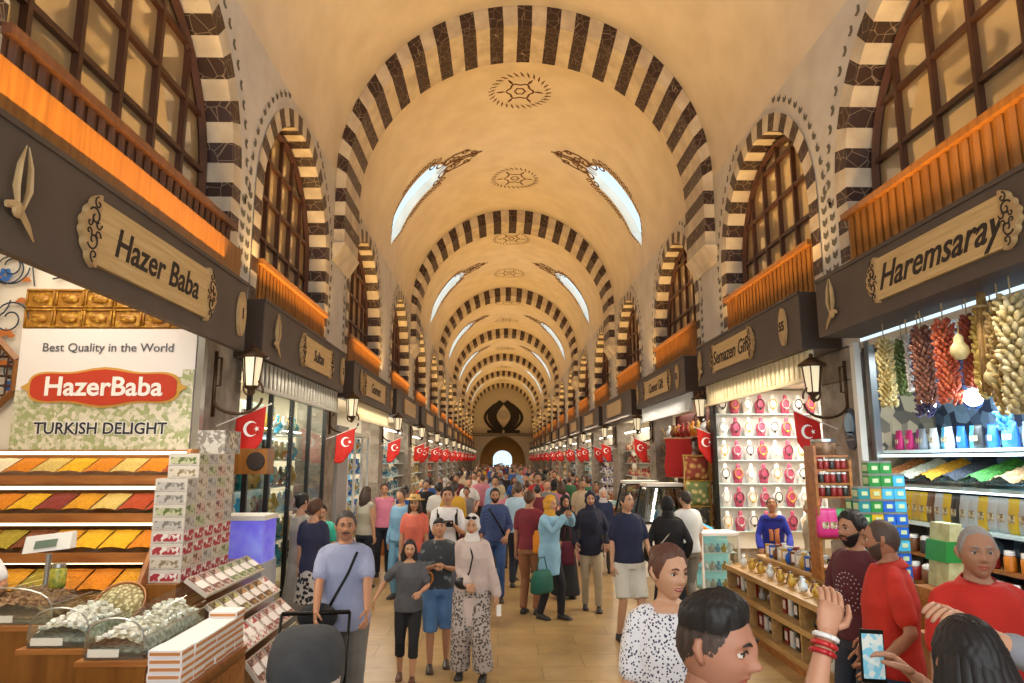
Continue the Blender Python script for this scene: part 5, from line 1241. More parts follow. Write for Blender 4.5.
def limb(mb, pts, rads, n=10):
    """rounded tapered limb: resampled so the caps are domes"""
    P, Rr = [V(p) for p in pts], list(rads)
    d0 = (P[1]-P[0]).normalized(); d1 = (P[-1]-P[-2]).normalized(); r0, r1 = Rr[0], Rr[-1]
    a0 = r0 if not hasattr(r0, '__len__') else min(r0); a1 = r1 if not hasattr(r1, '__len__') else min(r1)
    sc = lambda r, k: r*k if not hasattr(r, '__len__') else (r[0]*k, r[1]*k)
    P = [P[0]-d0*a0*0.9, P[0]-d0*a0*0.6]+P+[P[-1]+d1*a1*0.6, P[-1]+d1*a1*0.9]; Rr = [sc(r0, 0.35), sc(r0, 0.8)]+Rr+[sc(r1, 0.8), sc(r1, 0.35)]
    mb.tube(P, Rr, n)
def ik(a, b, l1, l2, pole):
    a, b, pole = V(a), V(b), V(pole); d = b-a; L = min(d.length, (l1+l2)*0.999); dn = d.normalized(); b = a+dn*L
    x = (l1*l1-l2*l2+L*L)/(2*L); h = sqrt(max(l1*l1-x*x, 0)); p = (pole-dn*pole.dot(dn)).normalized()
    return a+dn*x+p*h, b
G = lambda x, s: math.exp(-(x/s)**2)
def headpt(th, ph, fem=0.0, extra=0.0):
    """unit direction -> point on head surface; th azimuth (0 = face, -y), ph polar from top"""
    x = sin(ph)*sin(th); y = -sin(ph)*cos(th); z = cos(ph)
    w, dpt, h = 0.074-0.003*fem, 0.094, 0.117
    px, py, pz = x*w, y*dpt, z*h
    t = max(0.0, -z)
    front = max(0.0, -y)
    px *= 1-0.30*t**1.6-0.06*fem*t; 
    if y > 0: py *= 1-0.35*t**1.4; 
    else: py *= 1-0.10*t
    if z > 0: px *= 1+0.05*z; py *= 1+0.04*z
    f = front**0.5 if front > 0 else 0
    # face features
    dy = 0
    dy -= 0.011*G(px, 0.010)*G(pz-0.012, 0.028)*f
    dy -= 0.024*G(px, 0.0125)*G(pz+0.026, 0.014)*f
    dy -= 0.007*G(abs(px)-0.012, 0.008)*G(pz+0.031, 0.009)*f
    dy += 0.013*G(abs(px)-0.031, 0.016)*G(pz-0.005, 0.013)*f
    dy -= 0.005*G(abs(px)-0.03, 0.022)*G(pz-0.028, 0.009)*f
    dy -= 0.005*G(abs(px)-0.042, 0.018)*G(pz+0.03, 0.018)*f
    dy -= 0.008*G(px, 0.020)*G(pz+0.054, 0.006)*f
    dy -= 0.007*G(px, 0.017)*G(pz+0.067, 0.006)*f
    dy += 0.003*G(px, 0.02)*G(pz+0.0605, 0.003)*f
    dy -= 0.010*G(px, 0.020)*G(pz+0.094, 0.013)*f
    return V((px, py+dy, pz))
def facey(x, z, fem=0):
    ph = math.acos(max(-1, min(1, z/0.117))); t = max(0.0, -cos(ph)); k = 1-0.30*t**1.6-0.06*fem*t
    return headpt(math.asin(max(-1, min(1, x/((0.074-0.003*fem)*sin(ph)*k)))), ph, fem).y
def sphere_grid(nt, np_): return [[(2*pi*i/nt, pi*(j if 0 < j < np_ else (0.02 if j == 0 else np_-0.02))/np_) for i in range(nt)] for j in range(np_+1)]
def make_head(res, fem, lip):
    nt, np_ = res, int(res*0.75); m = MB(); rs = []
    for row in sphere_grid(nt, np_): rs.append([headpt(th, ph, fem) for th, ph in row])
    m.rings(rs)
    if lip:
        for k, f in enumerate(m.f):
            c = sum((V(m.v[i]) for i in f), V())/len(f)
            if c.y < -0.06 and abs(c.x) < 0.024 and abs(c.z+0.0605) < 0.0105*(1-(c.x/0.03)**2): m.m[k] = 1
    if lip:
        for s in (-1, 1):
            for z0, z1, ex in ((0.30, 1.0, 0.0016), (-1.0, -0.42, 0.0012)):
                rs = []
                for j in range(7):
                    cz = z0+(z1-z0)*j/6; q = sqrt(max(1-cz*cz, 0.0004)); rr = 0.0125+ex
                    rs.append([(s*0.031+rr*q*cos(2*pi*k/14), -0.0700+rr*q*sin(2*pi*k/14), 0.004+rr*cz) for k in range(14)])
                m.rings(rs)
    for s in (-1, 1):
        m.tube([(s*0.070, 0.004, -0.028), (s*0.078, 0.008, -0.012), (s*0.081, 0.014, 0.008), (s*0.077, 0.012, 0.024), (s*0.070, 0.004, 0.028)], [0.007, 0.010, 0.013, 0.011, 0.005], 6)
    return m
HS = {}
def hair_shell(res, fem, style, seed=0):
    """closed shell over the scalp; thickness is positive only where hair grows"""
    r_ = random.Random(seed); nt, np_ = res, int(res*0.75); rs = []
    for row in sphere_grid(nt, np_):
        ring = []
        for th, ph in row:
            p = headpt(th, ph, fem); az = abs(math.atan2(sin(th), cos(th)))   # 0 front, pi back
            z = p.z
            if style == 'hijab':
                fo = (p.x/0.060)**2+((z+0.012)/0.088)**2
                inside = fo < 1 and p.y < 0.0
                t = -0.006 if inside else 0.020+0.006*sin(z*70+p.x*40)
            elif style == 'niqab':
                t = -0.004 if (p.y < 0 and abs(z-0.008) < 0.014 and abs(p.x) < 0.055) else 0.016
            else:
                top = {'short': 0.078, 'receding': 0.092, 'long': 0.078, 'bun': 0.080, 'cap': 0.058, 'buzz': 0.088, 'shortf': 0.074, 'quiff': 0.070}[style]
                if az < 0.9: line = top-0.016*az
                elif az < 1.32: line = (top-0.0144)*(1-(az-0.9)/0.42)-0.004
                elif az < 1.75: line = -0.006 if style not in ('long', 'bun') else -0.02
                else: line = -0.006-(az-1.75)/1.39*0.075
                if style == 'long' and az > 1.3: line = -0.12
                if style == 'cap': line = 0.045 if az < 1.8 else 0.0
                d = (z-line)/(0.03 if style != 'cap' else 0.012)
                th_ = {'short': 0.012, 'receding': 0.005, 'long': 0.017, 'bun': 0.012, 'cap': 0.016, 'buzz': 0.0025, 'shortf': 0.024, 'quiff': 0.018}[style]
                if style == 'quiff': th_ = 0.0025+0.020*max(0.0, min(1.0, (z-0.04)/0.035))*(1.15 if p.y < 0 else 0.8)
                t = th_*max(-0.4, min(1.0, d)); 
                if d > 0 and style != 'cap': t += (0.0022 if style in ('shortf', 'bun') else 0.0011 if style != 'buzz' else 0.0)*(sin(th*23+ph*9+2*sin(ph*11))+sin(p.x*420+p.y*160))*min(1, d)+r_.uniform(-1, 1)*0.0005
            nrm = V((p.x/0.074, p.y/0.094, p.z/0.117)).normalized()
            ring.append(p+nrm*t)
        rs.append(ring)
    m = MB(); m.rings(rs); return m
def hand_mesh(m, wrist, dirv, up, side, curl=0.35, sc=1.0, spread=0.1, lod=1, thumb=1):
    """palm + five bent fingers; dirv: pointing direction, up: back of the hand"""
    d = V(dirv).normalized(); u = (V(up)-d*V(up).dot(d)).normalized(); r = d.cross(u)*side*thumb
    w = V(wrist); n = 6 if lod > 1 else 5
    m.tube([w-d*0.02*sc, w+d*0.02*sc, w+d*0.055*sc, w+d*0.085*sc], [(0.018*sc, 0.022*sc), (0.016*sc, 0.034*sc), (0.015*sc, 0.041*sc), (0.011*sc, 0.038*sc)], 8, up=u)
    for k, (off, ln) in enumerate(((-0.030, 0.062), (-0.010, 0.078), (0.010, 0.085), (0.029, 0.074))):
        b = w+d*0.082*sc-r*off*sc*-1; b = w+d*0.08*sc+r*off*sc
        pts = [b]; a = curl*0.5; cur = b
        for s_ in range(3):
            a += curl*0.8; dd = d*cos(a)-u*sin(a)+r*off*spread*3; cur = cur+dd.normalized()*ln*sc*(0.42, 0.32, 0.26)[s_]; pts.append(cur)
        m.tube(pts, [0.0095*sc, 0.009*sc, 0.008*sc, 0.0055*sc], n)
    b = w+d*0.025*sc+r*0.028*sc
    m.tube([b, b+(d*0.5+r*0.8-u*0.2)*0.03*sc, b+(d*0.9+r*0.75-u*0.45)*0.052*sc, b+(d*1.3+r*0.65-u*0.7)*0.062*sc], [0.0125*sc, 0.011*sc, 0.0095*sc, 0.006*sc], n)
SKIN = {}
def skin(h): return mat('skin_'+h, h, 0.5, spec=0.35)
def cloth(h, h2=None, kind='noise', sc=6, ct=(0.35, 0.65), rough=0.85): return mat('cloth_%s_%s_%s' % (h, h2, kind), h, rough, col2=h2 or tuple(c*0.86 for c in srgb(h)), kind=kind, scale=sc, contrast=ct, bump=0.25, bscale=9)
M_eye = mat('eye_white', 'cfc6bc', 0.3); M_iris = mat('iris_brown', '2a1a10', 0.2); M_lip = mat('lip_natural', 'a35a4c', 0.45); M_lipf = mat('lip_rose', 'b04a48', 0.4)
NEARP = {}
def person(loc, face, h, label, group=None, lod=1, fem=0, skinc='c08a68', hair='short', hairc='1e1612', top=None, bot=None, arms=None, legs=None, head=(0, 0), lean=(0, 0), shoes='2a2624', girth=1.0, cat='person', name='person', smile=False, beard=None, extra=None, skirt=None, stubble=False):
    """face: direction of the body in degrees, 0 = towards the camera (-y), positive turns to +x.
    arms: [(hand xyz) or None for image-left(-x) and image-right(+x) side], local frame for a 1.75 m body"""
    s = h/1.75; fr = {0: 20, 1: 40, 2: 72, 3: 110}[lod]; vox = {0: 0.03, 1: 0.02, 2: 0.013, 3: 0.010}[lod]
    root = thing(name, label, cat, (loc[0], loc[1], 0), radians(face), group); root.scale = (s, s, s)
    top = dict(dict(col=None, sleeve='short', hem=0.90, loose=0.0, collar=False), **(top or {})); bot = dict(dict(col=None, length=0.08, loose=0.0), **(bot or {}))
    g = girth; ly, lx = lean[1], lean[0]
    hipz, chz, shz = 0.93, 1.28, 1.435
    sw = 0.168-0.018*fem
    S = lambda z: V((lx*max(0, (z-0.95))/0.5, ly*max(0, (z-0.95))/0.5, 0))      # lean offset by height
    hips = V((0, 0, hipz)); neckb = V((0, 0.012, 1.47))+S(1.46); hc = V((0, -0.016, 1.618))+S(1.6)
    # legs
    legs = legs or [(-0.10, 0.0), (0.10, 0.0)]
    LG = []
    for sd, l in zip((-1, 1), legs):
        hp = V((sd*0.09, 0, 0.90)); an = V((l[0], l[1], l[2] if len(l) > 2 else 0.085)); kn, an = ik(hp, an, 0.43, 0.41, (0, -1, 0)); LG.append((hp, kn, an))
    arms = arms or [None, None]; AR = []
    for sd, a in zip((-1, 1), arms):
        sp = V((sd*sw, 0.01, shz-0.02))+S(shz)
        if a is None: a = (sd*(sw+0.055), -0.03, 0.86)
        pole = (sd*0.5, 0.8, -0.4) if len(a) < 4 else a[3]
        el, wr = ik(sp, V(a[:3]), 0.285, 0.255, pole); AR.append((sp, el, wr))
    # ---- skin body
    m = MB()
    def torso(o, zl, zt=1.49, hemflare=0.0, fat=1.0):
        prof = [(0.86, 0.150, 0.105), (0.93, 0.162, 0.112), (1.00, 0.150, 0.105), (1.08, 0.138-0.010*fem, 0.098), (1.18, 0.148-0.006*fem, 0.106), (1.28, 0.160-0.008*fem, 0.114+0.012*fem), (1.36, 0.158-0.012*fem, 0.105), (1.42, 0.140-0.012*fem, 0.090), (1.455, 0.105-0.008*fem, 0.074), (1.485, 0.066-0.004*fem, 0.060)]
        rs = []
        zs = [z for z in ([zl]+[p[0] for p in prof if p[0] > zl+0.02]) if z <= zt]
        for z in zs:
            if z <= prof[0][0]: rx, ry = prof[0][1], prof[0][2]
            else:
                for i in range(len(prof)-1):
                    if prof[i][0] <= z <= prof[i+1][0]: t = (z-prof[i][0])/(prof[i+1][0]-prof[i][0]); rx = prof[i][1]*(1-t)+prof[i+1][1]*t; ry = prof[i][2]*(1-t)+prof[i+1][2]*t; break
                else: rx, ry = prof[-1][1:]
            gb = g if z < 1.36 else 1+(g-1)*0.4
            k = (1+hemflare*max(0, 1.15-z)) ; c = S(z)
            belly = 0.03*(g-1)*5*G(z-1.05, 0.14)
            if z < 0.8: c = c
            rs.append([c+V(((rx*gb+o)*k*cos(a), (ry*gb+o)*k*sin(a)-(belly if sin(a) < 0 else 0)*abs(sin(a)), z)) for a in [2*pi*q/20 for q in range(20)]])
        return rs
    m.rings(torso(0, 0.88)); limb(m, [neckb-V((0, 0, 0.04)), neckb+V((0, 0, 0.05)), hc-V((0, -0.01, 0.05))], [0.066-0.01*fem, 0.055-0.008*fem, 0.054-0.008*fem])
    for hp, kn, an in LG: limb(m, [hp, hp.lerp(kn, 0.5), kn, kn.lerp(an, 0.35), an], [0.082*g, 0.072, 0.052, 0.052, 0.034])
    for sp, el, wr in AR: limb(m, [V((sp.x*0.25, sp.y, 1.455))+S(1.45), sp+V((0, 0, -0.005))], [0.048, 0.038])
    for sp, el, wr in AR: limb(m, [sp, sp.lerp(el, 0.5), el, el.lerp(wr, 0.3), wr], [0.039, 0.041, 0.036, 0.036, 0.023])
    if lod >= 1: body = remesh(m, vox, 3)
    else: body = m
    T = Matrix.Translation(hc) @ Matrix.Rotation(radians(head[0]), 4, 'Z') @ Matrix.Rotation(radians(head[1]), 4, 'X')
    hm = make_head(fr, fem, lod >= 1); merge(body, hm, None, T)
    hb = MB()
    for i, (sp, el, wr) in enumerate(AR):
        fd = (wr-el).normalized(); sd = (-1, 1)[i]
        if lod == 0: hb.ball(wr+fd*0.06, (0.03, 0.03, 0.06), 6, 4)
        else: hand_mesh(hb, wr, fd, V((sd*1.0, -0.1, 0.1)) if fd.z < -0.6 else V((0, -0.25, 1)) if abs(fd.z) < 0.75 else V((0, 1, 0)), -1 if i == 0 else 1, 0.4, 1.0, 0.08, lod)
    merge(body, hb, 0)
    for hp, kn, an in LG: 
        f = MB(); f.tube([an+V((0, 0.03, -0.045)), an+V((0, -0.05, -0.055)), an+V((0, -0.14, -0.068))], [(0.035, 0.03), (0.032, 0.04), (0.014, 0.035)], 8, up=(0, 0, 1)); merge(body, f, 0)
    bo = body.build('body', [skin(skinc), M_lipf if fem else M_lip], root, True); bo.name = 'body'
    P = lambda v: T @ V(v)
    # ---- eyes, brows
    if lod >= 1 and hair != 'none':
        n = 8 if lod < 3 else 14
        for sd in (-1, 1):
            e = MB(); e.ball((0, 0, 0), 0.0125, n, n-2); e.v = [tuple(P(V(v)+V((sd*0.031, -0.0700, 0.004)))) for v in e.v]; 
            e.mi = 1; k0 = len(e.v); e.lathe([(0.0005, -0.0135), (0.0035, -0.0133), (0.0062, -0.0118), (0.0062, -0.009)], (0, 0, 0), 12, axis='y'); e.v[k0:] = [tuple(P(V(v)+V((sd*0.031, -0.0700, 0.004)))) for v in e.v[k0:]]
            e.build('eye', [M_eye, M_iris], root, True)
            if lod >= 2:
                b = MB(); b.tube([(sd*0.012, -0.0945, 0.024), (sd*0.028, -0.095, 0.031), (sd*0.044, -0.084, 0.026)], [0.0028, 0.0045-0.001*fem, 0.0018], 6, flat=0.6); b.tube([(sd*0.018, -0.0875, 0.006), (sd*0.031, -0.0885, 0.0145), (sd*0.045, -0.079, 0.007)], [0.0015, 0.0026, 0.0015], 5)
                b.v = [tuple(P(v)) for v in b.v]; b.build('eyebrow', mat('hair_'+(hairc if hair not in ('hijab', 'niqab') else '1e1612'), hairc if hair not in ('hijab', 'niqab') else '1e1612', 0.6), root, True)
        if smile and lod >= 2:
            b = MB(); b.tube([(x, facey(x, -0.0605+7.0*x*x, fem)-0.0006, -0.0605+7.0*x*x) for x in [-0.020+0.005*i for i in range(9)]], [0.0008, 0.002, 0.003, 0.0034, 0.0036, 0.0034, 0.003, 0.002, 0.0008], 6, up=(0, 0, 1), flat=0.4); b.v = [tuple(P(v)) for v in b.v]; b.build('teeth', M_eye, root, True)
    # ---- hair or scarf
    M_h = mat('hair_'+hairc, hairc, 0.5, col2=tuple(min(1, c*1.9+0.006) for c in srgb(hairc)), scale=30, stretch=(1, 1, 0.15), bump=0.5, bscale=60)
    if hair in ('hijab', 'niqab'):
        hs = hair_shell(fr, fem, hair); hs.v = [tuple(P(v)) for v in hs.v]
        d = MB(); d.rings([[V((rx*cos(a), ry*sin(a)+oy, z))+S(z) for a in [2*pi*q/20 for q in range(20)]] for z, rx, ry, oy in ((1.36, 0.150, 0.118, 0), (1.42, 0.135, 0.105, 0.0), (1.47, 0.095, 0.088, 0.0), (1.52, 0.075, 0.082, -0.005), (1.56, 0.066, 0.078, 0.0))])
        if extra and 'drape' in extra: limb(d, [(0.03, -0.1, 1.42), (0.05, -0.135, 1.3), (0.04, -0.14, 1.15)], [(0.06, 0.03), (0.075, 0.022), (0.05, 0.015)])
        merge(hs, d); hs.build('headscarf', cloth(hairc), root, True)
    elif hair != 'none':
        hs = hair_shell(fr, fem, {'bun': 'bun', 'pony': 'bun'}.get(hair, hair), len(label)); 
        if hair == 'long':
            for k in range(18 if lod > 0 else 8):
                a = -2.3+4.6*k/(17 if lod > 0 else 7); x, y = 0.074*sin(a), 0.02+0.075*cos(a) if abs(a) < 1.9 else -0.005
                ln = 0.20+0.03*sin(k*3)
                limb(hs, [(x*0.9, y*0.9, 0.03), (x*1.18, y*1.15+0.005, -0.06), (x*1.2, y*1.1+0.012, -0.06-ln*0.5), (x*1.05, y*1.05+0.01, -0.06-ln)], [0.022, 0.026, 0.022, 0.010], 6)
        if hair == 'bun': hs.ball((0, 0.085, 0.075), (0.04, 0.04, 0.038), 12, 8)
        if hair == 'pony': limb(hs, [(0, 0.09, 0.05), (0, 0.13, 0.0), (0, 0.12, -0.12), (0, 0.1, -0.2)], [0.022, 0.03, 0.025, 0.008], 8)
        mats_ = M_h
        if hair == 'quiff':
            mats_ = [M_h, mat('hair_fade', '4a382f', 0.7, col2='38291f', scale=40)]
            for k, f_ in enumerate(hs.f):
                c = sum((V(hs.v[i]) for i in f_), V())/len(f_)
                if c.z < 0.040+0.25*max(0, abs(c.x)-0.05)+rnd.uniform(-0.004, 0.004): hs.m[k] = 1
        hs.v = [tuple(P(v)) for v in hs.v]
        hs.build('cap' if hair == 'cap' else 'hair', mats_, root, True)
    if beard:
        nt, np_ = fr, int(fr*0.75); rs = []
        for row in sphere_grid(nt, np_):
            ring = []
            for th, ph in row:
                p = headpt(th, ph, fem); az = abs(math.atan2(sin(th), cos(th))); zz = p.z
                on = (az < 1.5 and zz < (-0.050 if az < 0.55 else -0.050+(az-0.55)*0.045)) or (abs(p.x) < 0.03 and zz < -0.041 and az < 0.7)
                on = on and not (abs(p.x) < 0.024 and abs(zz+0.061) < 0.010 and az < 0.6)
                if beard == 'moustache': on = abs(p.x) < 0.03 and -0.054 < zz < -0.040 and az < 0.7
                nrm = V((p.x/0.074, p.y/0.094, p.z/0.117)).normalized(); ring.append(p+nrm*((0.0055+0.001*sin(p.x*500+zz*300) if beard != 'stubble' else 0.0008) if on else -0.004))
            rs.append(ring)
        b = MB(); b.rings(rs); b.v = [tuple(P(v)) for v in b.v]; b.build('moustache' if beard == 'moustache' else 'beard', M_h if beard != 'stubble' else mat('stubble_'+skinc, tuple(c*0.45 for c in srgb(skinc)), 0.7), root, True)
    # ---- top garment
    if top['col']:
        o = 0.014+top['loose']; t = MB(); t.rings(torso(o, top['hem'], 1.488 if not fem else 1.46, 0.10+top['loose']*4 if top['hem'] < 0.85 else 0.05))
        for sp, el, wr in AR:
            L = top['sleeve']; limb(t, [V((sp.x*0.3, sp.y, 1.448-(0.012*fem)))+S(1.45), V((sp.x*0.7, sp.y, 1.437))+S(1.45), sp+V((0, 0, -0.004))], [0.048, 0.052, 0.050])
            if L == 'none': limb(t, [sp+(V((0, 0, 1.3))+S(1.3)-sp)*0.15, sp], [0.06, 0.055])
            elif L == 'short': e2 = sp.lerp(el, 0.72); limb(t, [sp+V((-0.03*math.copysign(1, sp.x), 0, -0.014)), sp+V((0, 0, -0.03)), sp.lerp(el, 0.35), e2], [0.05, 0.057, 0.058+top['loose']*0.4, 0.054+top['loose']*0.7])
            elif L == 'elbow': e2 = el.lerp(wr, 0.25); limb(t, [sp+V((-0.03*math.copysign(1, sp.x), 0, -0.014)), sp+V((0, 0, -0.02)), sp.lerp(el, 0.5), el, e2], [0.05, 0.056, 0.055, 0.048+top['loose'], 0.046+top['loose']])
            else: limb(t, [sp+V((-0.03*math.copysign(1, sp.x), 0, -0.014)), sp+V((0, 0, -0.02)), sp.lerp(el, 0.5), el, el.lerp(wr, 0.5), wr], [0.05, 0.056, 0.053, 0.047, 0.048+top['loose']*0.6, 0.036+top['loose']])
        t = remesh(t, vox, 6 if lod > 1 else 3) if lod >= 1 else t
        if extra and 'vneck' in extra: pass
        t.build(top.get('name', 'shirt'), top['col'], root, True)
        if top['collar'] and lod >= 1:
            c = MB(); cb = neckb+V((0, -0.005, 0.034))
            for sg in (-1, 1):
                rs = []
                for q in range(9):
                    a = sg*(pi*q/8); r0 = 0.070; d_ = V((sin(a), cos(a), 0)); z = 0.022 if q < 8 else 0.0
                    p0 = cb+V((d_.x*r0, d_.y*r0*0.95, z-0.006*q)); p1 = cb+V((d_.x*(r0+0.03), d_.y*(r0+0.035), z-0.045-0.004*q-(0.03 if q == 7 else 0)))
                    rs.append([p0+V((0, 0, 0.004)), p1+V((0, 0, 0.006)), p1, p0-V((0, 0, 0.004))])
                c.rings(rs)
            c.build('collar', top['col'], root, True)
    # ---- trousers, shorts or skirt
    if bot['col']:
        o = 0.012+bot['loose']; t = MB(); t.rings([[V(((0.150*g+o)*cos(a)*k, (0.105*g+o)*sin(a)*k, z)) for a in [2*pi*q/20 for q in range(20)]] for z, k in ((0.84, 0.97), (0.90, 1.04), (0.97, 1.0), (1.02, 0.93))])
        if skirt:
            t.rings([[V(((rx)*cos(a)*(1+0.04*sin(5*a)), (ry)*sin(a)*(1+0.04*sin(5*a)), z)) for a in [2*pi*q/24 for q in range(24)]] for z, rx, ry in ((bot['length'], 0.26, 0.24), (0.5, 0.21, 0.18), (0.9, 0.165, 0.12), (1.0, 0.14, 0.1))])
        else:
            for hp, kn, an in LG:
                pts = [hp, hp.lerp(kn, 0.5), kn, kn.lerp(an, 0.5), an]; rr = [0.094*g+bot['loose'], 0.086+bot['loose'], 0.066+bot['loose']*1.2, 0.062+bot['loose']*1.5, 0.052+bot['loose']*1.8]
                zc_ = bot['length']; keep = [(p_, r_) for p_, r_ in zip(pts, rr) if p_.z > zc_+0.02]
                i = len(keep)
                if i < 5 and i > 0: a_, b_ = pts[i-1], pts[i]; u = (a_.z-zc_)/(a_.z-b_.z); keep.append((a_.lerp(b_, u), rr[i-1]*(1-u)+rr[i]*u+0.004))
                t.tube([k_[0] for k_ in keep], [k_[1] for k_ in keep], 12)
        t = remesh(t, vox, 3) if lod >= 1 else t
        t.build('skirt' if skirt else bot.get('name', 'trousers'), bot['col'], root, True)
    # ---- shoes
    for hp, kn, an in LG:
        f = MB(); gz = an.z-0.085
        rs = []
        for y, hw, z0, z1 in ((0.055, 0.018, 0.01, 0.05), (0.045, 0.030, 0.0, 0.085), (0.0, 0.037, 0.0, 0.095), (-0.05, 0.040, 0.0, 0.072), (-0.11, 0.045, 0.0, 0.056), (-0.16, 0.040, 0.002, 0.045), (-0.19, 0.022, 0.008, 0.03)):
            rs.append([V((an.x+hw*cx_, an.y+y, gz+z0+(z1-z0)*cz_)) for cx_, cz_ in ((-1, 0), (-1.02, 0.45), (-0.7, 0.9), (0, 1.0), (0.7, 0.9), (1.02, 0.45), (1, 0), (0, -0.0))])
        f.rings(rs)
        f.build('shoe', mat('shoe_'+shoes, shoes, 0.5), root, True)
    root['T'] = 0; del root['T']
    return root, P, S, AR, LG
def strap(root, pts, m, r=(0.003, 0.016), name='bag_strap'):
    b = MB(); b.tube(pts, [r]*len(pts), 6, up=(0, -1, 0)); return b.build(name, m, root, True)
def own(name, label, cat, root, mb, m, smooth=True, loc=None):
    """a carried thing: its own top-level object placed in the carrier's frame"""
    T = Matrix.Translation(root.location) @ Matrix.Rotation(root.rotation_euler.z, 4, 'Z') @ Matrix.Diagonal((root.scale[0],)*3+(1,))
    vs = [T @ V(v) for v in mb.v]; c = sum(vs, V())/len(vs); c.z = min(v.z for v in vs)
    mb.v = [tuple(v-c) for v in vs]; o = mb.build(name, m, None, smooth); o.location = c; tag(o, label, cat); return o
# ---- the people one can tell apart, nearest the lens first
rad = radians
# man in the corner of the view, head turned across the aisle
fm, P, S, AR, LG = person((0.53, 1.85), 52, 1.775, 'young man with short faded dark hair at the bottom edge, face turned across the aisle', lod=3, skinc='a8735a', hair='quiff', hairc='17110e', top=dict(col=cloth('3a3e46'), sleeve='short'), bot=dict(col=cloth('2a3040')), head=(0, 4))
# smiling woman in speckled blouse
M_speck = mat('cloth_speckled', '2c2a4a', 0.8, col2='e6e2e4', kind='voronoi', scale=80, contrast=(0.32, 0.38), bump=0.15, bscale=12)
fl, P, S, AR, LG = person((0.76, 3.25), 8, 1.735, 'smiling woman with pinned-up brown hair in a white blouse speckled with navy', lod=3, fem=1, skinc='c99878', hair='bun', hairc='5a3524', top=dict(col=M_speck, sleeve='short', loose=0.008, hem=0.82), bot=dict(col=cloth('2c3450')), head=(14, 0), smile=True, arms=[(-0.22, 0.0, 0.88), (0.22, -0.08, 0.88)])
strap(fl, [(0.02, -0.115, 1.40), (0.06, -0.155, 1.25), (0.12, -0.15, 1.1), (0.17, -0.10, 0.98)], cloth('9a8668'))
own('shoulder_bag', 'small tan bag hanging at the side of the woman in the speckled blouse', 'bag', fl, MB().cbox(0.215, -0.05, 0.90, 0.07, 0.2, 0.16), mat('tan_leather', '9a7448', 0.5), False)
# woman filming with a phone, seen from behind
dw, P, S, AR, LG = person((1.22, 1.88), 178, 1.70, 'woman with long dark hair seen from behind, both hands raised to film', lod=3, fem=1, skinc='c08a6c', hair='long', hairc='140c0b', top=dict(col=cloth('20222a'), sleeve='short'), bot=dict(col=cloth('2a2c38')), arms=[(-0.02, -0.34, 1.50, (-0.8, 0.3, -0.8)), (0.30, -0.20, 1.665, (0.4, 0.2, -0.9))], head=(-6, 6))
# phone she holds
ph = thing('mobile_phone', 'mobile phone showing the crowd on its screen, held up by the long-haired woman', 'phone', (1.13, 2.22, 1.44), 0.05); ph.rotation_euler = (rad(-6), rad(4), 0.05)
MB().box(-0.037, 0.037, -0.004, 0.004, 0, 0.15).build('body', M_black, ph); MB().box(-0.033, 0.033, -0.0055, -0.004, 0.012, 0.138).build('screen', mat('phone_screen', '6aa0b0', 0.2, col2='d8c8b0', kind='cells', scale=60, emit=0.5), ph)
m = MB()
wr = AR[1][2]; el = AR[1][1]; fd = (wr-el).normalized()
for k, c in enumerate(('e6e2dc', 'c02a2a', 'b02024')):
    b = MB(); ct_ = wr-fd*(0.015+0.022*k); u_ = V((0, 1, 0)); u_ = (u_-fd*u_.dot(fd)).normalized(); w_ = fd.cross(u_)
    b.tube([ct_+u_*0.031*cos(a)+w_*0.031*sin(a) for a in [2*pi*q/20 for q in range(21)]], 0.008, 6); own('bracelet', '%s bracelet on the raised wrist beside the phone, %s of three' % (['white beaded', 'red', 'dark red'][k], ['uppermost', 'middle', 'lowest'][k]), 'bracelet', dw, b, mat('bracelet_'+c, c, 0.4))
# person reaching an arm in from the edge
person((2.04, 2.42), 0, 1.74, 'person at the view edge, one bare arm out before the grey-haired man', lod=3, skinc='c9987a', hair='short', hairc='2a1c14', top=dict(col=cloth('8a8a90'), sleeve='short'), bot=dict(col=cloth('2c3450')), arms=[(-0.62, -0.16, 1.63, (0.1, 1, -0.2)), None])
# grey-haired man in red polo
M_redp = cloth('c62a1e', 'b02016')
gm, P, S, AR, LG = person((2.28, 3.42), -8, 1.80, 'grey-haired man in a red polo shirt at the herb shop counter, looking down', lod=3, skinc='a87a60', hair='receding', hairc='8c8a88', top=dict(col=M_redp, sleeve='short', collar=True, loose=0.01), bot=dict(col=cloth('2a3350')), girth=1.22, head=(-12, -4), arms=[(-0.27, -0.12, 0.9), (0.24, -0.22, 1.02)])
# bald man in red polo
bm, P, S, AR, LG = person((2.28, 4.22), -112, 1.765, 'bald bearded man in a red polo shirt turned away, wearing a wristwatch', lod=3, skinc='a8765a', hair='buzz', hairc='4a3a32', top=dict(col=cloth('c8301f', 'b02418'), sleeve='short', collar=True, loose=0.01), bot=dict(col=cloth('2c4468', '22344e')), girth=1.15, beard='full', head=(-12, 0), arms=[(-0.30, -0.10, 1.0, (-1, 0.6, 0)), (0.27, -0.12, 0.98, (0.6, 1, 0))])
for i in (1,):
    sp, el, wr = AR[i]; fd = (wr-el).normalized(); b = MB(); ct_ = wr-fd*0.02; u_ = V((0, 0, 1)); u_ = (u_-fd*u_.dot(fd)).normalized(); w_ = fd.cross(u_)
    b.tube([ct_+u_*0.029*cos(a)+w_*0.029*sin(a) for a in [2*pi*q/20 for q in range(21)]], 0.008, 6); b.ball(ct_+w_*0.034+u_*0.0, (0.02, 0.02, 0.02), 10, 6); own('wristwatch', 'steel wristwatch on the wrist of the bald man in red', 'watch', bm, b, M_steel)
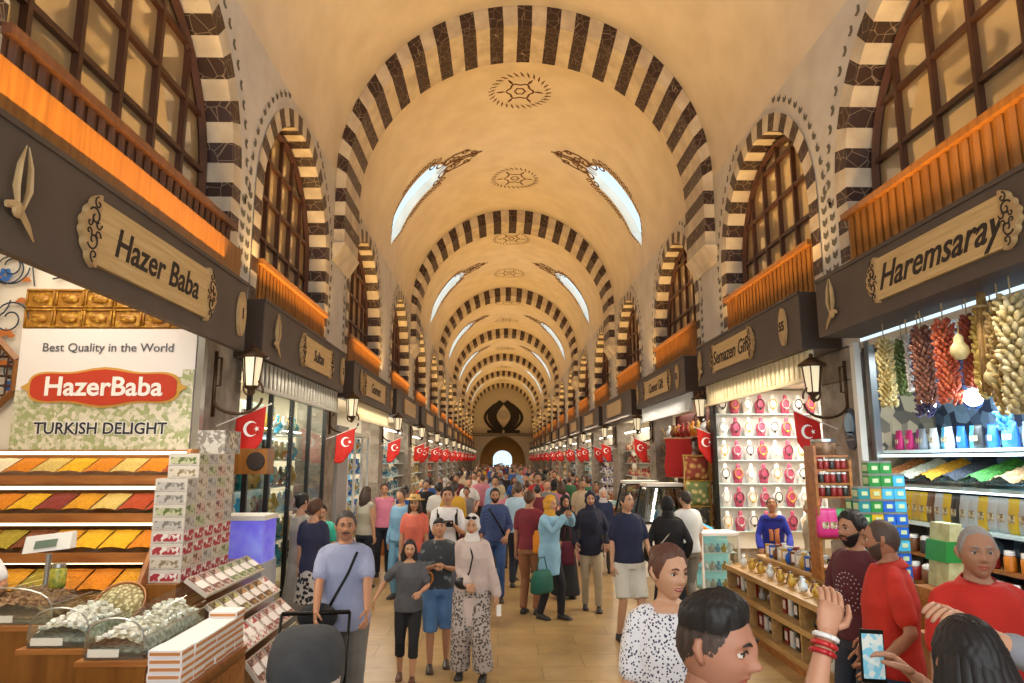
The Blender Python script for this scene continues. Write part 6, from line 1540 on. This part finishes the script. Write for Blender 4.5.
# man in maroon T-shirt
pm, P, S, AR, LG = person((2.46, 4.95), -72, 1.755, 'dark-haired bearded man in a maroon T-shirt with a pale ring of dots', lod=3, skinc='b08062', hair='shortf', hairc='15100e', top=dict(col=cloth('5a2430', '4e1e28'), sleeve='short', loose=0.006), bot=dict(col=cloth('2a3040')), beard='full', head=(0, -6), arms=[(-0.27, -0.1, 0.84), (0.22, -0.2, 0.9)])
b = MB()
for rr, n in ((0.055, 10), (0.095, 18), (0.125, 24)):
    for q in range(n):
        a = 2*pi*q/n; sx, sz = rr*cos(a), 1.22+rr*sin(a); b.ball((0.03+sx*0.8, -0.128+abs(0.03+sx*0.8)**2*1.9-0.004, sz), (0.0045, 0.0045, 0.0045), 5, 4)
b.build('dotted_print', mat('print_pale', 'd8ccd0', 0.7), pm)
# navy polo man
M_navy = cloth('1a2140', '151a34')
person((1.56, 8.7), 14, 1.72, 'man in a navy polo shirt and pale shorts looking down', lod=2, skinc='b58a6c', hair='short', hairc='2a1e18', top=dict(col=M_navy, sleeve='short', collar=True, loose=0.012), bot=dict(col=cloth('c8c4b8'), length=0.5, loose=0.02, name='shorts'), girth=1.15, head=(20, -18), legs=[(-0.12, 0.04), (0.10, -0.16)], arms=[None, (0.2, -0.22, 0.98)])
# mother in beige tunic
M_beige = cloth('c2b0a8', 'b2a098'); M_pat = mat('cloth_patterned', '4c4440', 0.85, col2='a89c94', kind='voronoi', scale=34, contrast=(0.38, 0.5))
mo, P, S, AR, LG = person((-0.26, 7.3), -6, 1.56, 'woman in a white headscarf and long beige tunic with patterned wide trousers', lod=2, fem=1, skinc='c0906e', hair='hijab', hairc='d2ccc6', top=dict(col=M_beige, sleeve='long', hem=0.56, loose=0.024, name='tunic'), bot=dict(col=M_pat, length=0.1, loose=0.035), arms=[(-0.02, -0.24, 1.04), (0.30, -0.04, 0.82)], legs=[(-0.13, 0.03), (0.14, -0.04)])
b = MB(); b.tube([(-0.02, -0.1, 1.44), (0.03, -0.17, 1.30), (-0.0, -0.185, 1.15), (-0.04, -0.19, 1.05)], 0.009, 6); b.tube([(-0.02, -0.1, 1.44), (-0.08, 0.0, 1.46), (-0.02, 0.1, 1.40)], 0.009, 6); b.build('bag_strap', M_black, mo)
own('waist_bag', 'small black cross-body bag held by the woman in the beige tunic', 'bag', mo, MB().ball((-0.06, -0.235, 1.03), (0.1, 0.045, 0.065), 14, 8), mat('black_leather', '17161a', 0.4))
b = MB()
for sd in (-1, 1):
    b.ball((sd*0.034, -0.112, 1.715), (0.030, 0.008, 0.02), 10, 6)
b.tube([(-0.07, -0.06, 1.70), (0, -0.118, 1.72), (0.07, -0.06, 1.70)], 0.004, 5)
own('sunglasses', 'dark sunglasses pushed up on the white headscarf', 'sunglasses', mo, b, M_black)
own('paper_slip', 'white folded paper in the lowered hand of the woman in the beige tunic', 'paper', mo, MB().cbox(0.31, -0.05, 0.72, 0.05, 0.02, 0.12), M_white, False)
# girl and boy
person((-0.88, 7.25), 4, 1.32, 'girl with long dark hair in a grey T-shirt and cropped black leggings', lod=2, fem=1, skinc='b98a6a', hair='long', hairc='1c1210', top=dict(col=cloth('56565a', '4a4a4e'), sleeve='short', hem=0.84, loose=0.012), bot=dict(col=cloth('17171b'), length=0.30, name='leggings'), arms=[(-0.42, -0.12, 1.02), (0.16, -0.26, 1.12)], legs=[(-0.10, 0.08), (0.07, -0.12)], head=(4, 0), shoes='5a3420')
person((-0.62, 7.62), 6, 1.50, 'boy in a dark printed T-shirt and denim shorts looking at something in his hands', lod=2, skinc='b58464', hair='cap', hairc='17161a', top=dict(col=mat('cloth_dark_print', '33363a', 0.85, col2='6a7070', kind='noise', scale=11, contrast=(0.58, 0.66)), sleeve='short', loose=0.014, hem=0.86), bot=dict(col=cloth('5a7ea8', '46688e'), length=0.46, loose=0.02, name='denim_shorts'), arms=[(-0.05, -0.27, 1.22), (0.06, -0.28, 1.20)], head=(0, -20), legs=[(-0.09, -0.08), (0.11, 0.10)], shoes='3a2a22')
own('handheld_snack', 'round brown pretzel-like bread hanging from the boy\'s hand beside the girl', 'bread', bpy.data.objects['person.%03d' % (len([o for o in bpy.data.objects if o.name.split('.')[0] == 'person'])-1)], MB().tube([(-0.12+0.045*cos(a), -0.3, 1.08+0.065*sin(a)) for a in [2*pi*q/20 for q in range(21)]], 0.014, 8), mat('bread_crust', 'a5662e', 0.6))
# man pushing the pram
M_bshirt = mat('cloth_blue_check', '868ca8', 0.85, col2='969cb8', kind='checker', scale=90)
bl, P, S, AR, LG = person((-1.20, 5.72), 8, 1.71, 'middle-aged man in a pale blue checked shirt pushing a pram', lod=3, skinc='a87658', hair='short', hairc='3a3432', top=dict(col=M_bshirt, sleeve='short', collar=True, loose=0.014, hem=0.84), bot=dict(col=cloth('6e6a64', '5e5a54'), loose=0.02), girth=1.15, arms=[(-0.17, -0.38, 1.02), (0.20, -0.38, 1.02)], head=(4, -4), beard='moustache')
b = MB(); b.tube([(0.10, -0.1, 1.43), (0.04, -0.175, 1.28), (-0.06, -0.195, 1.1), (-0.12, -0.17, 0.98)], [(0.004, 0.012)]*4, 6, up=(0, -1, 0)); b.build('bag_strap', M_black, bl)
pr = thing('pram', 'dark grey hooded pram pushed by the man in the blue checked shirt', 'pram', (-1.26, 4.93, 0), rad(8)); M_pram = mat('pram_fabric', '3a3c40', 0.85, col2='303236', scale=8); M_pramd = mat('pram_fabric_dark', '1e1f22', 0.85)
rs = []
for k in range(11):
    a = rad(-12+k*14.5); rs.append([V((0.235*math.copysign(abs(cos(t))**0.55, cos(t)), 0.02-0.30*cos(a)*sin(t)**0.8, 0.70+0.30*sin(a)*sin(t)**0.6*1.0)) for t in [pi*q/16 for q in range(17)]])
m = MB(); m.rings(rs, cap=False, closed=False); h_ = m.build('hood', M_pram, pr, True); h_.modifiers.new('t', 'SOLIDIFY').thickness = 0.012
m = MB()
for k in (1, 5, 9):
    m.tube([v*1.0+V((0, 0, 0.004)) for v in rs[k]], 0.008, 6)
m.build('hood_rib', M_pramd, pr, True)
m = MB(); m.hexa([(-0.19, -0.36, 0.46), (0.19, -0.36, 0.46), (0.19, 0.25, 0.42), (-0.19, 0.25, 0.42), (-0.23, -0.42, 0.66), (0.23, -0.42, 0.66), (0.23, 0.3, 0.70), (-0.23, 0.3, 0.70)]); m.build('basket_seat', M_pramd, pr)
m = MB(); m.rings([[(x*0.235, -0.44+0.1*q, 0.67+0.03*sin(pi*(x+1)/2)+0.02*q) for x in [-1+2*i/8 for i in range(9)]] for q in range(4)], cap=False, closed=False); a_ = m.build('cover', mat('pram_cover_pale', 'b8aca4', 0.8, col2='8a7e78', kind='cells', scale=20), pr, True); a_.modifiers.new('t', 'SOLIDIFY').thickness = 0.01
m = MB()
for sx_ in (-1, 1):
    m.tube([(sx_*0.24, 0.46, 1.0), (sx_*0.24, 0.3, 0.78), (sx_*0.25, -0.1, 0.4), (sx_*0.25, -0.42, 0.12)], 0.012, 6); m.tube([(sx_*0.24, 0.1, 0.62), (sx_*0.26, 0.42, 0.13)], 0.012, 6)
m.tube([(-0.24, 0.46, 1.0), (0.24, 0.46, 1.0)], 0.016, 8); m.build('chassis', M_black, pr, True)
for sx_ in (-1, 1):
    for yy in (-0.42, 0.42):
        m = MB(); m.tube([(sx_*0.27, yy+0.105*cos(a), 0.13+0.105*sin(a)) for a in [2*pi*q/20 for q in range(21)]], 0.022, 8); m.cyl((sx_*0.25, yy, 0.13), (sx_*0.29, yy, 0.13), 0.03, n=10)
        for q in range(6): a = pi*q/3; m.tube([(sx_*0.27, yy, 0.13), (sx_*0.27, yy+0.1*cos(a), 0.13+0.1*sin(a))], 0.006, 4)
        m.build('wheel', M_black, pr, True)
m = MB(); m.ball((0, 0.5, 0.96), (0.15, 0.07, 0.10), 14, 10); tag(m.build('handlebar_bag', M_pramd, None, True), 'dark bag hanging from the pram handle', 'bag').location = (-1.33, 4.95, 0.0)
# mid-distance walkers
M_ltb = cloth('8ab4cc', '78a2ba')
def bagbox(root, lab, x, y, z, sx, sy, sz, m, nm='handbag'):
    b = MB(); b.rings([[(x+sx/2*k*math.copysign(abs(cos(a))**0.6, cos(a)), y+sy/2*k*math.copysign(abs(sin(a))**0.6, sin(a)), z+sz*t) for a in [2*pi*q/14 for q in range(14)]] for t, k in ((0, 0.85), (0.1, 1.0), (0.7, 0.92), (1.0, 0.7))]); b.tube([(x-sx*0.3, y, z+sz), (x-sx*0.15, y, z+sz*1.6), (x+sx*0.15, y, z+sz*1.6), (x+sx*0.3, y, z+sz)], 0.008, 5); own(nm, lab, 'bag', root, b, m)
a_, *_ = person((0.70, 9.85), 50, 1.62, 'woman in a mustard headscarf and pale blue long top holding up a phone', lod=2, fem=1, skinc='c0906e', hair='hijab', hairc='c8922c', top=dict(col=M_ltb, sleeve='long', hem=0.62, loose=0.02), bot=dict(col=cloth('1c1c22')), arms=[(-0.05, -0.28, 1.44), (0.12, -0.3, 1.46)], legs=[(-0.09, 0.12), (0.1, -0.12)])
bagbox(a_, 'dark green shopping bag carried low beside the woman in pale blue', -0.33, -0.10, 0.42, 0.42, 0.2, 0.30, cloth('1c5a4a'), 'shopping_bag')
a_, *_ = person((0.44, 10.15), 160, 1.68, 'person in a maroon T-shirt seen from behind, next to the woman in pale blue', lod=2, skinc='a87a5e', hair='short', hairc='4a2e1e', top=dict(col=cloth('7a2430', '681e28'), sleeve='short'), bot=dict(col=cloth('8a5a3a')))
bagbox(a_, 'orange shoulder bag against the hip of the person in maroon', -0.2, 0.05, 0.86, 0.30, 0.14, 0.32, cloth('d8861c'))
a_, *_ = person((1.34, 10.4), -4, 1.66, 'woman in a dark navy headscarf and top with beige trousers', lod=2, fem=1, skinc='b58a6c', hair='hijab', hairc='1c1e34', top=dict(col=cloth('1a1c30'), sleeve='long', hem=0.80, loose=0.018), bot=dict(col=cloth('b0a084')), legs=[(-0.1, 0.1), (0.09, -0.1)], arms=[(-0.24, -0.12, 0.98), (0.22, -0.2, 1.0)], extra=['drape'])
bagbox(a_, 'burgundy bag carried by the woman in the dark navy headscarf', -0.36, -0.08, 0.66, 0.22, 0.12, 0.34, cloth('5c1c2c'))
person((1.05, 11.3), 10, 1.56, 'woman wholly in black robes walking behind the navy headscarf woman', lod=2, fem=1, skinc='a87a5e', hair='hijab', hairc='15151a', top=dict(col=cloth('141418'), sleeve='long', hem=0.82, loose=0.03), bot=dict(col=cloth('141418'), length=0.06), skirt=True, arms=[(-0.2, -0.2, 1.0), (0.2, -0.2, 1.0)])
a_, *_ = person((2.12, 8.95), 172, 1.66, 'woman in a black headscarf and black coat seen from behind near the glass case', lod=2, fem=1, skinc='a87a5e', hair='niqab', hairc='101014', top=dict(col=cloth('121216'), sleeve='long', hem=0.8, loose=0.035, name='coat'), bot=dict(col=cloth('121216'), length=0.06), skirt=True, arms=[(-0.22, -0.1, 1.0), (0.26, -0.1, 0.95)])
b = MB(); b.tube([(-0.13, 0.09, 1.40), (0.0, 0.165, 1.28), (0.12, 0.16, 1.14), (0.2, 0.1, 1.0)], 0.008, 5); b.build('bag_strap', cloth('b0a898'), a_)
person((2.55, 9.7), -160, 1.70, 'man in a white shirt behind the woman in the black coat', lod=2, skinc='b58a6c', hair='short', hairc='2a1e18', top=dict(col=cloth('d8dcdc'), sleeve='short', loose=0.02), bot=dict(col=cloth('8a8478')))
a_, *_ = person((-0.05, 11.1), 0, 1.68, 'man in a dark blue checked shirt and blue jeans with a cross-body strap', lod=2, skinc='a87a5e', hair='short', hairc='1c1614', top=dict(col=mat('cloth_plaid_navy', '26345c', 0.85, col2='3c4c78', kind='checker', scale=40), sleeve='elbow', loose=0.012), bot=dict(col=cloth('2f4f82', '263f6a')), arms=[None, (0.18, -0.2, 1.0)], legs=[(-0.1, 0.08), (0.1, -0.08)], beard='full')
strap(a_, [(-0.1, -0.11, 1.42), (0.0, -0.15, 1.28), (0.1, -0.16, 1.12), (0.16, -0.13, 1.0)], M_black)
person((0.34, 12.2), 178, 1.74, 'man in a pale blue shirt seen from behind, in front of the packed crowd', lod=1, skinc='b58a6c', hair='short', hairc='3a2a20', top=dict(col=cloth('a8c4d8'), sleeve='short', loose=0.014), bot=dict(col=cloth('1c2030')))
a_, *_ = person((-0.68, 9.6), 4, 1.74, 'young man in a white shirt with backpack straps looking at his camera', lod=2, skinc='b58464', hair='shortf', hairc='241a16', top=dict(col=cloth('dcd8d8', 'ccc8ca'), sleeve='short', loose=0.012), bot=dict(col=cloth('5a5a62')), arms=[(-0.04, -0.27, 1.28), (0.08, -0.28, 1.28)], head=(0, -16))
for sd in (-1, 1): strap(a_, [(sd*0.12, -0.03, 1.46), (sd*0.12, -0.125, 1.36), (sd*0.13, -0.14, 1.2), (sd*0.15, -0.1, 1.05)], M_black, (0.005, 0.022))
own('camera_body', 'black camera held by the young man in the white shirt', 'camera', a_, MB().cbox(0.02, -0.34, 1.30, 0.12, 0.05, 0.08).cyl((0.02, -0.36, 1.30), (0.02, -0.42, 1.30), 0.03), M_black, False)
a_, *_ = person((-1.17, 10.1), -5, 1.62, 'woman in a salmon top and straw hat behind the boy', lod=2, fem=1, skinc='b98a6a', hair='long', hairc='3a2418', top=dict(col=cloth('d8705c', 'c8604e'), sleeve='short'), bot=dict(col=cloth('3a4a68')))
b = MB(); b.lathe([(0.001, 0.11), (0.07, 0.105), (0.085, 0.06), (0.09, 0.035), (0.15, 0.02), (0.155, 0.03), (0.09, 0.045)], (0, -0.0, 1.65), 22); own('straw_hat', 'straw hat on the woman in the salmon top', 'hat', a_, b, mat('straw', 'c8a468', 0.8, col2='a88448', scale=40))
person((-1.52, 11.3), -25, 1.66, 'person in washed denim jacket walking behind the salmon-topped woman', lod=1, fem=1, skinc='b98a6a', hair='bun', hairc='2a1c16', top=dict(col=cloth('7fa6c4', '6a92b2'), sleeve='long', loose=0.02), bot=dict(col=cloth('6a98b8')))
person((-2.25, 12.2), 150, 1.66, 'woman in a grey tank top with dark straps seen from behind', lod=2, fem=1, skinc='b98a6a', hair='long', hairc='3a261c', top=dict(col=cloth('a49c8e'), sleeve='none'), bot=dict(col=cloth('1c1f2e')))
person((-2.12, 13.4), 5, 1.68, 'woman in a pink tank top and dark trousers facing the camera', lod=2, fem=1, skinc='c9987a', hair='bun', hairc='4a3022', top=dict(col=cloth('e08aa8', 'd67a9a'), sleeve='none'), bot=dict(col=cloth('1c1f2e')))
person((-2.17, 8.55), 165, 1.65, 'woman with curly brown hair in a navy sleeveless dress at the glass shopfront', lod=2, fem=1, skinc='b98a6a', hair='shortf', hairc='4a2a18', top=dict(col=cloth('2a2c44'), sleeve='short', hem=0.8), bot=dict(col=mat('cloth_bw_print', '17171b', 0.85, col2='b8b0a8', kind='voronoi', scale=18, contrast=(0.4, 0.5)), length=0.5), skirt=True)
person((-2.45, 9.0), 140, 1.70, 'woman in a long greyish beige dress beside the curly-haired woman', lod=2, fem=1, skinc='c9987a', hair='bun', hairc='17110f', top=dict(col=cloth('b0a698'), sleeve='none', hem=0.8), bot=dict(col=cloth('b0a698'), length=0.12), skirt=True)
person((-2.38, 9.75), -5, 1.52, 'youth in a turquoise printed T-shirt by the glass shopfront', lod=2, skinc='c9987a', hair='short', hairc='2a1e18', top=dict(col=cloth('2cb09a', '5cc8b4'), sleeve='short'), bot=dict(col=cloth('c07a5a'), length=0.5), head=(20, 10))
# sellers
M_wsh = cloth('e6e4e2')
person((-3.97, 5.42), 35, 1.74, 'shop seller in a white shirt standing behind the case of brown dates', lod=2, skinc='a87658', hair='short', hairc='2a1e18', top=dict(col=M_wsh, sleeve='short', loose=0.015), bot=dict(col=cloth('2a2c38')), arms=[(-0.14, -0.32, 1.18), (0.24, -0.36, 1.16)])
person((3.95, 10.3), -20, 1.58, 'seller in a violet-blue top and long orange scarf bending over the souvenirs', lod=2, fem=1, skinc='a87658', hair='short', hairc='1c1614', top=dict(col=cloth('2c3aa8', '2430a0'), sleeve='long', loose=0.02), bot=dict(col=cloth('2a2c38')), lean=(0, -0.14), head=(0, -28), arms=[(-0.2, -0.4, 1.0), (0.22, -0.4, 1.0)])
b = MB(); b.tube([(0.08, 0.0, 1.45), (0.07, -0.2, 1.38), (0.05, -0.24, 1.2), (0.06, -0.24, 1.0)], [(0.012, 0.04)]*4, 6, up=(0, -1, 0)); b.tube([(-0.08, 0.0, 1.45), (-0.06, -0.2, 1.38), (-0.03, -0.24, 1.2), (-0.03, -0.24, 1.08)], [(0.012, 0.035)]*4, 6, up=(0, -1, 0)); own('orange_scarf', 'long orange scarf hanging from the neck of the violet-blue clad seller', 'scarf', [o for o in bpy.data.objects if o.get('label', '').startswith('seller in a violet')][0], b, cloth('d88a58'))
person((4.1, 9.3), -120, 1.60, 'woman in a beige headscarf among the souvenirs beside the low cabinet', lod=2, fem=1, skinc='b58a6c', hair='hijab', hairc='b8a888', top=dict(col=cloth('a09680'), sleeve='long', loose=0.02, hem=0.75), bot=dict(col=cloth('6a6458')))

# ---- the packed crowd: a few figures of each build, re-dressed
protos = []
CW = [('man', 0, 'short', 'short', 1.74), ('woman', 1, 'long', 'short', 1.64), ('woman', 1, 'hijab', 'long', 1.62), ('man', 0, 'shortf', 'long', 1.78), ('woman', 1, 'bun', 'none', 1.63), ('man', 0, 'buzz', 'short', 1.70)]
PCOL = [('white', 'dcdad6'), ('black', '1a1a1e'), ('navy', '202a4c'), ('light blue', '8aaccc'), ('red', 'b02c28'), ('grey', '7c7c80'), ('beige', 'b8a488'), ('green', '3a6a4a'), ('pink', 'd08498'), ('mustard', 'c09430'), ('blue', '2c58a0'), ('maroon', '6a2430')]
HC = ['1a1412', '2a1c16', '4a3020', '15110f', '6a5040']
walk = [[(-0.1, -0.14), (0.1, 0.14)], [(-0.1, 0.12), (0.1, -0.12)], [(-0.09, 0), (0.1, 0.02)]]
def redress(o, k, near, lab, grp):
    tc = PCOL[k % 12]; bc = PCOL[(k*5+2) % 12][1] if k % 3 == 0 else ['1c2030', '2c3a58', '4a4640'][k % 3]
    for c in o.children:
        n = c.name.split('.')[0]
        mm = None
        if n in ('shirt',): mm = cloth(tc[1])
        elif n in ('trousers',): mm = cloth(bc)
        elif n == 'headscarf': mm = cloth(['b8a888', '1c1c22', 'c0b8b8', '3a4a6a'][k % 4])
        elif n == 'hair': mm = mat('hair_'+HC[k % 5], HC[k % 5], 0.5)
        if mm: c.material_slots[0].link = 'OBJECT'; c.material_slots[0].material = mm
    o['label'] = lab % tc[0]; o['group'] = grp; o['category'] = 'person'
taken = [(0.34, 12.2), (-2.12, 13.4), (-2.28, 12.2), (-0.05, 11.1), (1.05, 11.3), (-1.52, 11.3), (0.7, 9.85)]
rc = random.Random(21)
def spot(y0, y1, d, xa=-1.95, xb=2.95):
    for _ in range(400):
        x, y = rc.uniform(xa, xb), rc.uniform(y0, y1)
        if (y > 17.5 or x < 2.25) and all((x-a)**2+(y-b)**2 > d*d for a, b in taken): taken.append((x, y)); return x, y
    return None
nper = 0
for lodk, (count, ya, yb, d) in ((1, (62, 12.4, 26, 0.55)), (0, (130, 26, 80, 0.8))):
    pr_ = []
    for k in range(count):
        q = spot(ya+(yb-ya)*(k/count)**1.15*0.85, ya+(yb-ya)*min(1, (k/count)**1.15+0.15), d)
        if not q: continue
        i = nper % 6 if k >= 12 else k % 6; nper += 1
        sx_, fem_, hr, sl, hh = CW[i]
        dirn = 180 if (k*7) % 5 < 2 else 0; face = dirn+rc.uniform(-25, 25)
        when = 'nearest rows' if q[1] < 16 else 'second flag' if q[1] < 20 else 'third flag' if q[1] < 26 else 'fourth to sixth flags' if q[1] < 40 else 'far arches' if q[1] < 60 else 'end passage'
        desc = {'short': 'short-haired', 'long': 'long-haired', 'hijab': 'headscarfed', 'shortf': 'thick-haired', 'bun': 'bun-haired', 'buzz': 'close-cropped'}[hr]
        lab = desc+' '+sx_+' in %s, '+('walking away' if dirn else 'coming forward')+' in the crowd near the '+when
        grp = 'crowd, %s %s %s %s' % (desc, sx_, dirn, when)
        if k < 12:
            o, *_ = person(q, face, hh*(0.97+0.02*(k//6)), 'x', None, lod=lodk, fem=fem_, skinc=['b58a6c', 'a87a5e', 'c9987a'][k % 3], hair=hr, hairc=HC[k % 5], top=dict(col=cloth('dcdad6'), sleeve=sl, loose=0.01, hem=0.8 if hr == 'hijab' else 0.88), bot=dict(col=cloth('1c2030')), legs=walk[k % 3], arms=[None, (0.2, -0.22, 1.02)] if k % 2 else None)
            pr_.append(o)
        else:
            src = pr_[k % len(pr_)] if k % len(pr_) % 6 == i else pr_[i]
            o = dup(src, (q[0], q[1], 0), radians(face)); z = src.scale[0]*rc.uniform(0.95, 1.04); o.scale = (z, z, z)
        redress(o, k*7+k//12, lodk, lab, grp)
